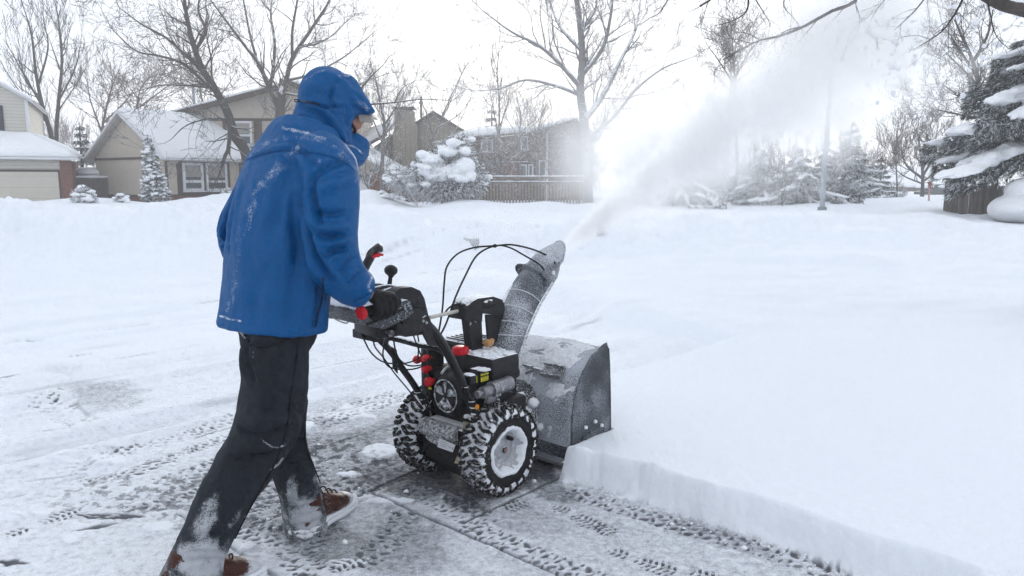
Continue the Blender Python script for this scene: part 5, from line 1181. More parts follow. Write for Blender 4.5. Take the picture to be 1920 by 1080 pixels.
class H:
    """house frame: origin, yaw; local x along the front, y back, z up"""
    def __init__(s,name,org,yaw,label,cat='house'):
        s.o=empty(name,org,yaw,label,cat)
        s.cnt=0
    def box(s,name,x0,x1,y0,y1,z0,z1,mat,par=None,sm=False):
        c=MB(); c.box(((x0+x1)/2,(y0+y1)/2,(z0+z1)/2),(x1-x0,y1-y0,z1-z0)); return c.build(name,mat,par or s.o,smooth=sm)
    def gable_wall(s,name,x0,x1,y0,y1,z0,ze,za,mat,along='y'):
        """walls with gable ends; ridge runs along 'y' (gables face +-y) or 'x'"""
        c=MB()
        if along=='y':
            xm=(x0+x1)/2; c.poly3([(x0,y0,z0),(x1,y0,z0),(x1,y0,ze),(xm,y0,za),(x0,y0,ze)],(0,y1-y0,0))
        else:
            ym=(y0+y1)/2; c.poly3([(x0,y0,z0),(x0,y1,z0),(x0,y1,ze),(x0,ym,za),(x0,y0,ze)],(x1-x0,0,0))
        return c.build(name,mat,s.o,smooth=False)
    def roof(s,x0,x1,y0,y1,ze,za,along,ov=.35,th=.10,sn=.30,mat=None,side=None,seed=0,edge=None):
        """two pitched slabs with an uneven snow blanket"""
        c=MB(); sb=MB()
        sides=(-1,1) if side is None else (side,)
        for sd_ in sides:
            if along=='y':
                xm=(x0+x1)/2; hw=(x1-x0)/2; sl=(za-ze)/hw; xe=hw+ov
                A=lambda t,u,h:(xm+sd_*xe*t, (y0-ov)+(y1-y0+2*ov)*u, za-sl*xe*t+h)
            else:
                ym=(y0+y1)/2; hw=(y1-y0)/2; sl=(za-ze)/hw; xe=hw+ov
                A=lambda t,u,h:((x0-ov)+(x1-x0+2*ov)*u, ym+sd_*xe*t, za-sl*xe*t+h)
            P=[A(0,0,.01),A(1,0,.01),A(1,1,.01),A(0,1,.01)]; c.poly3(P,(0,0,th))
            n1,n2=14,18; v=[];f=[]
            for lay in (0,1):
                for i in range(n1+1):
                    for j in range(n2+1):
                        t_=i/n1;u_=j/n2; e=min(t_*99 if False else 1,1)*min((1-t_)*9+.35,1)*min(min(u_,1-u_)*9+.45,1)
                        k=sn*(1+.28*float(fbm(t_*4+seed,u_*5,s=seed,o=3)))*e if lay else 0.
                        tt=t_*1.015; p=A(tt,-.006+u_*1.012,th+.012+k); v.append(p)
            K=(n1+1)*(n2+1)
            for i in range(n1):
                for j in range(n2): a=i*(n2+1)+j; f+=[(K+a,K+a+1,K+a+n2+2,K+a+n2+1)]
            for i in range(n1):
                for j in (0,n2): a=i*(n2+1)+j; f.append((a,a+n2+1,K+a+n2+1,K+a))
            for j in range(n2):
                a=n1*(n2+1)+j; f.append((a,a+1,K+a+1,K+a))
            sb.add(v,f)
        r=c.build('roof',mat or BRN,s.o,smooth=False); sb.build('roof_snow',SNOW,r,angle=180); return r
    def window(s,face,a0,a1,z0,z1,pos,fr=WHT,w=.09,mull=1,rail=None,cur=False,depth=.06,par=None):
        """face 'y-' (front) or 'x-','x+'; a = coordinate along the wall, pos = wall plane"""
        sg=-1 if face[1]=='-' else 1; ax=face[0]
        def bx(mb,aa,ab,za_,zb,d0,d1):
            ca,cz=(aa+ab)/2,(za_+zb)/2; dd=pos+sg*(d0+d1)/2; th=abs(d1-d0)
            if ax=='y': mb.box((ca,dd,cz),(ab-aa,th,zb-za_))
            else: mb.box((dd,ca,cz),(th,ab-aa,zb-za_))
        c=MB(); bx(c,a0,a1,z0,z0+w,.0,depth); bx(c,a0,a1,z1-w,z1,0,depth); bx(c,a0,a0+w,z0+w,z1-w,0,depth); bx(c,a1-w,a1,z0+w,z1-w,0,depth)
        fo=c.build('window',fr,par or s.o,smooth=False)
        g=MB(); bx(g,a0+w,a1-w,z0+w,z1-w,-.02,.012); g.build('pane',GLS,fo,smooth=False)
        if cur: g=MB(); bx(g,a0+w,a1-w,z0+w+(z1-z0)*.40,z1-w,.013,.017); g.build('curtain',CUR,fo,smooth=False)
        m=MB(); k=False
        for i in range(1,mull+1):
            x=a0+(a1-a0)*i/(mull+1); bx(m,x-w*.35,x+w*.35,z0+w,z1-w,.018,depth*.9) if mull>0 else None; k=True
        if rail: zz=z0+(z1-z0)*rail; bx(m,a0+w,a1-w,zz-w*.5,zz+w*.5,.018,depth*.95); k=True
        if k: m.build('muntin',fr,fo,smooth=False)
        sn_=MB(); bx(sn_,a0-.03,a1+.03,z0-.05,z0+.01,0,depth+.08); so=sn_.build('sill',fr,fo,smooth=False)
        return fo
Y1=38.
# --- left house with garage
def snowslab(pts,th,name,par,seed):
    P=[np.array(p,float) for p in pts]; n1,n2=10,18; v=[];f=[]
    for lay in (0,1):
        for i in range(n1+1):
            for j in range(n2+1):
                t_,u_=i/n1,j/n2; p=(P[0]*(1-u_)+P[1]*u_)*(1-t_)+(P[3]*(1-u_)+P[2]*u_)*t_; e=min(min(t_,1-t_)*7+.4,1)*min(min(u_,1-u_)*9+.4,1); v.append(p+np.array([0,0,.11+(th*e*(1+.3*float(fbm(t_*4,u_*6,s=seed,o=3))) if lay else 0)]))
    K=(n1+1)*(n2+1); W_=n2+1
    for i in range(n1):
        for j in range(n2): a=i*W_+j; f+=[(K+a,K+a+1,K+a+W_+1,K+a+W_),(a,a+W_,a+W_+1,a+1)]
    for i in range(n1):
        for j in (0,n2): a=i*W_+j; f.append((a,a+W_,K+a+W_,K+a))
    for j in range(n2):
        for i in (0,n1): a=i*W_+j; f.append((a,a+1,K+a+1,K+a))
    c=MB(); c.add(v,f); return c.build(name,SNOW,par,angle=180)
P=at(139,385,37.)
h=H('siding_house',(P[0],P[1],0.),R_(27),'cream sided two storey house with dark shutters behind a snow topped garage')
gw=6.5
h.box('garage_wall',-gw,0,0,6.5,0,2.36,SID); h.box('brick_pier',-.46,.03,-.06,6.55,0,2.34,BRK); h.box('garage_door',-5.2,-.56,-.05,.05,0,1.80,GDR); h.box('door_trim',-5.3,-.48,-.07,.0,1.80,1.90,BRN); h.box('door_trim',-.56,-.47,-.07,.0,0,1.80,BRN); h.box('fascia_band',-gw,-.48,-.03,.0,1.96,2.30,SID)
c=MB(); c.poly3([(-gw,-.40,2.36),(.30,-.40,2.36),(-1.75,2.6,3.5),(-gw,2.6,3.5)],(0,0,.1)); rf=c.build('garage_roof',WHT,h.o,smooth=False)
c=MB(); c.tube([(-gw,-.45,2.42),(.35,-.45,2.42)],.06,8); c.build('gutter',WHT,h.o)
snowslab([(-gw,-.45,2.38),(.36,-.45,2.38),(-1.72,2.6,3.5),(-gw,2.6,3.5)],.30,'roof_snow',rf,21); snowslab([(.36,-.45,2.38),(.36,5.5,2.38),(-1.8,5.,3.5),(-1.8,2.6,3.5)],.30,'roof_snow',rf,22)
h.gable_wall('wall',-9.0,-1.80,2.6,11,0,5.35,7.5,SID,'y')
h.box('corner_board',-1.92,-1.78,2.53,2.6,0,5.35,WHT)
h.roof(-9.0,-1.80,2.6,11,5.35,7.5,'y',ov=.25,sn=.20,seed=2,mat=WHT)
w=h.window('y-',-4.9,-3.35,3.55,5.0,2.6,mull=1,rail=.5)
h.box('shutter',-3.30,-2.85,2.52,2.6,3.5,5.05,SHT); h.box('shutter',-5.4,-4.95,2.52,2.6,3.5,5.05,SHT)
# wooden fence with a snow cap and the low shed roof behind
def boards(name,A,Bp,z0,z1,label,cat='fence',pw=.14,mat=WDF,cap=True,gap=.012,rails=(.25,.85),th=.025,snow=.10,jit=.02,group=None,posts=2.4):
    A=np.array(A);Bp=np.array(Bp); d=(Bp-A)[:2]; L_=np.linalg.norm(d); yaw=math.atan2(d[1],d[0]); r=empty(name,(A[0],A[1],z0),yaw,label,cat,group); rg=np.random.RandomState(int(L_*10))
    c=MB(); x=0; H_=z1-z0
    while x<L_:
        hh=H_+rg.uniform(-jit,jit); c.box((x+pw/2,0+rg.uniform(-.006,.006),hh/2),(pw-gap,th,hh)); x+=pw
    c.build('boards',mat,r,smooth=False)
    for q_ in rails: c=MB(); c.box((L_/2,.045,H_*q_),(L_,.05,.09)); c.build('rail',mat,r,smooth=False)
    x=0
    while x<=L_+.01: c=MB(); c.box((x,.11,(H_+.08)/2),(.1,.1,H_+.08)); c.build('post',mat,r,smooth=False); x+=posts
    if cap:
        c=MB(); n=max(6,int(L_/.25)); c.sect([((L_*k/n,.01,H_+snow*.35+.02*vn(k*.5,0.,s=3)),(0,.075,0),(0,0,snow*(.5+.25*float(vn(k*.7,1.,s=5))))) for k in range(n+1)],n=12); c.build('fence_snow',SNOW,r)
    return r
A=at(138,385,39.5);D=at(222,385,41.); boards('wooden_fence',(A[0],A[1],0),(D[0],D[1],0),0.,1.55,'brown board fence between the cream garage and the beige garage gable')
A=at(178,330,42.); sh=empty('garden_shed',(A[0],A[1],0),.1,'low shed with a thick rounded snow cap behind the brown fence','shed')
c=MB(); c.box((0,0,.85),(2.1,1.6,1.7)); c.build('shed_wall',WDF,sh,smooth=False); c=MB(); c.ell((-.15,-.2,1.76),(1.25,1.1,.36),noise=.12); c.build('shed_snow',SNOW,sh)
# --- beige house, garage wing with gable to the left
P=at(313,380,38.); h=H('beige_house',(P[0],P[1],0.),R_(58),'beige stucco house with brown trim and a snow covered front wing with double window')
# local: x along the window wall, y along gable end (going back-left)
WL=5.2; WD=6.1
h.gable_wall('wing_wall',0,WL,0,WD,.62,2.62,4.7,STU,'x'); h.box('wing_base',.02,WL-.02,.02,WD-.02,0,.62,BRK)
h.roof(0,WL,0,WD,2.62,4.7,'x',ov=.42,sn=.30,seed=5,mat=M('roof_edge_grey',(.42,.40,.38),rough=.7))
h.box('brown_band',-.05,0,-.02,WD,2.46,2.58,BRN); h.box('base_trim',-.04,0,-.02,WD,.58,.66,BRN)
h.box('brown_panel',.0,WL,-.05,0,.62,2.5,BRN); h.box('stucco_panel',.12,.58,-.09,-.05,.7,2.35,STU); h.box('stucco_panel',3.78,4.35,-.09,-.05,.7,2.35,STU)
h.window('y-',.92,2.12,.85,2.3,-.05,w=.14,mull=0,rail=.34,cur=True); h.window('y-',2.28,3.58,.85,2.3,-.05,w=.12,mull=0,rail=.34,cur=True)
c=MB(); c.tube(spline([(.62,-.10,2.3),(.55,-.25,2.42),(.42,-.3,2.5)],8),.05,8); c.build('downpipe',STU,h.o)
# two storey block behind, broad gable towards the street
P2=at(300,380,42.5); h2=P2-np.array([P[0],P[1],0]); 
h=H('gabled_house',(at(312,380,43.)[0],43.,0.),R_(4),'two storey beige house with a broad low snow covered gable behind the bare trees')
GW=10.7; GA=7.3
c=MB(); c.poly3([(0,0,0),(GW,0,0),(GW,0,5.55),(GA,0,6.75),(0,0,4.85)],(0,8,0)); c.build('wall',STU,h.o,smooth=False)
for (xa,za_,xb,zb_,sd) in ((-.45,4.73,GA,6.75,31),(GW+.4,5.41,GA,6.75,32)):
    c=MB(); c.poly3([(xa,-.45,za_+.01),(xb,-.45,zb_+.01),(xb,8.4,zb_+.01),(xa,8.4,za_+.01)],(0,0,.10)); rf=c.build('roof',BRN,h.o,smooth=False); snowslab([(xa,-.45,za_),(xb,-.45,zb_),(xb,8.4,zb_),(xa,8.4,za_)],.26,'roof_snow',rf,sd)
c=MB(); c.poly3([(-.45,-.5,4.53),(GA,-.5,6.55),(GA,-.5,6.77),(-.45,-.5,4.75)],(0,.08,0)); c.poly3([(GA,-.5,6.55),(GW+.4,-.5,5.21),(GW+.4,-.5,5.43),(GA,-.5,6.77)],(0,.08,0)); c.build('barge_board',BRN,h.o,smooth=False)
h.box('timber',0,GW,-.05,0,4.72,4.86,BRN); h.box('timber',3.35,3.55,-.05,0,2.6,4.72,BRN); h.box('timber',5.05,5.5,-.05,0,2.6,4.72,BRN); h.box('timber',0,GW,-.05,0,2.5,2.62,BRN)
h.window('y-',3.85,4.95,3.35,4.7,0,w=.12,mull=0,rail=.42,cur=True)
h.box('flue_pipe',1.1,1.26,2,2.16,5,7.0,METAL)
# garage with sloping roof to the right of the person
P=at(716,352,40.); h=H('side_garage',(P[0],P[1],0.),R_(-3),'cream garage with a steep snow edged roof and brick corner right of the person','garage')
h.gable_wall('wall',-5.2,0,0,6,.9,2.0,3.55,STU,'y'); h.box('brick_corner',-.62,.03,-.05,6.05,0,1.98,BRK); h.box('brown_band',-5.2,-.62,-.04,0,1.55,1.72,BRN); h.box('garage_door',-4.8,-.7,-.05,.04,0,1.5,WHT)
h.box('lower_wall',-5.15,-.6,.02,6,0,.9,STU); h.roof(-5.2,0,0,6,2.0,3.55,'y',ov=.5,sn=.12,seed=12,mat=M('roof_edge_pale',(.45,.43,.40),rough=.7))
c=MB(); c.tube([(-.1,-.55,1.92),(-.02,-.55,1.84)],.05,8); c.build('gutter_end',BRN,h.o)
# --- tan house with tall chimney
YT=48.; s=48.5/FP
def X(px_,Y): return at(px_,340,Y)[0]
h=H('tan_house',(X(672,YT),YT,0.),R_(0),'tan sided house with a wide stepped chimney and dark gable, brick along its base')
u=lambda px_: X(px_,YT)-X(672,YT)
zz=lambda y,Y=YT: at(960,y,Y)[2]
c=MB(); c.poly3([(u(690),0,0),(u(880),0,0),(u(880),0,zz(250)),(u(815),0,zz(212)),(u(760),0,zz(245)),(u(735),0,zz(252)),(u(690),0,zz(285))],(0,8,0)); c.build('wall',TNS,h.o,smooth=False)
c=MB(); c.poly3([(u(742),-.7,0),(u(786),-.7,0),(u(786),-.7,zz(235)),(u(779),-.7,zz(228)),(u(779),-.7,zz(209)),(u(745),-.7,zz(206)),(u(745),-.7,zz(240)),(u(742),-.7,zz(250))],(0,1.0,0)); ch_=c.build('chimney',TNS,h.o,smooth=False)
c=MB(); c.box((u(762),-.2,zz(206)+.06),(u(782)-u(743),1.15,.12)); c.build('chimney_cap',BRN,ch_,smooth=False)
c=MB(); c.box((u(789),.8,zz(200)),(.12,.12,1.4)); c.box((u(789),.8,zz(190)),(.22,.22,.1)); c.build('flue_pipe',BRN,h.o,smooth=False)
c=MB(); c.poly3([(u(880)+.1,-.3,zz(250)-.05),(u(815),-.3,zz(208)),(u(765),-.3,zz(240)),(u(765),-.3,zz(244)),(u(815),-.3,zz(212)-.12),(u(880),-.3,zz(254))],(0,.3,0)); c.poly3([(u(865),-.3,zz(244)),(u(905),-.3,zz(262)),(u(905),3,zz(262)),(u(865),3,zz(244))],(0,0,.12)); c.build('gable_trim',BRN,h.o,smooth=False)
h.box('brick_base',u(690)-.02,u(895),-.04,0,0,zz(313),BRD)
h.box('lower_wing_wall',u(668),u(700),-1.0,4,0,zz(292),TNS)
c=MB(); v=[];f=[]
A=[(u(655),-1.4,zz(290)),(u(736),-1.4,zz(252)),(u(736),3.5,zz(222)),(u(655),3.5,zz(250))]
c.poly3(A,(0,0,.35)); c.build('roof_snow',SNOW,h.o,smooth=False)
c=MB(); c.tube([(u(668),-1.5,zz(291)),(u(735),-1.5,zz(254))],.10,6); c.build('eave_trim',BRN,h.o)
# --- brown brick house
YB=44.; h=H('brown_brick_house',(X(860,YB),YB,0.),R_(0),'dark brown brick two storey house with a low snow roof half hidden by blown snow')
u=lambda px_: X(px_,YB)-X(860,YB)
zb=lambda y: at(960,y,YB)[2]
c=MB(); c.poly3([(u(868),0,0),(u(1112),0,0),(u(1112),0,zb(258)),(u(1075),0,zb(228)),(u(1010),0,zb(246)),(u(985),0,zb(252)),(u(868),0,zb(262))],(0,8,0)); c.build('wall',BRD,h.o,smooth=False)
h.box('brick_panel',u(940),u(972),-.05,0,0,zb(305),M('reddish_brick',(.20,.10,.08),rough=.9,var=.3,stripe=('z',.085,.16,1.3)))
def slope(pts,th,name,mat,t=(0,0,.3),par=None):
    c=MB(); c.poly3(pts,t); return c.build(name,mat,par or h.o,smooth=False)
rf=slope([(u(850),-.6,zb(264)),(u(988),-.6,zb(252)),(u(985),5,zb(234)),(u(872),5,zb(240))],.1,'roof',RFD,(0,0,.1))
snowslab([(u(850),-.6,zb(264)),(u(988),-.6,zb(252)),(u(985),5,zb(234)),(u(872),5,zb(240))],.30,'roof_snow',rf,3)
rf=slope([(u(985),-.7,zb(254)),(u(1076),-.7,zb(228)),(u(1076),7,zb(226)),(u(985),7,zb(250))],.1,'roof',RFD,(0,0,.1)); snowslab([(u(985),-.7,zb(254)),(u(1076),-.7,zb(228)),(u(1076),7,zb(226)),(u(985),7,zb(250))],.22,'roof_snow',rf,5)
rf=slope([(u(1076),-.7,zb(228)),(u(1122),-.7,zb(264)),(u(1122),7,zb(262)),(u(1076),7,zb(226))],.1,'roof',RFD,(0,0,.1)); snowslab([(u(1076),-.7,zb(228)),(u(1122),-.7,zb(264)),(u(1122),7,zb(262)),(u(1076),7,zb(226))],.22,'roof_snow',rf,6)
for (a,b,c0,c1,m_) in ((902,925,285,262,1),(976,990,281,255,0),(974,988,332,308,0),(990,1000,332,308,0),(1010,1024,335,300,0)): h.window('y-',u(a),u(b),zb(c0),zb(c1),0,w=.08,mull=m_)
h.box('drip_cap',u(940),u(990),-.12,0,zb(304),zb(302.5),WHT); h.box('downpipe',u(1024),u(1027),-.12,0,0,zb(250),WHT)
# picket fence in front of it
YF=30.
def xf(px_,Y=YF): return at(px_,360,Y)[0]
pf_=empty('picket_fence',(xf(897),YF,.2),0,'grey picket fence with two snow lined rails in front of the brown house','fence'); LF=xf(1095)-xf(897)
zf=lambda y: at(960,y,YF)[2]-.2
c=MB(); x=0
while x<LF: c.box((x,0,zf(343)/2),(.075,.02,zf(343)+.0)); x+=.125
c.build('pickets',M('picket_wood',(.27,.24,.21),rough=.9,var=.3,snow=(.9,9)),pf_,smooth=False)['kind']='stuff'
FRL=M('fence_rail_wood',(.15,.13,.11),rough=.9,var=.3)
for y in (331,341):
    c=MB(); c.box((LF/2,.04,zf(y)-.05),(LF,.06,.09)); rl=c.build('rail',FRL,pf_,smooth=False)
    c=MB(); n=40; c.sect([((LF*k/n,.03,zf(y)+.02),(0,.04,0),(0,0,.022+.010*float(vn(k*.8,0.,s=int(y))))) for k in range(n+1)],n=8); c.build('rail_snow',SNOW,rl)
x=0
while x<LF: c=MB(); c.box((x,.08,zf(330)/2),(.1,.1,zf(330))); c.build('post',FRL,pf_,smooth=False); x+=1.0
# low fence / wall line by the round evergreen
A=at(722,335,38.);D=at(792,335,38.); boards('low_board_fence',(A[0],A[1],0),(D[0],D[1],0),0,1.45,'low dark board fence topped with snow between the side garage and the round evergreen',mat=BRD,snow=.12)
# --- far right: weathered fence under the spruce
YS=21.5; zc=at(1770,403,YS)[2]
A=at(1769,400,YS);D=at(1845,400,YS-.9); m_=at(1870,400,YS+2.2)
WD2=M('grey_weathered_cedar',(.135,.115,.105),rough=.9,var=.55,vs=2.2,streak=(9,9,.5),bump=.4,bs=7)
boards('cedar_fence',(A[0],A[1],0),(D[0],D[1],0),0,1.24,'tall weathered grey cedar fence under the big snowy spruce',mat=WD2,cap=False,pw=.13)
A2=at(1846,400,YS-.9);D2=at(1880,400,YS+1.5); boards('cedar_fence',(A2[0],A2[1],0),(D2[0],D2[1],0),0,1.22,'return length of the weathered cedar fence beside the snow covered mound',mat=WD2,cap=False,pw=.13)
# --- distant houses
YH=70.
h=H('snow_roofed_house',(X(1310,YH),YH,0.),R_(0),'distant house whose steep white roof shows between the bare trunk and snowy firs')
u=lambda px_: X(px_,YH)-X(1310,YH)
zh=lambda y: at(960,y,YH)[2]
GRY=M('distant_wall',(.14,.13,.13),rough=.9,var=.2)
c=MB(); c.poly3([(u(1318),0,0),(u(1450),0,0),(u(1450),0,zh(315)),(u(1318),0,zh(315))],(0,9,0)); c.build('wall',GRY,h.o,smooth=False)
c=MB(); c.poly3([(u(1362),-1.2,0),(u(1428),-1.2,0),(u(1428),-1.2,zh(325)),(u(1395),-1.2,zh(305)),(u(1362),-1.2,zh(335))],(0,1.2,0)); c.build('gable_wall',GRY,h.o,smooth=False)
snowslab([(u(1308),-1.,zh(318)),(u(1456),-1.,zh(318)),(u(1450),4.5,zh(281)),(u(1348),4.5,zh(277))],.5,'roof_snow',h.o,8)
snowslab([(u(1355),-1.8,zh(342)),(u(1396),-1.8,zh(304)),(u(1400),2,zh(292)),(u(1356),2,zh(326))],.35,'roof_snow',h.o,9)
YR=85.
h=H('far_brick_house',(X(1655,YR),YR,0.),R_(0),'far low house with long snowy roof over a dark brick wall beyond the parked car')
u=lambda px_: X(px_,YR)-X(1655,YR)
zr=lambda y: at(960,y,YR)[2]
h.box('wall',u(1668),u(1790),0,8,0,zr(350),BRK)
snowslab([(u(1660),-1,zr(353)),(u(1800),-1,zr(353)),(u(1790),5,zr(318)),(u(1672),5,zr(316))],.5,'roof_snow',h.o,10); snowslab([(u(1706),-1.3,zr(354)),(u(1736),-1.3,zr(354)),(u(1724),2,zr(338)),(u(1716),2,zr(338))],.4,'dormer_snow',h.o,11)
h.window('y-',u(1745),u(1752),zr(361),zr(355),0,mull=0); h.window('y-',u(1765),u(1772),zr(361),zr(355),0,mull=0)
YG=60.; h=H('distant_garage',(X(1572,YG),YG,0.),0.,'small grey distant garage with flat snow roof behind the bare saplings','garage'); u=lambda px_: X(px_,YG)-X(1572,YG); zg=lambda y: at(960,y,YG)[2]
h.box('wall',0,u(1608),0,4,0,zg(356),GRY); snowslab([(-.3,-.4,zg(357)),(u(1608)+.3,-.4,zg(357)),(u(1608)+.3,4,zg(357)),(-.3,4,zg(357))],.3,'roof_snow',h.o,12)
# --- parked car far right
YC=62.; cx=X(1755,YC); zc0=at(1755,377,YC)[2]
car=empty('parked_car',(cx,YC,zc0),R_(8),'dark parked car under a thick snow blanket near the red and white sign','car')
c=MB(); pr=[(-2.1,.25),(-2.1,.75),(-1.5,.85),(-.9,1.35),(.7,1.38),(1.4,.92),(2.05,.80),(2.12,.3)]; c.poly3([(a*.62,-.8,b) for a,b in pr],(0,1.6,0)); c.build('body',M('car_paint_dark',(.03,.035,.04),rough=.3,coat=.5),car,smooth=False)
c=MB(); c.ell((0,0,1.18),(1.0,.88,.34),noise=.08); c.ell((.75,0,.88),(.6,.8,.14)); c.build('car_snow',SNOW,car)
for sx_ in (-.78,.80):
    for sy_ in (-.8,.8): c=MB(); c.lathe([(0,-.1),(.3,-.1),(.32,0),(.3,.1),(0,.1)],(sx_,sy_,.3),ax=1,n=18); c.build('wheel',RUB,car)
c=MB(); c.box((.1,-.81,1.05),(1.1,.03,.28)); c.build('side_window',GLS,car,smooth=False)
for sy_ in (-.5,.5): c=MB(); c.ell((1.30,sy_,.68),(.06,.14,.08)); c.build('headlight',WHT,car)
# --- street furniture
YP=23.; b=at(1541,400,YP); gzv=b[2]
lp=empty('lamp_post',(b[0],b[1],gzv-.3),0,'tall grey lamp post standing in the deep snow, its top lost in the snow plume','lamp post')
c=MB(); c.tube([(0,0,0),(0,0,1.6),(.06,0,5.2)],[.078,.075,.055],14); c.build('pole',M('galvanised_pole',(.34,.38,.42),rough=.6,var=.25,vs=6,frost=(.25,14)),lp)
c=MB(); c.tube(spline([(.06,0,5.1),(.2,0,5.4),(.7,0,5.5),(1.1,0,5.5)],14),.04,8); c.build('arm',METAL,lp); c=MB(); c.ell((1.3,0,5.48),(.30,.13,.08)); c.build('lamp_head',METAL,lp)
c=MB(); c.lathe([(0,0),(.19,0),(.19,.12),(.14,.2),(.13,.5),(0,.5)],(0,0,0),ax=2,n=16); c.build('pole_base',METAL,lp)
def post(name,px_,py0,py1,Y,r,label,cat,mat=METAL,lean=0.,top=None,group=None):
    Y=hit(px_,py0,Y); b=at(px_,py0,Y); t_=at(px_+lean,py1,Y); e=empty(name,(b[0],b[1],b[2]-.2),0,label,cat,group); L_=t_[2]-b[2]+.2
    c=MB(); c.tube([(0,0,0),(t_[0]-b[0],0,L_)],r,10); c.build('pole',mat,e); return e,(t_[0]-b[0],0,L_)
YSG=26.
e,t_=post('street_sign',1400,378,336,YSG,.035,'street name sign with blue plate above a small yellow plate on a thin post','street sign',mat=M('sign_post_wood',(.30,.28,.26),rough=.8),lean=4)
c=MB(); c.box((t_[0],-.04,t_[2]-.0),(.34,.02,.10)); p_=c.build('name_plate',M('blue_plate',(.15,.24,.55),rough=.5),e,smooth=False); c=MB(); c.box((t_[0],-.052,t_[2]),(.26,.004,.022)); c.build('plate_lettering',WHT,p_,smooth=False)
c=MB(); c.box((t_[0]+.02,-.04,t_[2]-.22),(.17,.02,.20)); c.box((t_[0]-.0,-.04,t_[2]-.35),(.09,.02,.08)); c.build('warning_plate',M('yellow_plate',(.55,.42,.12),rough=.5),e,smooth=False)
e,t_=post('parking_sign',1262,388,330,24.,.025,'thin dark post with a small snowy plate left of the thick tree trunk','road sign',mat=M('dark_post',(.12,.12,.13),rough=.7)); c=MB(); c.box((t_[0]+.08,-.03,t_[2]-.05),(.14,.03,.06)); c.build('plate',SNOW,e,smooth=False)
e,t_=post('crossing_sign',1742,376,342,45.,.04,'red and white sign on a striped post in front of the far brick house','road sign',mat=M('red_white_post',(.50,.34,.33),rough=.6))
c=MB(); c.box((t_[0]+.05,-.04,t_[2]-.12),(.07,.03,.32)); c.box((t_[0]+.03,-.04,t_[2]-.06),(.26,.03,.07),rot=rotm('Y',.5)); c.build('red_cross_board',M('sign_red',(.42,.10,.10),rough=.5),e,smooth=False); c=MB(); c.box((t_[0]+.16,-.06,t_[2]-.12),(.10,.02,.18)); c.build('white_board',WHT,e,smooth=False)
for i,(px_,y0,y1,Y,r,ln,lb_) in enumerate(((1438,380,268,25.,.045,9,'leaning grey utility pole beside the snowy cedar clump'),(1645,368,346,40.,.04,0,'short bare stake nearest the green spruce sapling'),(1651,368,350,40.,.04,0,'short stake second right of the spruce sapling'),(1664,368,356,40.,.05,0,'short stake in front of the dark round shrub'),
    (1586,374,352,36.,.04,0,'dark snowy stake in front of the distant garage wall'),(1442,381,372,24.,.035,0,'stub of a dark stake at the foot of the leaning pole'),(1260,300,270,30.,.0,0,None))):
    if lb_: post('utility_pole' if i==0 else 'garden_stake',px_,y0,y1,Y,r,lb_,'pole' if i==0 else 'stake',mat=M('old_wood',(.16,.15,.15),rough=.9,var=.3,frost=(.3,20)),lean=ln)
# frosted marker standing in the snow behind the blower cables, and the stub to its right
FRM=M('frosted_grey_metal',(.20,.21,.22),rough=.8,var=.3,frost=(.55,50))
YM=hit(890,468,12.); b=at(890,468,YM); e=empty('hydrant_marker',b-np.array([0,0,.25]),0,'small frosted grey marker with a flared top poking out of the snow','marker')
pts=[(868,447),(872,446),(880,448),(898,447),(899,455),(897,470),(888,466),(884,460),(879,453),(872,451)]
c=MB(); c.poly3([at(x,y,YM)-(b-np.array([0,0,.25])) for x,y in pts],(0,.05,0)); c.build('flared_top',FRM,e,smooth=False); c=MB(); c.tube([(.02,.025,-.1),(.02,.025,.25)],.03,10); c.build('stem',FRM,e)
YM=hit(1126,438,15.); b=at(1126,438,YM); e=empty('snow_stake',b-np.array([0,0,.2]),0,'short grey board stake in the open snow beneath the snow plume','stake'); c=MB(); c.poly3([(-.07,0,0),(.07,0,0),(.06,0,.38),(.0,0,.44),(-.07,0,.42)],(0,.05,0)); c.build('board',FRM,e,smooth=False)
# snow covered mound at the right edge
YQ=19.; b=at(1925,410,YQ); e=empty('snow_covered_shrub',(b[0],b[1],b[2]-.1),0,'rounded hump of deep snow burying a shrub at the right end of the cedar fence','shrub')
sc_=YQ*1.01/FP
c=MB(); c.ell((0,0,.35),(.92,.8,.40),noise=.10,ns=1.6,nu=36,nv=20,seed=2); c.ell((.12,.1,.80),(.62,.55,.34),noise=.10,ns=1.5,nu=32,nv=18,seed=5); mm_=remesh(c,.04,3); link(mm_,'snow_mound',SNOW,e,angle=180)
c=MB(); c.ell((.1,.1,.3),(.6,.5,.4)); c.build('twigs',BRN,e)
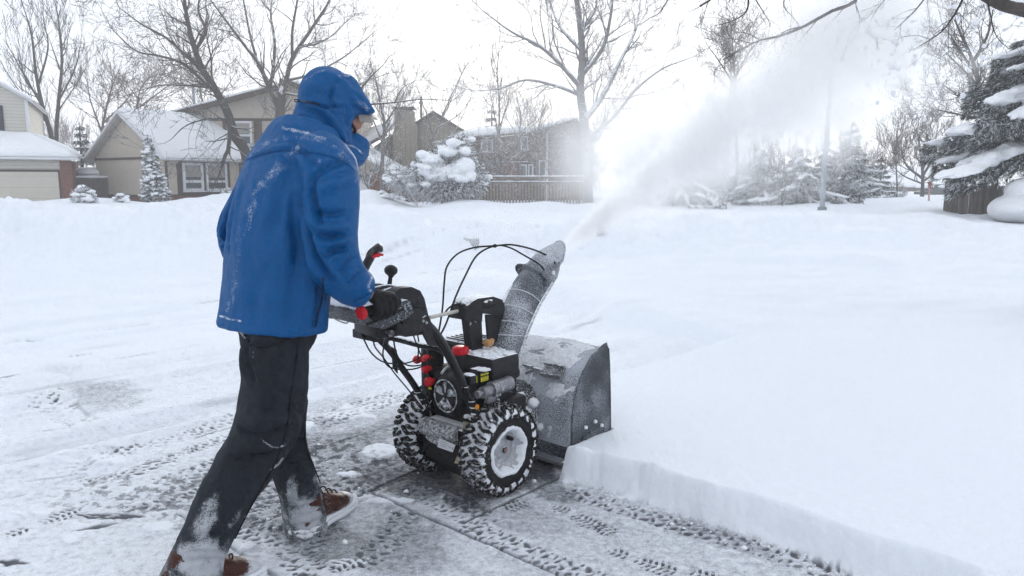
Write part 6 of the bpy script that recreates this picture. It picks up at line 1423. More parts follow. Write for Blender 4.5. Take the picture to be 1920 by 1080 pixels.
# ------------------------------------------------------------------ trees
def branchmesh(segs,nmin=3):
    """segs: list of (pts Nx3, radii N) -> MB"""
    mb=MB()
    for P,r in segs:
        n=3 if r[0]<.02 else (5 if r[0]<.06 else 9); mb.tube(P,np.maximum(r,1e-4),n,cap=False)
    return mb
def grow(rg,p,d,L,r,depth,out,spread=.5,up=.12,wig=.22,kids=(3,5),ratio=.62,rmin=.006,droop=0.,tip=.25,flat=1.):
    n=6 if L>.8 else 4; P=[p]; dd=d/np.linalg.norm(d); step=L/(n-1); R=[r]
    for i in range(1,n):
        dd=dd+rg.normal(0,wig,3)*np.array([1,flat,1])*.6; dd[2]+=up-droop*(i/n); dd/=np.linalg.norm(dd); P.append(P[-1]+dd*step); R.append(max(rmin*.7,r*(1-(1-tip)*i/(n-1))))
    P=np.array(P);R=np.array(R); out.append((P,R))
    if depth<=0: return
    k=rg.randint(kids[0],kids[1]+1)
    for j in range(k):
        t_=rg.uniform(.25,1.) if j<k-1 else 1.; i=min(int(t_*(n-1)),n-2); f_=t_*(n-1)-i; q_=P[i]*(1-f_)+P[i+1]*f_; r0=(R[i]*(1-f_)+R[i+1]*f_)
        dv=(P[i+1]-P[i])/np.linalg.norm(P[i+1]-P[i]); rv=rg.normal(0,1,3)*np.array([1,flat,1]); rv-=dv*(rv@dv); rv/=np.linalg.norm(rv)+1e-9
        a=rg.uniform(.6,1.25)*spread; nd=dv*math.cos(a)+rv*math.sin(a)
        grow(rg,q_,nd,L*ratio*rg.uniform(.7,1.2),max(rmin,min(r0*.75,r*.55)),depth-1,out,spread,up,wig,kids,ratio,rmin,droop,tip,flat)
BARK=M('bark_grey_brown',(.085,.072,.066),rough=.95,var=.35,vs=6,bump=.5,bs=18,snow=(.42,2.2))
BARKD=M('bark_dark',(.050,.042,.040),rough=.95,var=.3,vs=6,bump=.4,bs=18,snow=(.75,2.2))
BARKR=M('bark_reddish',(.105,.068,.060),rough=.95,var=.3,vs=6,bump=.3,bs=18,snow=(.95,2.))
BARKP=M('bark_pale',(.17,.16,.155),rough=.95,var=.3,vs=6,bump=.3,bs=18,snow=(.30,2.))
BARKW=M('bark_mist_pale',(.25,.24,.24),rough=.95,var=.25,vs=6,bump=.3,bs=18,snow=(.20,2.))  # bark colour itself lightened to carry the paleness of the mist before it
def tree(name,Y,label,limbs,mat=BARK,depth=4,seed=1,zjit=1.2,per=1.,L0=2.2,cat='tree',up=.10,spread=.6,kids=(3,4),rmin=.010,wig=.22,group=None,ratio=.62,droop=0.,snow=False,start=.35):
    """limbs: list of (pixel polyline, start radius, end radius, depth offsets or None)"""
    rg=np.random.RandomState(seed); b0=limbs[0][0][0]; base=at(b0[0],b0[1],Y); gz_=max(0,gz(base[0],base[1]))-.15
    root=empty(name,(base[0],base[1],min(gz_,base[2])),0,label,cat,group); org=np.array([base[0],base[1],min(gz_,base[2])])
    trunk=[];br=[]
    for li,(pp,r0,r1,*off) in enumerate(limbs):
        o_=off[0] if off else rg.uniform(-zjit,zjit); m=len(pp)
        P=[at(x,y,Y+(o_*(k/(m-1)) if li else 0.)) for k,(x,y) in enumerate(pp)]
        if li==0 and P[0][2]>org[2]+.05: P=[org.copy()]+P
        P=spline(P,max(14,5*len(P))); R=np.linspace(r0,r1,len(P)); trunk.append((P,R))
        L_=np.sum(np.linalg.norm(np.diff(P,axis=0),axis=1)); k=int(L_*per*1.6)+2
        for j in range(k):
            t_=rg.uniform(start if li==0 else .12,1.); i=min(int(t_*(len(P)-1)),len(P)-2); dv=P[i+1]-P[i]; dv/=np.linalg.norm(dv); rv=rg.normal(0,1,3); rv-=dv*(rv@dv); rv/=np.linalg.norm(rv); a=rg.uniform(.5,1.1)
            grow(rg,P[i],dv*math.cos(a)+rv*math.sin(a),L0*rg.uniform(.5,1.15)*(1.15-.45*t_),max(rmin,min(.05,R[i]*.5)),depth-1,br,spread,up,wig,kids,ratio,rmin,droop)
        grow(rg,P[-1],P[-1]-P[-3],L0*.8,max(rmin,R[-1]),depth-1,br,spread,up,wig,kids,ratio,rmin,droop)
    branchmesh(trunk).build('trunk',mat,root,org=org,angle=180)
    mb=branchmesh(br); mb.build('crown',mat,root,org=org,angle=180)
    return root
# left pair
tree('bare_tree',46.,'tall dark bare tree leftmost behind the cream house, fan of upright limbs',[([(98,265),(80,200),(68,140),(60,70),(48,25)],.17,.03),([(80,200),(45,140),(20,95)],.07,.02),([(72,160),(90,90),(82,40)],.07,.02),([(88,230),(40,175),(8,130)],.06,.015)],mat=BARKD,depth=4,seed=11,L0=1.9,per=.75,up=.22,spread=.5,rmin=.011,kids=(2,3))
tree('bare_tree',47.,'second tall dark bare tree behind the cream house, right of the leftmost one',[([(106,265),(110,190),(116,120),(112,60),(108,25)],.15,.03),([(110,190),(140,130),(150,90)],.06,.02),([(108,210),(135,170),(160,130)],.05,.015),([(112,130),(95,80)],.05,.02)],mat=BARKD,depth=4,seed=12,L0=1.9,per=.75,up=.22,spread=.5,rmin=.011,kids=(2,3))
tree('bare_tree',52.,'low reddish bare tree behind the board fence and shed',[([(190,290),(192,240),(205,180),(215,150)],.13,.03),([(192,250),(170,190),(165,160)],.06,.02),([(195,230),(235,190),(250,170)],.06,.02)],mat=BARKR,depth=4,kids=(2,4),seed=13,L0=2.2,per=1.0,up=.12,spread=.7,rmin=.013)
tree('bare_tree',58.,'reddish bare tree seen over the ridge of the front wing roof',[([(262,260),(258,220),(262,170),(285,140)],.11,.03),([(258,220),(225,170)],.06,.02),([(262,200),(310,165),(330,150)],.06,.02),([(262,190),(240,160)],.05,.02)],mat=BARKR,depth=4,kids=(2,4),seed=14,L0=2.2,per=1.0,up=.08,spread=.7,rmin=.014)
tree('bare_tree',60.,'reddish bare tree rising behind the flue pipe of the gabled house',[([(380,250),(385,210),(375,170),(380,140)],.12,.03),([(385,215),(350,175)],.06,.02),([(385,205),(420,170),(440,140)],.06,.02)],mat=BARKR,depth=4,kids=(2,4),seed=15,L0=2.2,per=1.0,up=.10,spread=.7,rmin=.014)
# big leaning tree
tree('leaning_tree',36.5,'large bare tree leaning left over the roof of the beige front wing',[([(462,292),(440,255),(428,215),(405,170),(380,130),(363,85),(352,40),(344,-10)],.27,.07,-.6),([(405,172),(380,152),(345,120),(300,105),(255,95),(215,60)],.10,.02,-1.5),([(385,140),(350,105),(310,70),(265,45),(225,15)],.09,.02,1.),
 ([(366,95),(385,60),(372,20),(376,-15)],.08,.03,1.),([(412,182),(398,150),(396,110),(388,70),(390,30)],.06,.02,.8),([(400,165),(350,160),(300,160),(262,170)],.06,.015,-1.),([(432,225),(395,222),(350,235),(320,262)],.06,.015,-1.4),([(438,245),(410,260),(395,275)],.04,.012,-1.2),([(428,215),(431,250),(428,282)],.09,.10,-.9)],
 mat=BARKD,depth=4,kids=(2,4),seed=21,L0=1.9,per=1.15,up=.02,spread=.65,rmin=.009,wig=.28,start=.45)
tree('forked_tree',38.5,'large forked bare tree with snow in its crotch rising above the gabled house',[([(512,330),(520,250),(526,205)],.30,.22),([(526,205),(505,165),(485,120),(455,80),(425,40),(395,0)],.14,.03,-1.),([(485,125),(470,70),(460,20),(455,-10)],.07,.03,1.),([(505,170),(512,130),(515,80),(508,30),(510,-10)],.10,.03,1.5),
 ([(526,205),(535,160),(548,110),(580,60),(610,15),(625,-15)],.15,.04,.5),([(548,112),(548,60),(556,10),(560,-15)],.08,.03,-.8),([(540,150),(580,140),(640,110),(690,70)],.08,.02,1.),([(535,175),(580,180),(650,165),(720,140)],.07,.02,-.5),([(560,90),(610,75),(650,40)],.05,.02,1.)],
 mat=BARK,depth=4,kids=(2,4),seed=22,L0=1.9,per=1.1,up=.05,spread=.65,rmin=.009,wig=.26,start=.8)
tree('bare_tree',34.,'snow dusted slender tree in front of the tan house, just right of the blue hood',[([(716,330),(718,275),(720,230),(712,190),(705,150)],.11,.03),([(718,270),(700,225),(690,190)],.05,.02),([(720,235),(745,195),(760,170)],.05,.02),([(718,255),(740,230)],.04,.02)],mat=BARKP,depth=4,seed=23,L0=1.2,per=1.6,up=.14,spread=.7,rmin=.008)
tree('overhanging_branch_tree',30.,'bare tree whose long thin limb reaches right across the sky beside the hood',[([(640,345),(642,260),(648,200)],.10,.06),([(648,200),(690,196),(740,192),(790,186),(822,187)],.045,.016,-.6),([(740,192),(755,165),(785,148)],.02,.008,0.),([(648,205),(690,150),(720,120)],.05,.015,1.)],mat=BARKD,depth=3,seed=24,L0=.8,per=.7,up=.12,spread=.6,rmin=.006,start=.9)
tree('bare_tree',41.,'pale leaning shrub-like tree springing up behind the round evergreen',[([(800,290),(815,250),(840,200),(858,160)],.06,.02),([(805,280),(830,215),(865,140),(880,115)],.05,.015),([(812,255),(800,215),(790,190)],.04,.015),([(820,240),(860,215),(880,190)],.04,.012),([(808,270),(850,250),(890,165)],.04,.012)],mat=BARKP,depth=3,seed=25,L0=1.0,per=.9,up=.2,spread=.5,rmin=.007)
tree('bare_tree',42.5,'slim upright bare tree in front of the snow roof of the brown house',[([(938,300),(936,250),(936,190),(932,140),(935,100)],.075,.02),([(934,250),(925,205),(920,180)],.04,.015),([(936,240),(950,200),(955,170)],.04,.015)],mat=BARKD,depth=3,seed=26,L0=1.1,per=1.3,up=.3,spread=.45,rmin=.008)
tree('bare_tree',42.8,'pale bare tree against the brown house, in line with the low sun',[([(975,320),(974,260),(976,215),(970,190)],.06,.02),([(974,260),(955,230),(945,215)],.035,.012),([(975,250),(1000,225)],.035,.012),([(976,235),(985,200)],.03,.012)],mat=BARKP,depth=3,seed=27,L0=1.2,per=1.6,up=.2,spread=.6,rmin=.008)
tree('bare_tree',42.2,'thin bare tree before the right hand windows of the brown house',[([(1006,330),(1008,270),(1012,230),(1020,205)],.05,.02),([(1008,270),(1035,240),(1050,225)],.03,.012),([(1009,255),(995,220)],.03,.012)],mat=BARKP,depth=3,seed=28,L0=1.3,per=1.6,up=.2,spread=.6,rmin=.008)
# twiggy growth masking the brown wall
for i,(px_,y0,y1,lb_) in enumerate(((955,345,275,'dark twiggy bush against the brown wall left of the small window'),(1045,350,270,'dense twiggy bush against the brown wall by the downpipe'),(1085,352,262,'dense twiggy bush at the right corner of the brown house'),(905,345,290,'twiggy bush under the snow roof behind the round evergreen'))):
    tree('bare_bush',40.+i*.4,lb_,[([(px_,y0),(px_-6,(y0+y1)/2),(px_-14,y1)],.03,.012),([(px_,y0),(px_+8,(y0+y1)/2),(px_+22,y1+6)],.03,.012),([(px_,y0),(px_-20,(y0+y1)/2+6),(px_-34,y1+14)],.03,.012)],mat=BARK,depth=4,seed=40+i,L0=1.0,per=1.5,up=.1,spread=.8,rmin=.008,cat='bush',start=.1)
# centre tree in the plume
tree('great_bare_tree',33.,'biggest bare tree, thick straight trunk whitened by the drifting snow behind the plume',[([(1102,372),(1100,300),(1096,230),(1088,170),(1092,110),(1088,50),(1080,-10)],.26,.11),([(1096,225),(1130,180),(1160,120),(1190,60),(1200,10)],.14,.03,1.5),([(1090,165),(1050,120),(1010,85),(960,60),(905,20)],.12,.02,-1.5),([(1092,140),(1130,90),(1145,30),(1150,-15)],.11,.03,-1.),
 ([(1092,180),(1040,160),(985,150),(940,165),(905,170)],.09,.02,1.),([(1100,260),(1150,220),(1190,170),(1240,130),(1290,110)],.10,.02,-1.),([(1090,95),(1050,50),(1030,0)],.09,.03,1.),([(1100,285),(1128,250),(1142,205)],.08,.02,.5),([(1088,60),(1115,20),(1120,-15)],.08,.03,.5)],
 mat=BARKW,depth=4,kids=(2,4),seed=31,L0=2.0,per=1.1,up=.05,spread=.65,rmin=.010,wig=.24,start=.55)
tree('broken_top_tree',29.,'stout snow dusted trunk with stubby crown standing before the white roofed house',[([(1356,380),(1359,330),(1360,285),(1362,262)],.16,.11),([(1362,262),(1340,240),(1320,236)],.09,.03),([(1362,262),(1385,236),(1400,228)],.09,.03),([(1362,262),(1364,230),(1368,190),(1372,120)],.08,.03)],mat=M('bark_snow_dusted',(.15,.135,.13),rough=.9,var=.3,frost=(.5,9)),depth=4,seed=32,L0=1.1,per=1.2,up=.15,spread=.7,rmin=.008,start=.85)
tree('bare_tree',44.,'bare tree top showing through the thin snow cloud above the middle of the plume',[([(1385,365),(1380,250),(1378,160),(1375,110),(1372,70)],.12,.03),([(1378,160),(1345,110),(1330,90)],.05,.02),([(1377,150),(1400,105),(1420,80)],.05,.02),([(1376,130),(1355,90)],.04,.02)],mat=BARKD,depth=4,seed=33,L0=1.6,per=1.4,up=.1,spread=.7,rmin=.011,start=.55)
tree('bare_tree',50.,'rounded bare tree with several stems beyond the parked car, left of the big spruce',[([(1729,365),(1730,330),(1726,290),(1720,250)],.16,.03),([(1730,335),(1700,310),(1690,280),(1692,250)],.09,.02),([(1730,330),(1752,290),(1755,250)],.09,.02),([(1731,340),(1765,315),(1780,290)],.07,.02),([(1731,345),(1695,330),(1672,310)],.06,.02)],mat=BARKD,depth=4,seed=34,L0=1.9,per=1.3,up=.15,spread=.6,rmin=.013)
tree('bare_tree',27.,'dense bare tree whose dark twigs fan out behind the upper spruce boughs',[([(1868,390),(1862,300),(1850,230),(1838,170),(1822,110),(1800,60)],.15,.04),([(1845,200),(1800,180),(1770,160)],.06,.02,-1.),([(1848,225),(1800,215),(1755,205)],.06,.015,1.),([(1838,165),(1805,130),(1775,100)],.06,.02,1.),([(1825,115),(1850,70),(1860,30)],.06,.02,-.5),([(1855,265),(1810,262),(1770,285)],.05,.015,.6),([(1830,140),(1790,80),(1770,50)],.05,.02,-.5)],mat=BARKD,depth=4,seed=35,L0=1.3,per=1.5,up=.10,spread=.7,rmin=.008,start=.5)
tree('bare_tree',48.,'thin bare tree left of the rounded one, over the long snowy roof',[([(1682,350),(1680,300),(1682,255)],.06,.02),([(1680,310),(1668,285)],.03,.015)],mat=BARKD,depth=3,seed=36,L0=1.2,per=1.4,up=.3,spread=.5,rmin=.011)
for i,(px_,y0,y1,Y,lb_) in enumerate(((1456,384,325,26.,'thin dark sapling nearest the leaning pole'),(1467,386,330,25.,'thin dark forked sapling right of the first'),(1612,372,320,35.,'small snowy sapling in front of the distant garage'))):
    tree('young_tree',hit(px_,y0,Y),lb_,[([(px_,y0),(px_-1,(y0+y1)/2),(px_+1,y1)],.04,.015),([(px_,(y0+y1)/2+8),(px_+7,(y0+y1)/2-8)],.02,.01)],mat=BARKD,depth=3,seed=50+i,L0=.5,per=2.6,up=.2,spread=.7,rmin=.007,start=.4)
for i,(px_,y0,y1,Y,sp,lb_,mt) in enumerate(((1235,372,300,38.,40,'snow laden brush at the far left of the evergreens, mostly veiled by mist',BARKP),(1290,372,285,39.,46,'tangled snowy brush under the left eave of the white roofed house',BARKP),(1415,372,300,37.,34,'tangled brush before the dark gable of the white roofed house',BARK),(1480,374,285,36.,36,'tall tangled brush rising behind the broad cedar clump',BARK),(1618,366,275,50.,40,'brown bare brush behind the snow speckled evergreen',BARKR),(1590,366,290,46.,30,'grey brush over the distant garage',BARKP),(690,352,300,36.,20,'small brush against the side garage wall',BARKP))):
    tree('bare_bush',Y,lb_,[([(px_,y0),(px_-sp*.2,(y0+y1)/2),(px_-sp*.3,y1)],.05,.014),([(px_,y0),(px_+sp*.3,(y0+y1)/2),(px_+sp*.7,y1+8)],.05,.014),([(px_,y0),(px_-sp*.5,(y0+y1)/2+6),(px_-sp,y1+18)],.045,.014),([(px_,y0),(px_+sp*.6,(y0+y1)/2+16),(px_+sp*1.1,y1+30)],.04,.014)],mat=mt,depth=4,seed=140+i,L0=1.1,per=1.5,up=.08,spread=.8,rmin=.011,cat='bush',start=.1)
# overhanging limb close to the viewer, its trunk stands to the right
def overhang():
    Y=6.2; base=np.array([4.9,6.6,0.0]); root=empty('overhanging_tree',base,0,'nearby bare tree with a thick limb and fine twigs hanging in at the top','tree')
    tr=[];br=[]; rg=np.random.RandomState(8)
    def A(p): return np.array([at(x,y,Yy) for x,y,Yy in p])
    main=np.concatenate([[base,base+np.array([-.02,0,1.2]),base+np.array([-.05,0,2.0])]]); tr.append((spline(main,14),np.linspace(.17,.14,len(spline(main,14)))))
    lim=A([(2060,55,6.6),(1990,35,6.5),(1920,16,6.4),(1870,2,6.3),(1800,-40,6.2),(1700,-90,6.2),(1600,-110,6.3),(1480,-90,6.4),(1380,-60,6.5),(1280,-50,6.6)])
    lim=np.concatenate([[base+np.array([-.05,0,1.95])],lim]); S=spline(lim,50); tr.append((S,np.interp(np.linspace(0,1,len(S)),[0,.15,.35,.6,1],[.12,.075,.060,.035,.018])))
    top=A([(2060,60,6.7),(2040,-60,6.7),(2000,-260,6.7)]); T_=spline(np.concatenate([[base+np.array([-.05,0,1.95])],top]),20); tr.append((T_,np.linspace(.12,.05,len(T_))))
    subs=[([(1640,-100,6.2),(1606,-40,6.2),(1604,2,6.1),(1560,20,6.1),(1510,48,6.1),(1460,68,6.1),(1425,75,6.1),(1395,90,6.1),(1355,112,6.1)],.020,.004),
      ([(1425,75,6.1),(1400,62,6.1),(1375,60,6.1)],.006,.002),([(1604,2,6.1),(1607,25,6.1)],.005,.002),([(1510,48,6.1),(1470,60,6.1),(1440,90,6.1)],.007,.002),
      ([(1420,-70,6.4),(1405,-20,6.3),(1400,20,6.3),(1370,40,6.3),(1340,48,6.3)],.012,.003),([(1405,-20,6.3),(1430,20,6.3),(1445,45,6.3)],.007,.002),
      ([(1480,-90,6.4),(1478,-30,6.3),(1470,10,6.3),(1490,35,6.3)],.010,.003),
      ([(1760,-60,6.2),(1745,-20,6.2),(1720,15,6.2),(1695,40,6.2),(1676,57,6.2)],.009,.002),
      ([(1820,-30,6.2),(1800,10,6.2),(1785,35,6.2),(1765,60,6.2),(1735,80,6.2),(1715,92,6.2)],.012,.002),([(1785,32,6.2),(1800,25,6.2),(1803,55,6.2)],.006,.002),([(1765,60,6.2),(1772,45,6.2)],.005,.002),([(1780,40,6.2),(1778,80,6.2),(1780,110,6.2)],.004,.0015),
      ([(1690,-90,6.2),(1680,-30,6.2),(1650,10,6.2),(1640,25,6.2)],.008,.002),([(1850,-10,6.2),(1860,40,6.2),(1870,70,6.2),(1895,95,6.2)],.008,.002),
      ([(1340,-50,6.5),(1352,-20,6.4),(1335,-3,6.4),(1312,12,6.4)],.015,.012),([(1300,-50,6.6),(1260,-10,6.6),(1235,25,6.6),(1215,35,6.6)],.008,.002)]
    for p,r0,r1 in subs:
        S=spline(A(p),18); br.append((S,np.linspace(r0,r1,len(S))))
        for k in range(max(2,len(p))):
            t_=rg.uniform(.3,1.); i=min(int(t_*(len(S)-1)),len(S)-2); d=S[i+1]-S[i]; d/=np.linalg.norm(d); rv=rg.normal(0,1,3); rv-=d*(rv@d); rv/=np.linalg.norm(rv); d2=d*.8+rv*.6
            grow(rg,S[i],d2,rg.uniform(.12,.34),max(.0022,r0*.25),2,br,.6,-.02,.3,(1,3),.6,.0014,.08)
    branchmesh(tr).build('trunk',BARK,root,org=base,angle=180); branchmesh(br).build('crown',BARKD,root,org=base,angle=180)
overhang()
# ------------------------------------------------------------------ evergreens
NED=M('needles_dark',(.018,.035,.036),rough=.8,var=.35,vs=3,snow=(.55,7)); NEG=M('needles_snowy',(.028,.046,.040),rough=.8,var=.35,vs=3,snow=(.25,8)); NEF=M('needles_grey',(.050,.060,.060),rough=.85,var=.35,vs=3,snow=(.02,5))
TRK=M('spruce_trunk',(.05,.038,.032),rough=.95)
def tris(mb,C_,D,Wv,Ln,Wd):
    """needle sprays: thin triangles at C along D"""
    n=len(C_); a=C_-Wv*Wd[:,None]; b=C_+Wv*Wd[:,None]; c=C_+D*Ln[:,None]; V=np.stack([a,b,c],1).reshape(-1,3); mb.add(V,[(3*i,3*i+1,3*i+2) for i in range(n)])
def rnd(rg,n): v=rg.normal(0,1,(n,3)); return v/np.linalg.norm(v,axis=1)[:,None]
def snowmass(S,vox,par,name='snow_load',amp=.03,fs=5.):
    m=remesh(S,vox,2,.5); v,n=mverts(m); setv(m,v+n*(amp*fbm(v[:,0]*fs,v[:,1]*fs,v[:,2]*fs*1.5,3,4)+amp*.35*fbm(v[:,0]*fs*4,v[:,1]*fs*4,v[:,2]*fs*4,2,9))[:,None]); return link(m,name,SNOW,par,angle=180)
def spruce(name,base,Ht,Rad,label,svox=.06,hang=.05,nbl=None,irr=0.,tiers=12,nb=8,seed=1,ned=70,nl=.16,nw=.012,snow=1.,droop=.35,mat=NED,zb=.06,cat='conifer',group=None,pad=1.,lean=0.,sharp=1.,azr=None):
    rg=np.random.RandomState(seed); root=empty(name,base,0,label,cat,group); t=MB(); t.tube([(0,0,0),(lean*.5,0,Ht*.5),(lean,0,Ht)],[.03*Ht,.02*Ht,.004*Ht],8); 
    N=MB(); S=MB(); B_=[]
    for i in range(tiers):
        f=(i+.3)/tiers; z=Ht*(zb+(1-zb)*f); R=Rad*(1-f)**sharp+.04*Ht*.3
        for j in range(nb if f<.8 else max(4,nb-3)):
            az=2*math.pi*(j+.5*(i%2)+rg.uniform(-.3,.3))/nb; L_=R*rg.uniform(.78-.35*irr,1.12+.22*irr); dr=droop*rg.uniform(.7,1.3); d=np.array([math.cos(az),math.sin(az),0]); k=7
            P=[];z0=z+rg.uniform(-.03-.14*irr,.03+.14*irr)*Ht/3*(1+irr)
            for q_ in range(k+1):
                s_=q_/k; P.append(np.array([lean*z/Ht,0,z0])+d*L_*s_+np.array([0,0,L_*(.10*s_-dr*s_**1.6+.12*s_**4)]))
            P=np.array(P); B_.append((P,np.linspace(.018*L_+.006,.004,k+1)))
            m=int(ned*(.4+.6*L_/Rad)); s_=rg.uniform(.12,1.02,m)**.8; c=np.stack([np.interp(s_*k,range(k+1),P[:,q_]) for q_ in range(3)],-1)
            side=np.array([-d[1],d[0],0]); w=.34*L_*(1-s_*.55)*np.sin(np.clip(s_*1.1+.25,0,1)*math.pi)**.4; lat=rg.uniform(-1,1,m); c=c+side*(lat*w)[:,None]+np.array([0,0,-1.])*(np.abs(lat)**1.5*w*.35+rg.uniform(0,hang*L_,m))[:,None]
            D=side*(lat*.8)[:,None]+d*.7+np.array([0,0,-1.])*rg.uniform(.1,.9,m)[:,None]+rnd(rg,m)*.45; D/=np.linalg.norm(D,axis=1)[:,None]
            Wv=np.cross(D,rnd(rg,m)); Wv/=np.linalg.norm(Wv,axis=1)[:,None]
            for rep in range(2): tris(N,c+rnd(rg,m)*.02,D+rnd(rg,m)*.25,Wv,nl*rg.uniform(.6,1.3,m),nw*rg.uniform(.7,1.4,m))
            if snow>0 and rg.rand()<.85:
                nblob=nbl or max(2,int(3*snow)); 
                for b in range(nblob):
                    s0=.25+.68*(b+.5)/nblob+rg.uniform(-.05,.05); cc_=np.array([np.interp(s0*k,range(k+1),P[:,q_]) for q_ in range(3)]); tg=P[min(k,int(s0*k)+1)]-P[int(s0*k)]; tg/=np.linalg.norm(tg); up_=np.cross(side,tg); up_=up_ if up_[2]>0 else -up_
                    wv=.30*L_*(1-s0*.45)*rg.uniform(.75,1.2)*pad; lv=L_/nblob*.72*rg.uniform(.9,1.3); th=(.03+.045*L_)*rg.uniform(.7,1.25)*min(1.,snow)
                    S.ell(cc_+up_*th*.35+side*rg.normal(0,.10)*wv,(lv,wv,th*.9),rot=np.stack([tg,side,up_],1),nu=14,nv=8,noise=.55,ns=2.3,seed=rg.randint(99))
    branchmesh(B_).build('limbs',TRK,root,angle=180); t.build('trunk',TRK,root); N.build('foliage',mat,root,smooth=False); 
    if S.n: snowmass(S,svox,root)
    return root
b=at(2000,398,20.); spruce('snow_laden_spruce',(b[0],b[1],.3),6.9,3.35,'big dark spruce bowed under thick snow pads above the cedar fence',tiers=12,nb=11,seed=4,ned=1500,nl=.16,nw=.011,snow=.9,droop=.42,zb=.30,pad=.62,sharp=.80,svox=.035,hang=.16,nbl=5)
b=at(156,330,43.); spruce('dark_spruce',(b[0],b[1],.2),4.4,1.15,'narrow dark spruce behind the board fence beside the cream garage',tiers=11,nb=7,seed=5,ned=60,nl=.22,nw=.02,snow=.5,droop=.3,mat=NED,pad=.6)
b=at(922,250,60.); spruce('dark_spruce',(b[0],b[1],0),7.2,1.7,'small dark spruce top poking above the snowy roof of the brown house',tiers=11,nb=7,seed=6,ned=40,nl=.35,nw=.03,snow=0,droop=.1,mat=NED)
b=at(1572,372,32.); spruce('windswept_spruce',(b[0],b[1],.3),3.35,1.35,'grey green spruce with a bent tip just right of the lamp post',tiers=10,nb=8,seed=7,ned=120,nl=.16,nw=.014,snow=.6,droop=.02,mat=NEG,lean=.40,pad=.30,irr=1.,hang=.12)
b=at(1648,372,45.); spruce('small_spruce',(b[0],b[1],.2),2.6,.95,'small green snowy spruce between the distant garage and the round shrub',tiers=8,nb=7,seed=8,ned=60,nl=.18,nw=.02,snow=.7,droop=.3,mat=NED,pad=.7)
for i,(px_,Y,Ht,Rd,lb_) in enumerate(((1500,31.,2.5,1.7,'broad snowy cedar clump left of the lamp post'),(1430,33.,2.2,1.5,'snow loaded cedar behind the street name sign'),(1605,38.,2.6,1.4,'snow speckled evergreen right of the bent spruce'),(1275,34.,2.2,1.6,'grey snowy evergreen clump left of the stout trunk, half in the snow cloud'),(1385,36.,1.6,1.2,'low snowy evergreen at the foot of the white roofed house'),(1545,40.,2.9,1.3,'pale evergreen behind the lamp post'))):
    b=at(px_,372,Y); spruce('snowy_evergreen',(b[0],b[1],.2),Ht,Rd,lb_,tiers=8,nb=9,seed=60+i,ned=130,nl=.17,nw=.016,snow=.8,droop=.35+.15*(i%2),mat=NEF if i!=2 else NEG,pad=.42,sharp=.62,irr=1.,hang=.18,group='snowy evergreens across the road')
b=at(1215,372,36.); spruce('low_juniper',(b[0],b[1],.1),1.1,1.9,'low spreading juniper at the left end of the snowy evergreens',tiers=4,nb=10,seed=70,ned=120,nl=.16,nw=.016,snow=.9,droop=.2,mat=NEF,cat='shrub')
b=at(1322,378,30.); spruce('low_juniper',(b[0],b[1],.05),.55,1.1,'flat dark juniper with snow stripes between thin post and stout trunk',tiers=3,nb=9,seed=71,ned=120,nl=.12,nw=.012,snow=.8,droop=.1,mat=NEG,cat='shrub')
# columnar cedar in front of the beige house
def clumps(name,base,parts,label,cat='shrub',seed=1,ned=2500,nl=.09,nw=.010,mat=NEG,snow=60,sr=.10,group=None,sdir=.35,stem=None):
    """parts: ellipsoids (centre, radii) that the foliage fills; snow lies in clods on the upper side"""
    rg=np.random.RandomState(seed); root=empty(name,base,0,label,cat,group); N=MB();S=MB(); vol=np.array([p[1][0]*p[1][1]*p[1][2] for p in parts])**.67; vol/=vol.sum()
    for (c,r),w in zip(parts,vol):
        m=int(ned*w); u_=rnd(rg,m); rad=rg.uniform(.55,1.08,m)**.6; C_=np.array(c)+u_*np.array(r)*rad[:,None]; D=u_*.8+rnd(rg,m)*.6+np.array([0,0,-.15]); D/=np.linalg.norm(D,axis=1)[:,None]; Wv=np.cross(D,rnd(rg,m)); Wv/=np.linalg.norm(Wv,axis=1)[:,None]; tris(N,C_,D,Wv,nl*rg.uniform(.6,1.4,m),nw*rg.uniform(.7,1.4,m))
        for k in range(int(snow*w)):
            u=rg.normal(0,1,3); u[2]=abs(u[2])*1.2-.15; u/=np.linalg.norm(u); s_=sr*rg.uniform(.45,1.4)
            S.ell(np.array(c)+u*np.array(r)*rg.uniform(.9,1.03),(s_*rg.uniform(.9,1.5),s_*rg.uniform(.9,1.5),s_*.55),nu=10,nv=7,noise=.35,ns=1.8,seed=rg.randint(99))
    st_=MB(); top=max(c[2]+r[2]*.7 for c,r in parts); st_.tube([(0,0,0),(parts[-1][0][0],parts[-1][0][1],top)],[.05,.01],7); st_.build('stem',TRK,root)
    N.build('foliage',mat,root,smooth=False)
    if S.n: snowmass(S,max(.012,sr*.22),root,amp=sr*.3,fs=1.2/sr)
    return root
def mpp(Y): return Y*1.0/FP*1.0
Y=34.; b=at(294,386,Y); s_=Y/FP
clumps('columnar_cedar',(b[0],b[1],b[2]-.05),[((0.,0,.48),(.60,.6,.50)),((-.05,0,1.0),(.50,.5,.60)),((-.12,0,1.6),(.36,.36,.60)),((-.18,0,2.25),(.26,.26,.55)),((-.22,0,2.8),(.15,.15,.35))],'narrow snow flecked cedar in front of the beige gable wall',cat='conifer',seed=3,ned=9000,nl=.11,nw=.013,snow=260,sr=.075,mat=NEG)
Y=27.; b=at(845,372,Y)
clumps('round_evergreen',(b[0],b[1],b[2]-.1),[((-.15,0,.55),(1.35,1.2,.65)),((.35,.2,.75),(1.0,1.0,.8)),((-.35,-.3,1.1),(.95,.9,.62)),((.1,0,1.55),(.80,.8,.60)),((.3,.1,1.95),(.42,.42,.42))],'wide rounded evergreen loaded with big snow clods in front of the tan house',cat='evergreen',seed=5,ned=15000,nl=.13,nw=.012,snow=60,sr=.17,mat=NEF)
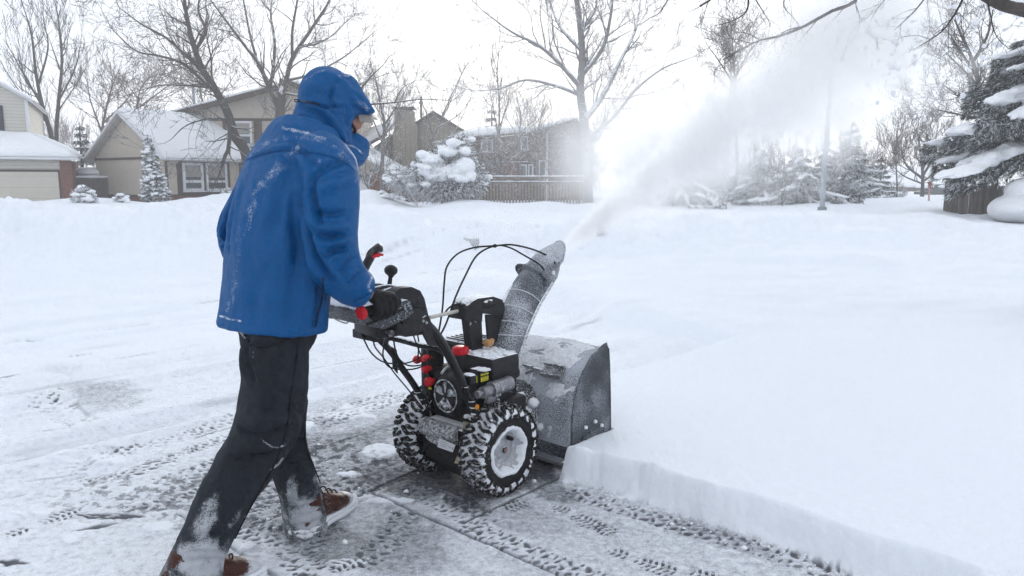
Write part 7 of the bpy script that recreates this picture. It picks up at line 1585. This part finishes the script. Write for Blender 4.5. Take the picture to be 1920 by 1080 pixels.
S=MB(); rg=np.random.RandomState(12); S_=0
eo=[o for o in col.objects if o.name=='round_evergreen'][0]
for (px_,py_,sx_,sz_) in ((835,322,.62,.26),(870,312,.42,.28),(812,300,.40,.20),(840,285,.38,.16),(850,268,.26,.15),(820,330,.45,.2),(865,335,.3,.16),(800,318,.3,.22),(882,330,.22,.18),(793,290,.25,.12),(872,283,.2,.14),(800,345,.25,.1)):
    p=at(px_,py_,Y-.75)-np.array(eo.location); S.ell(p,(sx_,.42,sz_),nu=20,nv=12,noise=.35,ns=2.1,seed=rg.randint(99))
snowmass(S,.035,eo,'snow_pad',.05,3.)
for i,(px_,py_,Y,rx,rz,lb_,mt,nd) in enumerate(((157,380,36.,.42,.42,'small snow smothered shrub in front of the brown board fence',NEF,1200),(228,378,36.,.26,.25,'tiny snow capped shrub at the corner of the beige gable',NEF,700),(432,362,33.,.40,.2,'small snow topped shrub below the double window',NEF,700),
   (757,352,28.,.75,.50,'low dark shrub left of the round evergreen with a snow slab on top',NEF,3500),(718,368,24.,.35,.15,'small twiggy sprig nearest the person in the snow drift',NEF,500),(1676,365,44.,.75,.55,'dark round shrub beyond the stakes near the far brick house',NEG,2600),(740,372,25.,.3,.14,'low sprig of juniper left of the frosted twigs',NEF,500))):
    Y=min(hit(px_,py_,Y),Y+6); b=at(px_,py_,Y); clumps('snowy_shrub',(b[0],b[1],b[2]-.12),[((0,0,rz*.75),(rx,rx*.8,rz)),((rx*.3,0,rz*.5),(rx*.8,rx*.7,rz*.7))],lb_,seed=80+i,ned=nd,nl=.09,nw=.012,snow=int(26*rx/.4) if i!=5 else 6,sr=.10,mat=mt)
Y=26.; tree('frosted_twig_shrub',Y,'pale frosted grassy twigs under the left side of the round evergreen',[([(782,385),(772,365),(765,352)],.012,.006),([(782,385),(786,362),(790,345)],.012,.006),([(782,385),(800,368),(812,356)],.012,.006),([(782,385),(760,372),(745,366)],.012,.006),([(782,385),(778,362),(776,346)],.012,.006)],mat=M('frosted_twig',(.45,.44,.45),rough=.9,snow=(.2,3)),depth=3,seed=90,L0=.5,per=5,up=.2,spread=.5,rmin=.006,cat='shrub',start=.1)
# distant belt of woods closing the view behind the houses
def belt():
    rg=np.random.RandomState(77); mb=MB(); out=[]
    for k in range(150):
        x=rg.uniform(-78,95); y=rg.uniform(88,112); Ht=rg.uniform(5,9.5)*(1 if x<10 else .55); rg2=np.random.RandomState(k)
        grow(rg2,np.array([x,y,0.]),np.array([0,0,1.]),Ht*.5,.12,3,out,.5,.12,.15,(3,5),.75,.03)
    for P,r in out: mb.tube(P,np.maximum(r,.02),3,cap=False)
    o=mb.build('distant_woods',BARKR,None,angle=180); tag(o,'hazy band of far bare woods beyond the houses','woods',kind='stuff')
belt()
# ------------------------------------------------------------------ blown snow and air
tip=q(1056,462,0.)
def fixn(o):
    bm=bmesh.new(); bm.from_mesh(o.data); bmesh.ops.recalc_face_normals(bm,faces=bm.faces); bm.to_mesh(o.data); bm.free()

def volmat(name,build,colr=(1.,1.,1.),aniso=.42):
    m=bpy.data.materials.new(name); m.use_nodes=True; t=m.node_tree
    for n in list(t.nodes): t.nodes.remove(n)
    o=nn(t,'ShaderNodeOutputMaterial'); v=nn(t,'ShaderNodeVolumePrincipled'); v.inputs['Color'].default_value=(*colr,1); v.inputs['Anisotropy'].default_value=aniso; v.inputs['Density'].default_value=0.
    t.links.new(v.outputs[0],o.inputs['Volume']); build(t,v); return m
def plume_nodes(t,v,s_lo=-.02,s_hi=.03,hi=None):
    L=t.links.new
    def mth(op,a,b=None,c=None):
        n=nn(t,'ShaderNodeMath',operation=op)
        for i,x in enumerate((a,b,c)):
            if x is None: continue
            if isinstance(x,(int,float)): n.inputs[i].default_value=x
            else: L(x,n.inputs[i])
        return n.outputs[0]
    tc=nn(t,'ShaderNodeTexCoord'); sx=nn(t,'ShaderNodeSeparateXYZ'); L(tc.outputs['Object'],sx.inputs[0]); X,Yy,Z=sx.outputs
    nzv=nn(t,'ShaderNodeTexNoise',ins={'Scale':2.4,'Detail':4.,'Roughness':.6}); mpp_=nn(t,'ShaderNodeMapping'); mpp_.inputs['Scale'].default_value=(1.,.55,1.); mpp_.inputs['Rotation'].default_value=(-.42,0,0); L(tc.outputs['Object'],mpp_.inputs[0]); L(mpp_.outputs[0],nzv.inputs['Vector'])
    s=mth('MAXIMUM',Yy,.001)
    zc=mth('SUBTRACT',mth('MULTIPLY',s,PA),mth('MULTIPLY',mth('MULTIPLY',s,s),PBq))
    r=mth('ADD',mth('MULTIPLY',mth('POWER',s,1.12),PRr),.035)
    dz=mth('SUBTRACT',Z,zc); 
    # drift: below the jet the cloud is wider than above
    below=mth('MAXIMUM',mth('MULTIPLY',dz,-1.),0.); above=mth('MAXIMUM',dz,0.)
    dzz=mth('ADD',mth('MULTIPLY',below,.62),above)
    d=mth('DIVIDE',mth('SQRT',mth('ADD',mth('MULTIPLY',X,X),mth('MULTIPLY',dzz,dzz))),r)
    d=mth('ADD',d,mth('MULTIPLY',mth('SUBTRACT',nzv.outputs[0],.5),mth('MINIMUM',mth('MULTIPLY',s,1.5),1.9)))
    f=nn(t,'ShaderNodeMapRange',interpolation_type='SMOOTHSTEP',ins={1:1.15,2:.05,3:0.,4:1.}); L(d,f.inputs[0])
    e=nn(t,'ShaderNodeMapRange',interpolation_type='SMOOTHSTEP',ins={1:(hi[0] if hi else PLn-.9),2:(hi[1] if hi else PLn-.1),3:1.,4:0.}); L(mth('ADD',Yy,mth('MULTIPLY',mth('SUBTRACT',nzv.outputs[0],.5),0. if hi else 2.)),e.inputs[0])
    s0=nn(t,'ShaderNodeMapRange',ins={1:s_lo,2:s_hi,3:0.,4:1.}); L(Yy,s0.inputs[0])
    n2=nn(t,'ShaderNodeTexNoise',ins={'Scale':6.5,'Detail':6.,'Roughness':.7}); L(mpp_.outputs[0],n2.inputs['Vector'])
    g=nn(t,'ShaderNodeMapRange',ins={1:.32,2:.66,3:.35,4:1.5}); L(n2.outputs[0],g.inputs[0])
    dens=mth('MULTIPLY',mth('MULTIPLY',mth('MULTIPLY',f.outputs[0],e.outputs[0]),mth('MULTIPLY',g.outputs[0],s0.outputs[0])),mth('DIVIDE',PD,mth('ADD',mth('POWER',r,1.25),.05)))
    if hi:
        bo=nn(t,'ShaderNodeMapRange',ins={1:0.,2:1.1,3:1.5,4:1.}); L(s,bo.inputs[0]); dens=mth('MULTIPLY',dens,bo.outputs[0])
    L(dens,v.inputs['Density'])
PA,PBq,PRr,PLn,PD=.455,.012,.125,5.6,1.4
def plume_obj(name,s0,s1,n,lab,f_,step):
    pm=volmat(name,f_); pm.cycles.volume_step_rate=step; mb=MB(); S=[]
    for s in np.linspace(s0,s1,n):
        r=(.035+PRr*max(s,0)**1.12); S.append((np.array([0,s,PA*max(s,0)-PBq*s*s-.45*r]),np.array([1.9*r+.02,0,0]),np.array([0,0,2.35*r+.02])))
    mb.sect(S,n=20); po=mb.build(name,pm,None,angle=180); fixn(po); po.location=tuple(toW(tip)); po.rotation_euler=(0,0,-PH); tag(po,lab,None,None,'stuff')
plume_obj('snow_jet',-.03,1.6,10,'narrow jet of snow leaving the chute mouth',lambda t,v:plume_nodes(t,v,-.02,.03,(1.2,1.6)),.16)
plume_obj('snow_plume',1.2,PLn,12,'widening cloud of blown snow at the end of the jet',lambda t,v:plume_nodes(t,v,1.2,1.6),.55)
def mist_nodes(cen,rad,dens,seed):
    def f_(t,v):
        L=t.links.new; tc=nn(t,'ShaderNodeTexCoord'); le=nn(t,'ShaderNodeVectorMath',operation='DIVIDE'); L(tc.outputs['Object'],le.inputs[0]); le.inputs[1].default_value=rad
        ln=nn(t,'ShaderNodeVectorMath',operation='LENGTH'); L(le.outputs[0],ln.inputs[0])
        n1=nn(t,'ShaderNodeTexNoise',ins={'Scale':.9,'Detail':5.,'Roughness':.6}); mp=nn(t,'ShaderNodeMapping'); mp.inputs['Location'].default_value=(seed,seed*2,0); L(tc.outputs['Object'],mp.inputs[0]); L(mp.outputs[0],n1.inputs['Vector'])
        a=nn(t,'ShaderNodeMath',operation='MULTIPLY_ADD'); L(n1.outputs[0],a.inputs[0]); a.inputs[1].default_value=1.3; L(ln.outputs['Value'],a.inputs[2])
        r=nn(t,'ShaderNodeMapRange',interpolation_type='SMOOTHSTEP',ins={1:1.55,2:.75,3:0.,4:dens}); L(a.outputs[0],r.inputs[0]); L(r.outputs[0],v.inputs['Density'])
    return f_
def mist(name,px_,py_,Y,rad,dens,label,seed):
    c=at(px_,py_,Y); m=volmat('drift_'+str(seed),mist_nodes(c,rad,dens,seed)); b=MB(); b.ell((0,0,0),[x*1.0 for x in rad],nu=20,nv=12); o=b.build(name,m,None,angle=180); fixn(o); o.location=tuple(c); o.rotation_euler=(0,0,R_(-20)); tag(o,label,None,None,'stuff')
mist('drifting_snow',1215,290,9.5,(1.5,2.6,1.25),.95,'veil of fine snow drifting left of the plume in front of the thick trunk',3)
mist('drifting_snow',1410,325,13.,(2.2,2.5,.9),.13,'thin veil of snow hanging before the snowy evergreens across the road',5)
mist('drifting_snow',1010,230,14.,(2.4,3.,1.9),.05,'thin haze of snow drifting before the brown house and tan house',7)
# flakes in the air
def flakes():
    rg=np.random.RandomState(5); V=[];n=0
    def put(C_,r):
        m=len(C_); base=np.array([[1,1,1],[1,-1,-1],[-1,1,-1],[-1,-1,1]])/1.7; Rn=rnd(rg,m); st=rg.uniform(.6,1.5,(m,3))
        v=C_[:,None,:]+base[None]*r[:,None,None]*st[:,None,:]; return v.reshape(-1,3)
    out=[]
    # around the jet
    m=2600; s=rg.uniform(.3,6.6,m)**1.0; r=.05+.17*s**1.12; a=rg.uniform(0,2*math.pi,m); rr=np.abs(rg.normal(0,.75,m)); P=np.stack([np.cos(a)*rr*r,s,PA*s-PBq*s*s+np.sin(a)*rr*r-.25*r*np.abs(rg.normal(0,1,m))],-1); out.append(put(toW(P+tip),rg.uniform(.0018,.0045,m)))
    # blown across the middle distance
    m=5200; Y=rg.uniform(4.5,15,m); x=np.where(rg.rand(m)<.6,rg.normal(985,120,m),rg.uniform(640,1500,m)); y=rg.normal(285,62,m); W_=np.array([at(a_,b_,c_) for a_,b_,c_ in zip(x,np.clip(y,120,460),Y)]); out.append(put(W_,rg.uniform(.0025,.0050,m)*(Y/9)**.8))
    m=1200; Y=rg.uniform(5,14,m); x=rg.uniform(1180,1640,m); y=rg.normal(335,30,m); W_=np.array([at(a_,b_,c_) for a_,b_,c_ in zip(x,y,Y)]); out.append(put(W_,rg.uniform(.003,.006,m)*(Y/9)**.8))
    V=np.concatenate(out); n=len(V)//4; mb=MB(); mb.add(V,[g for i in range(n) for g in ((4*i,4*i+1,4*i+2),(4*i,4*i+3,4*i+1),(4*i,4*i+2,4*i+3),(4*i+1,4*i+3,4*i+2))]); o=mb.build('blowing_snowflakes',SNOW,None,smooth=False); tag(o,'fine flakes blowing through the air',None,None,'stuff')
    mb=MB()
    for k in range(150):
        s=rg.uniform(4.7,7.4); c=toW(np.array([[rg.normal(.35,.55),s,PA*s-PBq*s*s-.15+rg.normal(.15,.50)-.22*max(0,s-5.4)]])+tip)[0]; z_=rg.uniform(.006,.028)*(1 if rg.rand()<.8 else 1.5); mb.ell(c,(z_,z_*rg.uniform(.6,1.2),z_*rg.uniform(.6,1.3)),nu=7,nv=5,noise=.5,seed=rg.randint(99))
    for k in range(230):
        far_=rg.rand()<.35; x=rg.normal(1675,48) if not far_ else rg.uniform(1590,1800); y=rg.normal(88,48) if not far_ else rg.uniform(60,270); c=at(x,min(y,300),rg.uniform(6.,8.5)); z_=rg.uniform(.006,.020) if not far_ else rg.uniform(.004,.009); mb.ell(c,(z_*rg.uniform(.6,1.3),z_,z_*rg.uniform(.6,1.3)),nu=7,nv=5,noise=.6,seed=rg.randint(99))
    o=mb.build('flying_snow_clods',SNOW,None,angle=180); tag(o,'small clods of snow raining out of the far end of the plume',None,None,'stuff')
flakes()
# even pale air
hz_=MB(); hz_.box((5,60,8.4),(330,300,24.)); 
def hzn(t,v): v.inputs['Density'].default_value=.0030
ho_=hz_.build('haze',volmat('haze_air',hzn,(.97,.985,1.),.45),None,smooth=False); fixn(ho_); tag(ho_,kind='stuff')

# crumbs of snow thrown on the concrete and along the cut
def crumbs():
    rg=np.random.RandomState(9); mb=MB()
    for k in range(230):
        if k<80: a_=rg.uniform(.33,2.2); b_=.31-abs(rg.normal(0,.05))
        elif k<150: a_=rg.normal(-.35,.55); b_=rg.normal(-.45,.45)
        else: a_=rg.uniform(-2.2,.2); b_=rg.uniform(-1.3,.9)
        w=toW(np.array([[a_,b_,0.]]))[0]; s_=rg.uniform(.002,.007)*(1.8 if rg.rand()<.08 else 1); mb.ell((w[0],w[1],gz(w[0],w[1])+s_*.3),(s_*rg.uniform(.8,1.6),s_*rg.uniform(.8,1.4),s_*.8),nu=7,nv=5,noise=.5,seed=rg.randint(99),rot=rotm('Z',rg.uniform(0,3)))
    o=mb.build('snow_crumbs',SNOW,None,angle=180); tag(o,'loose crumbs of snow scattered over the driveway',None,None,'stuff')
crumbs()
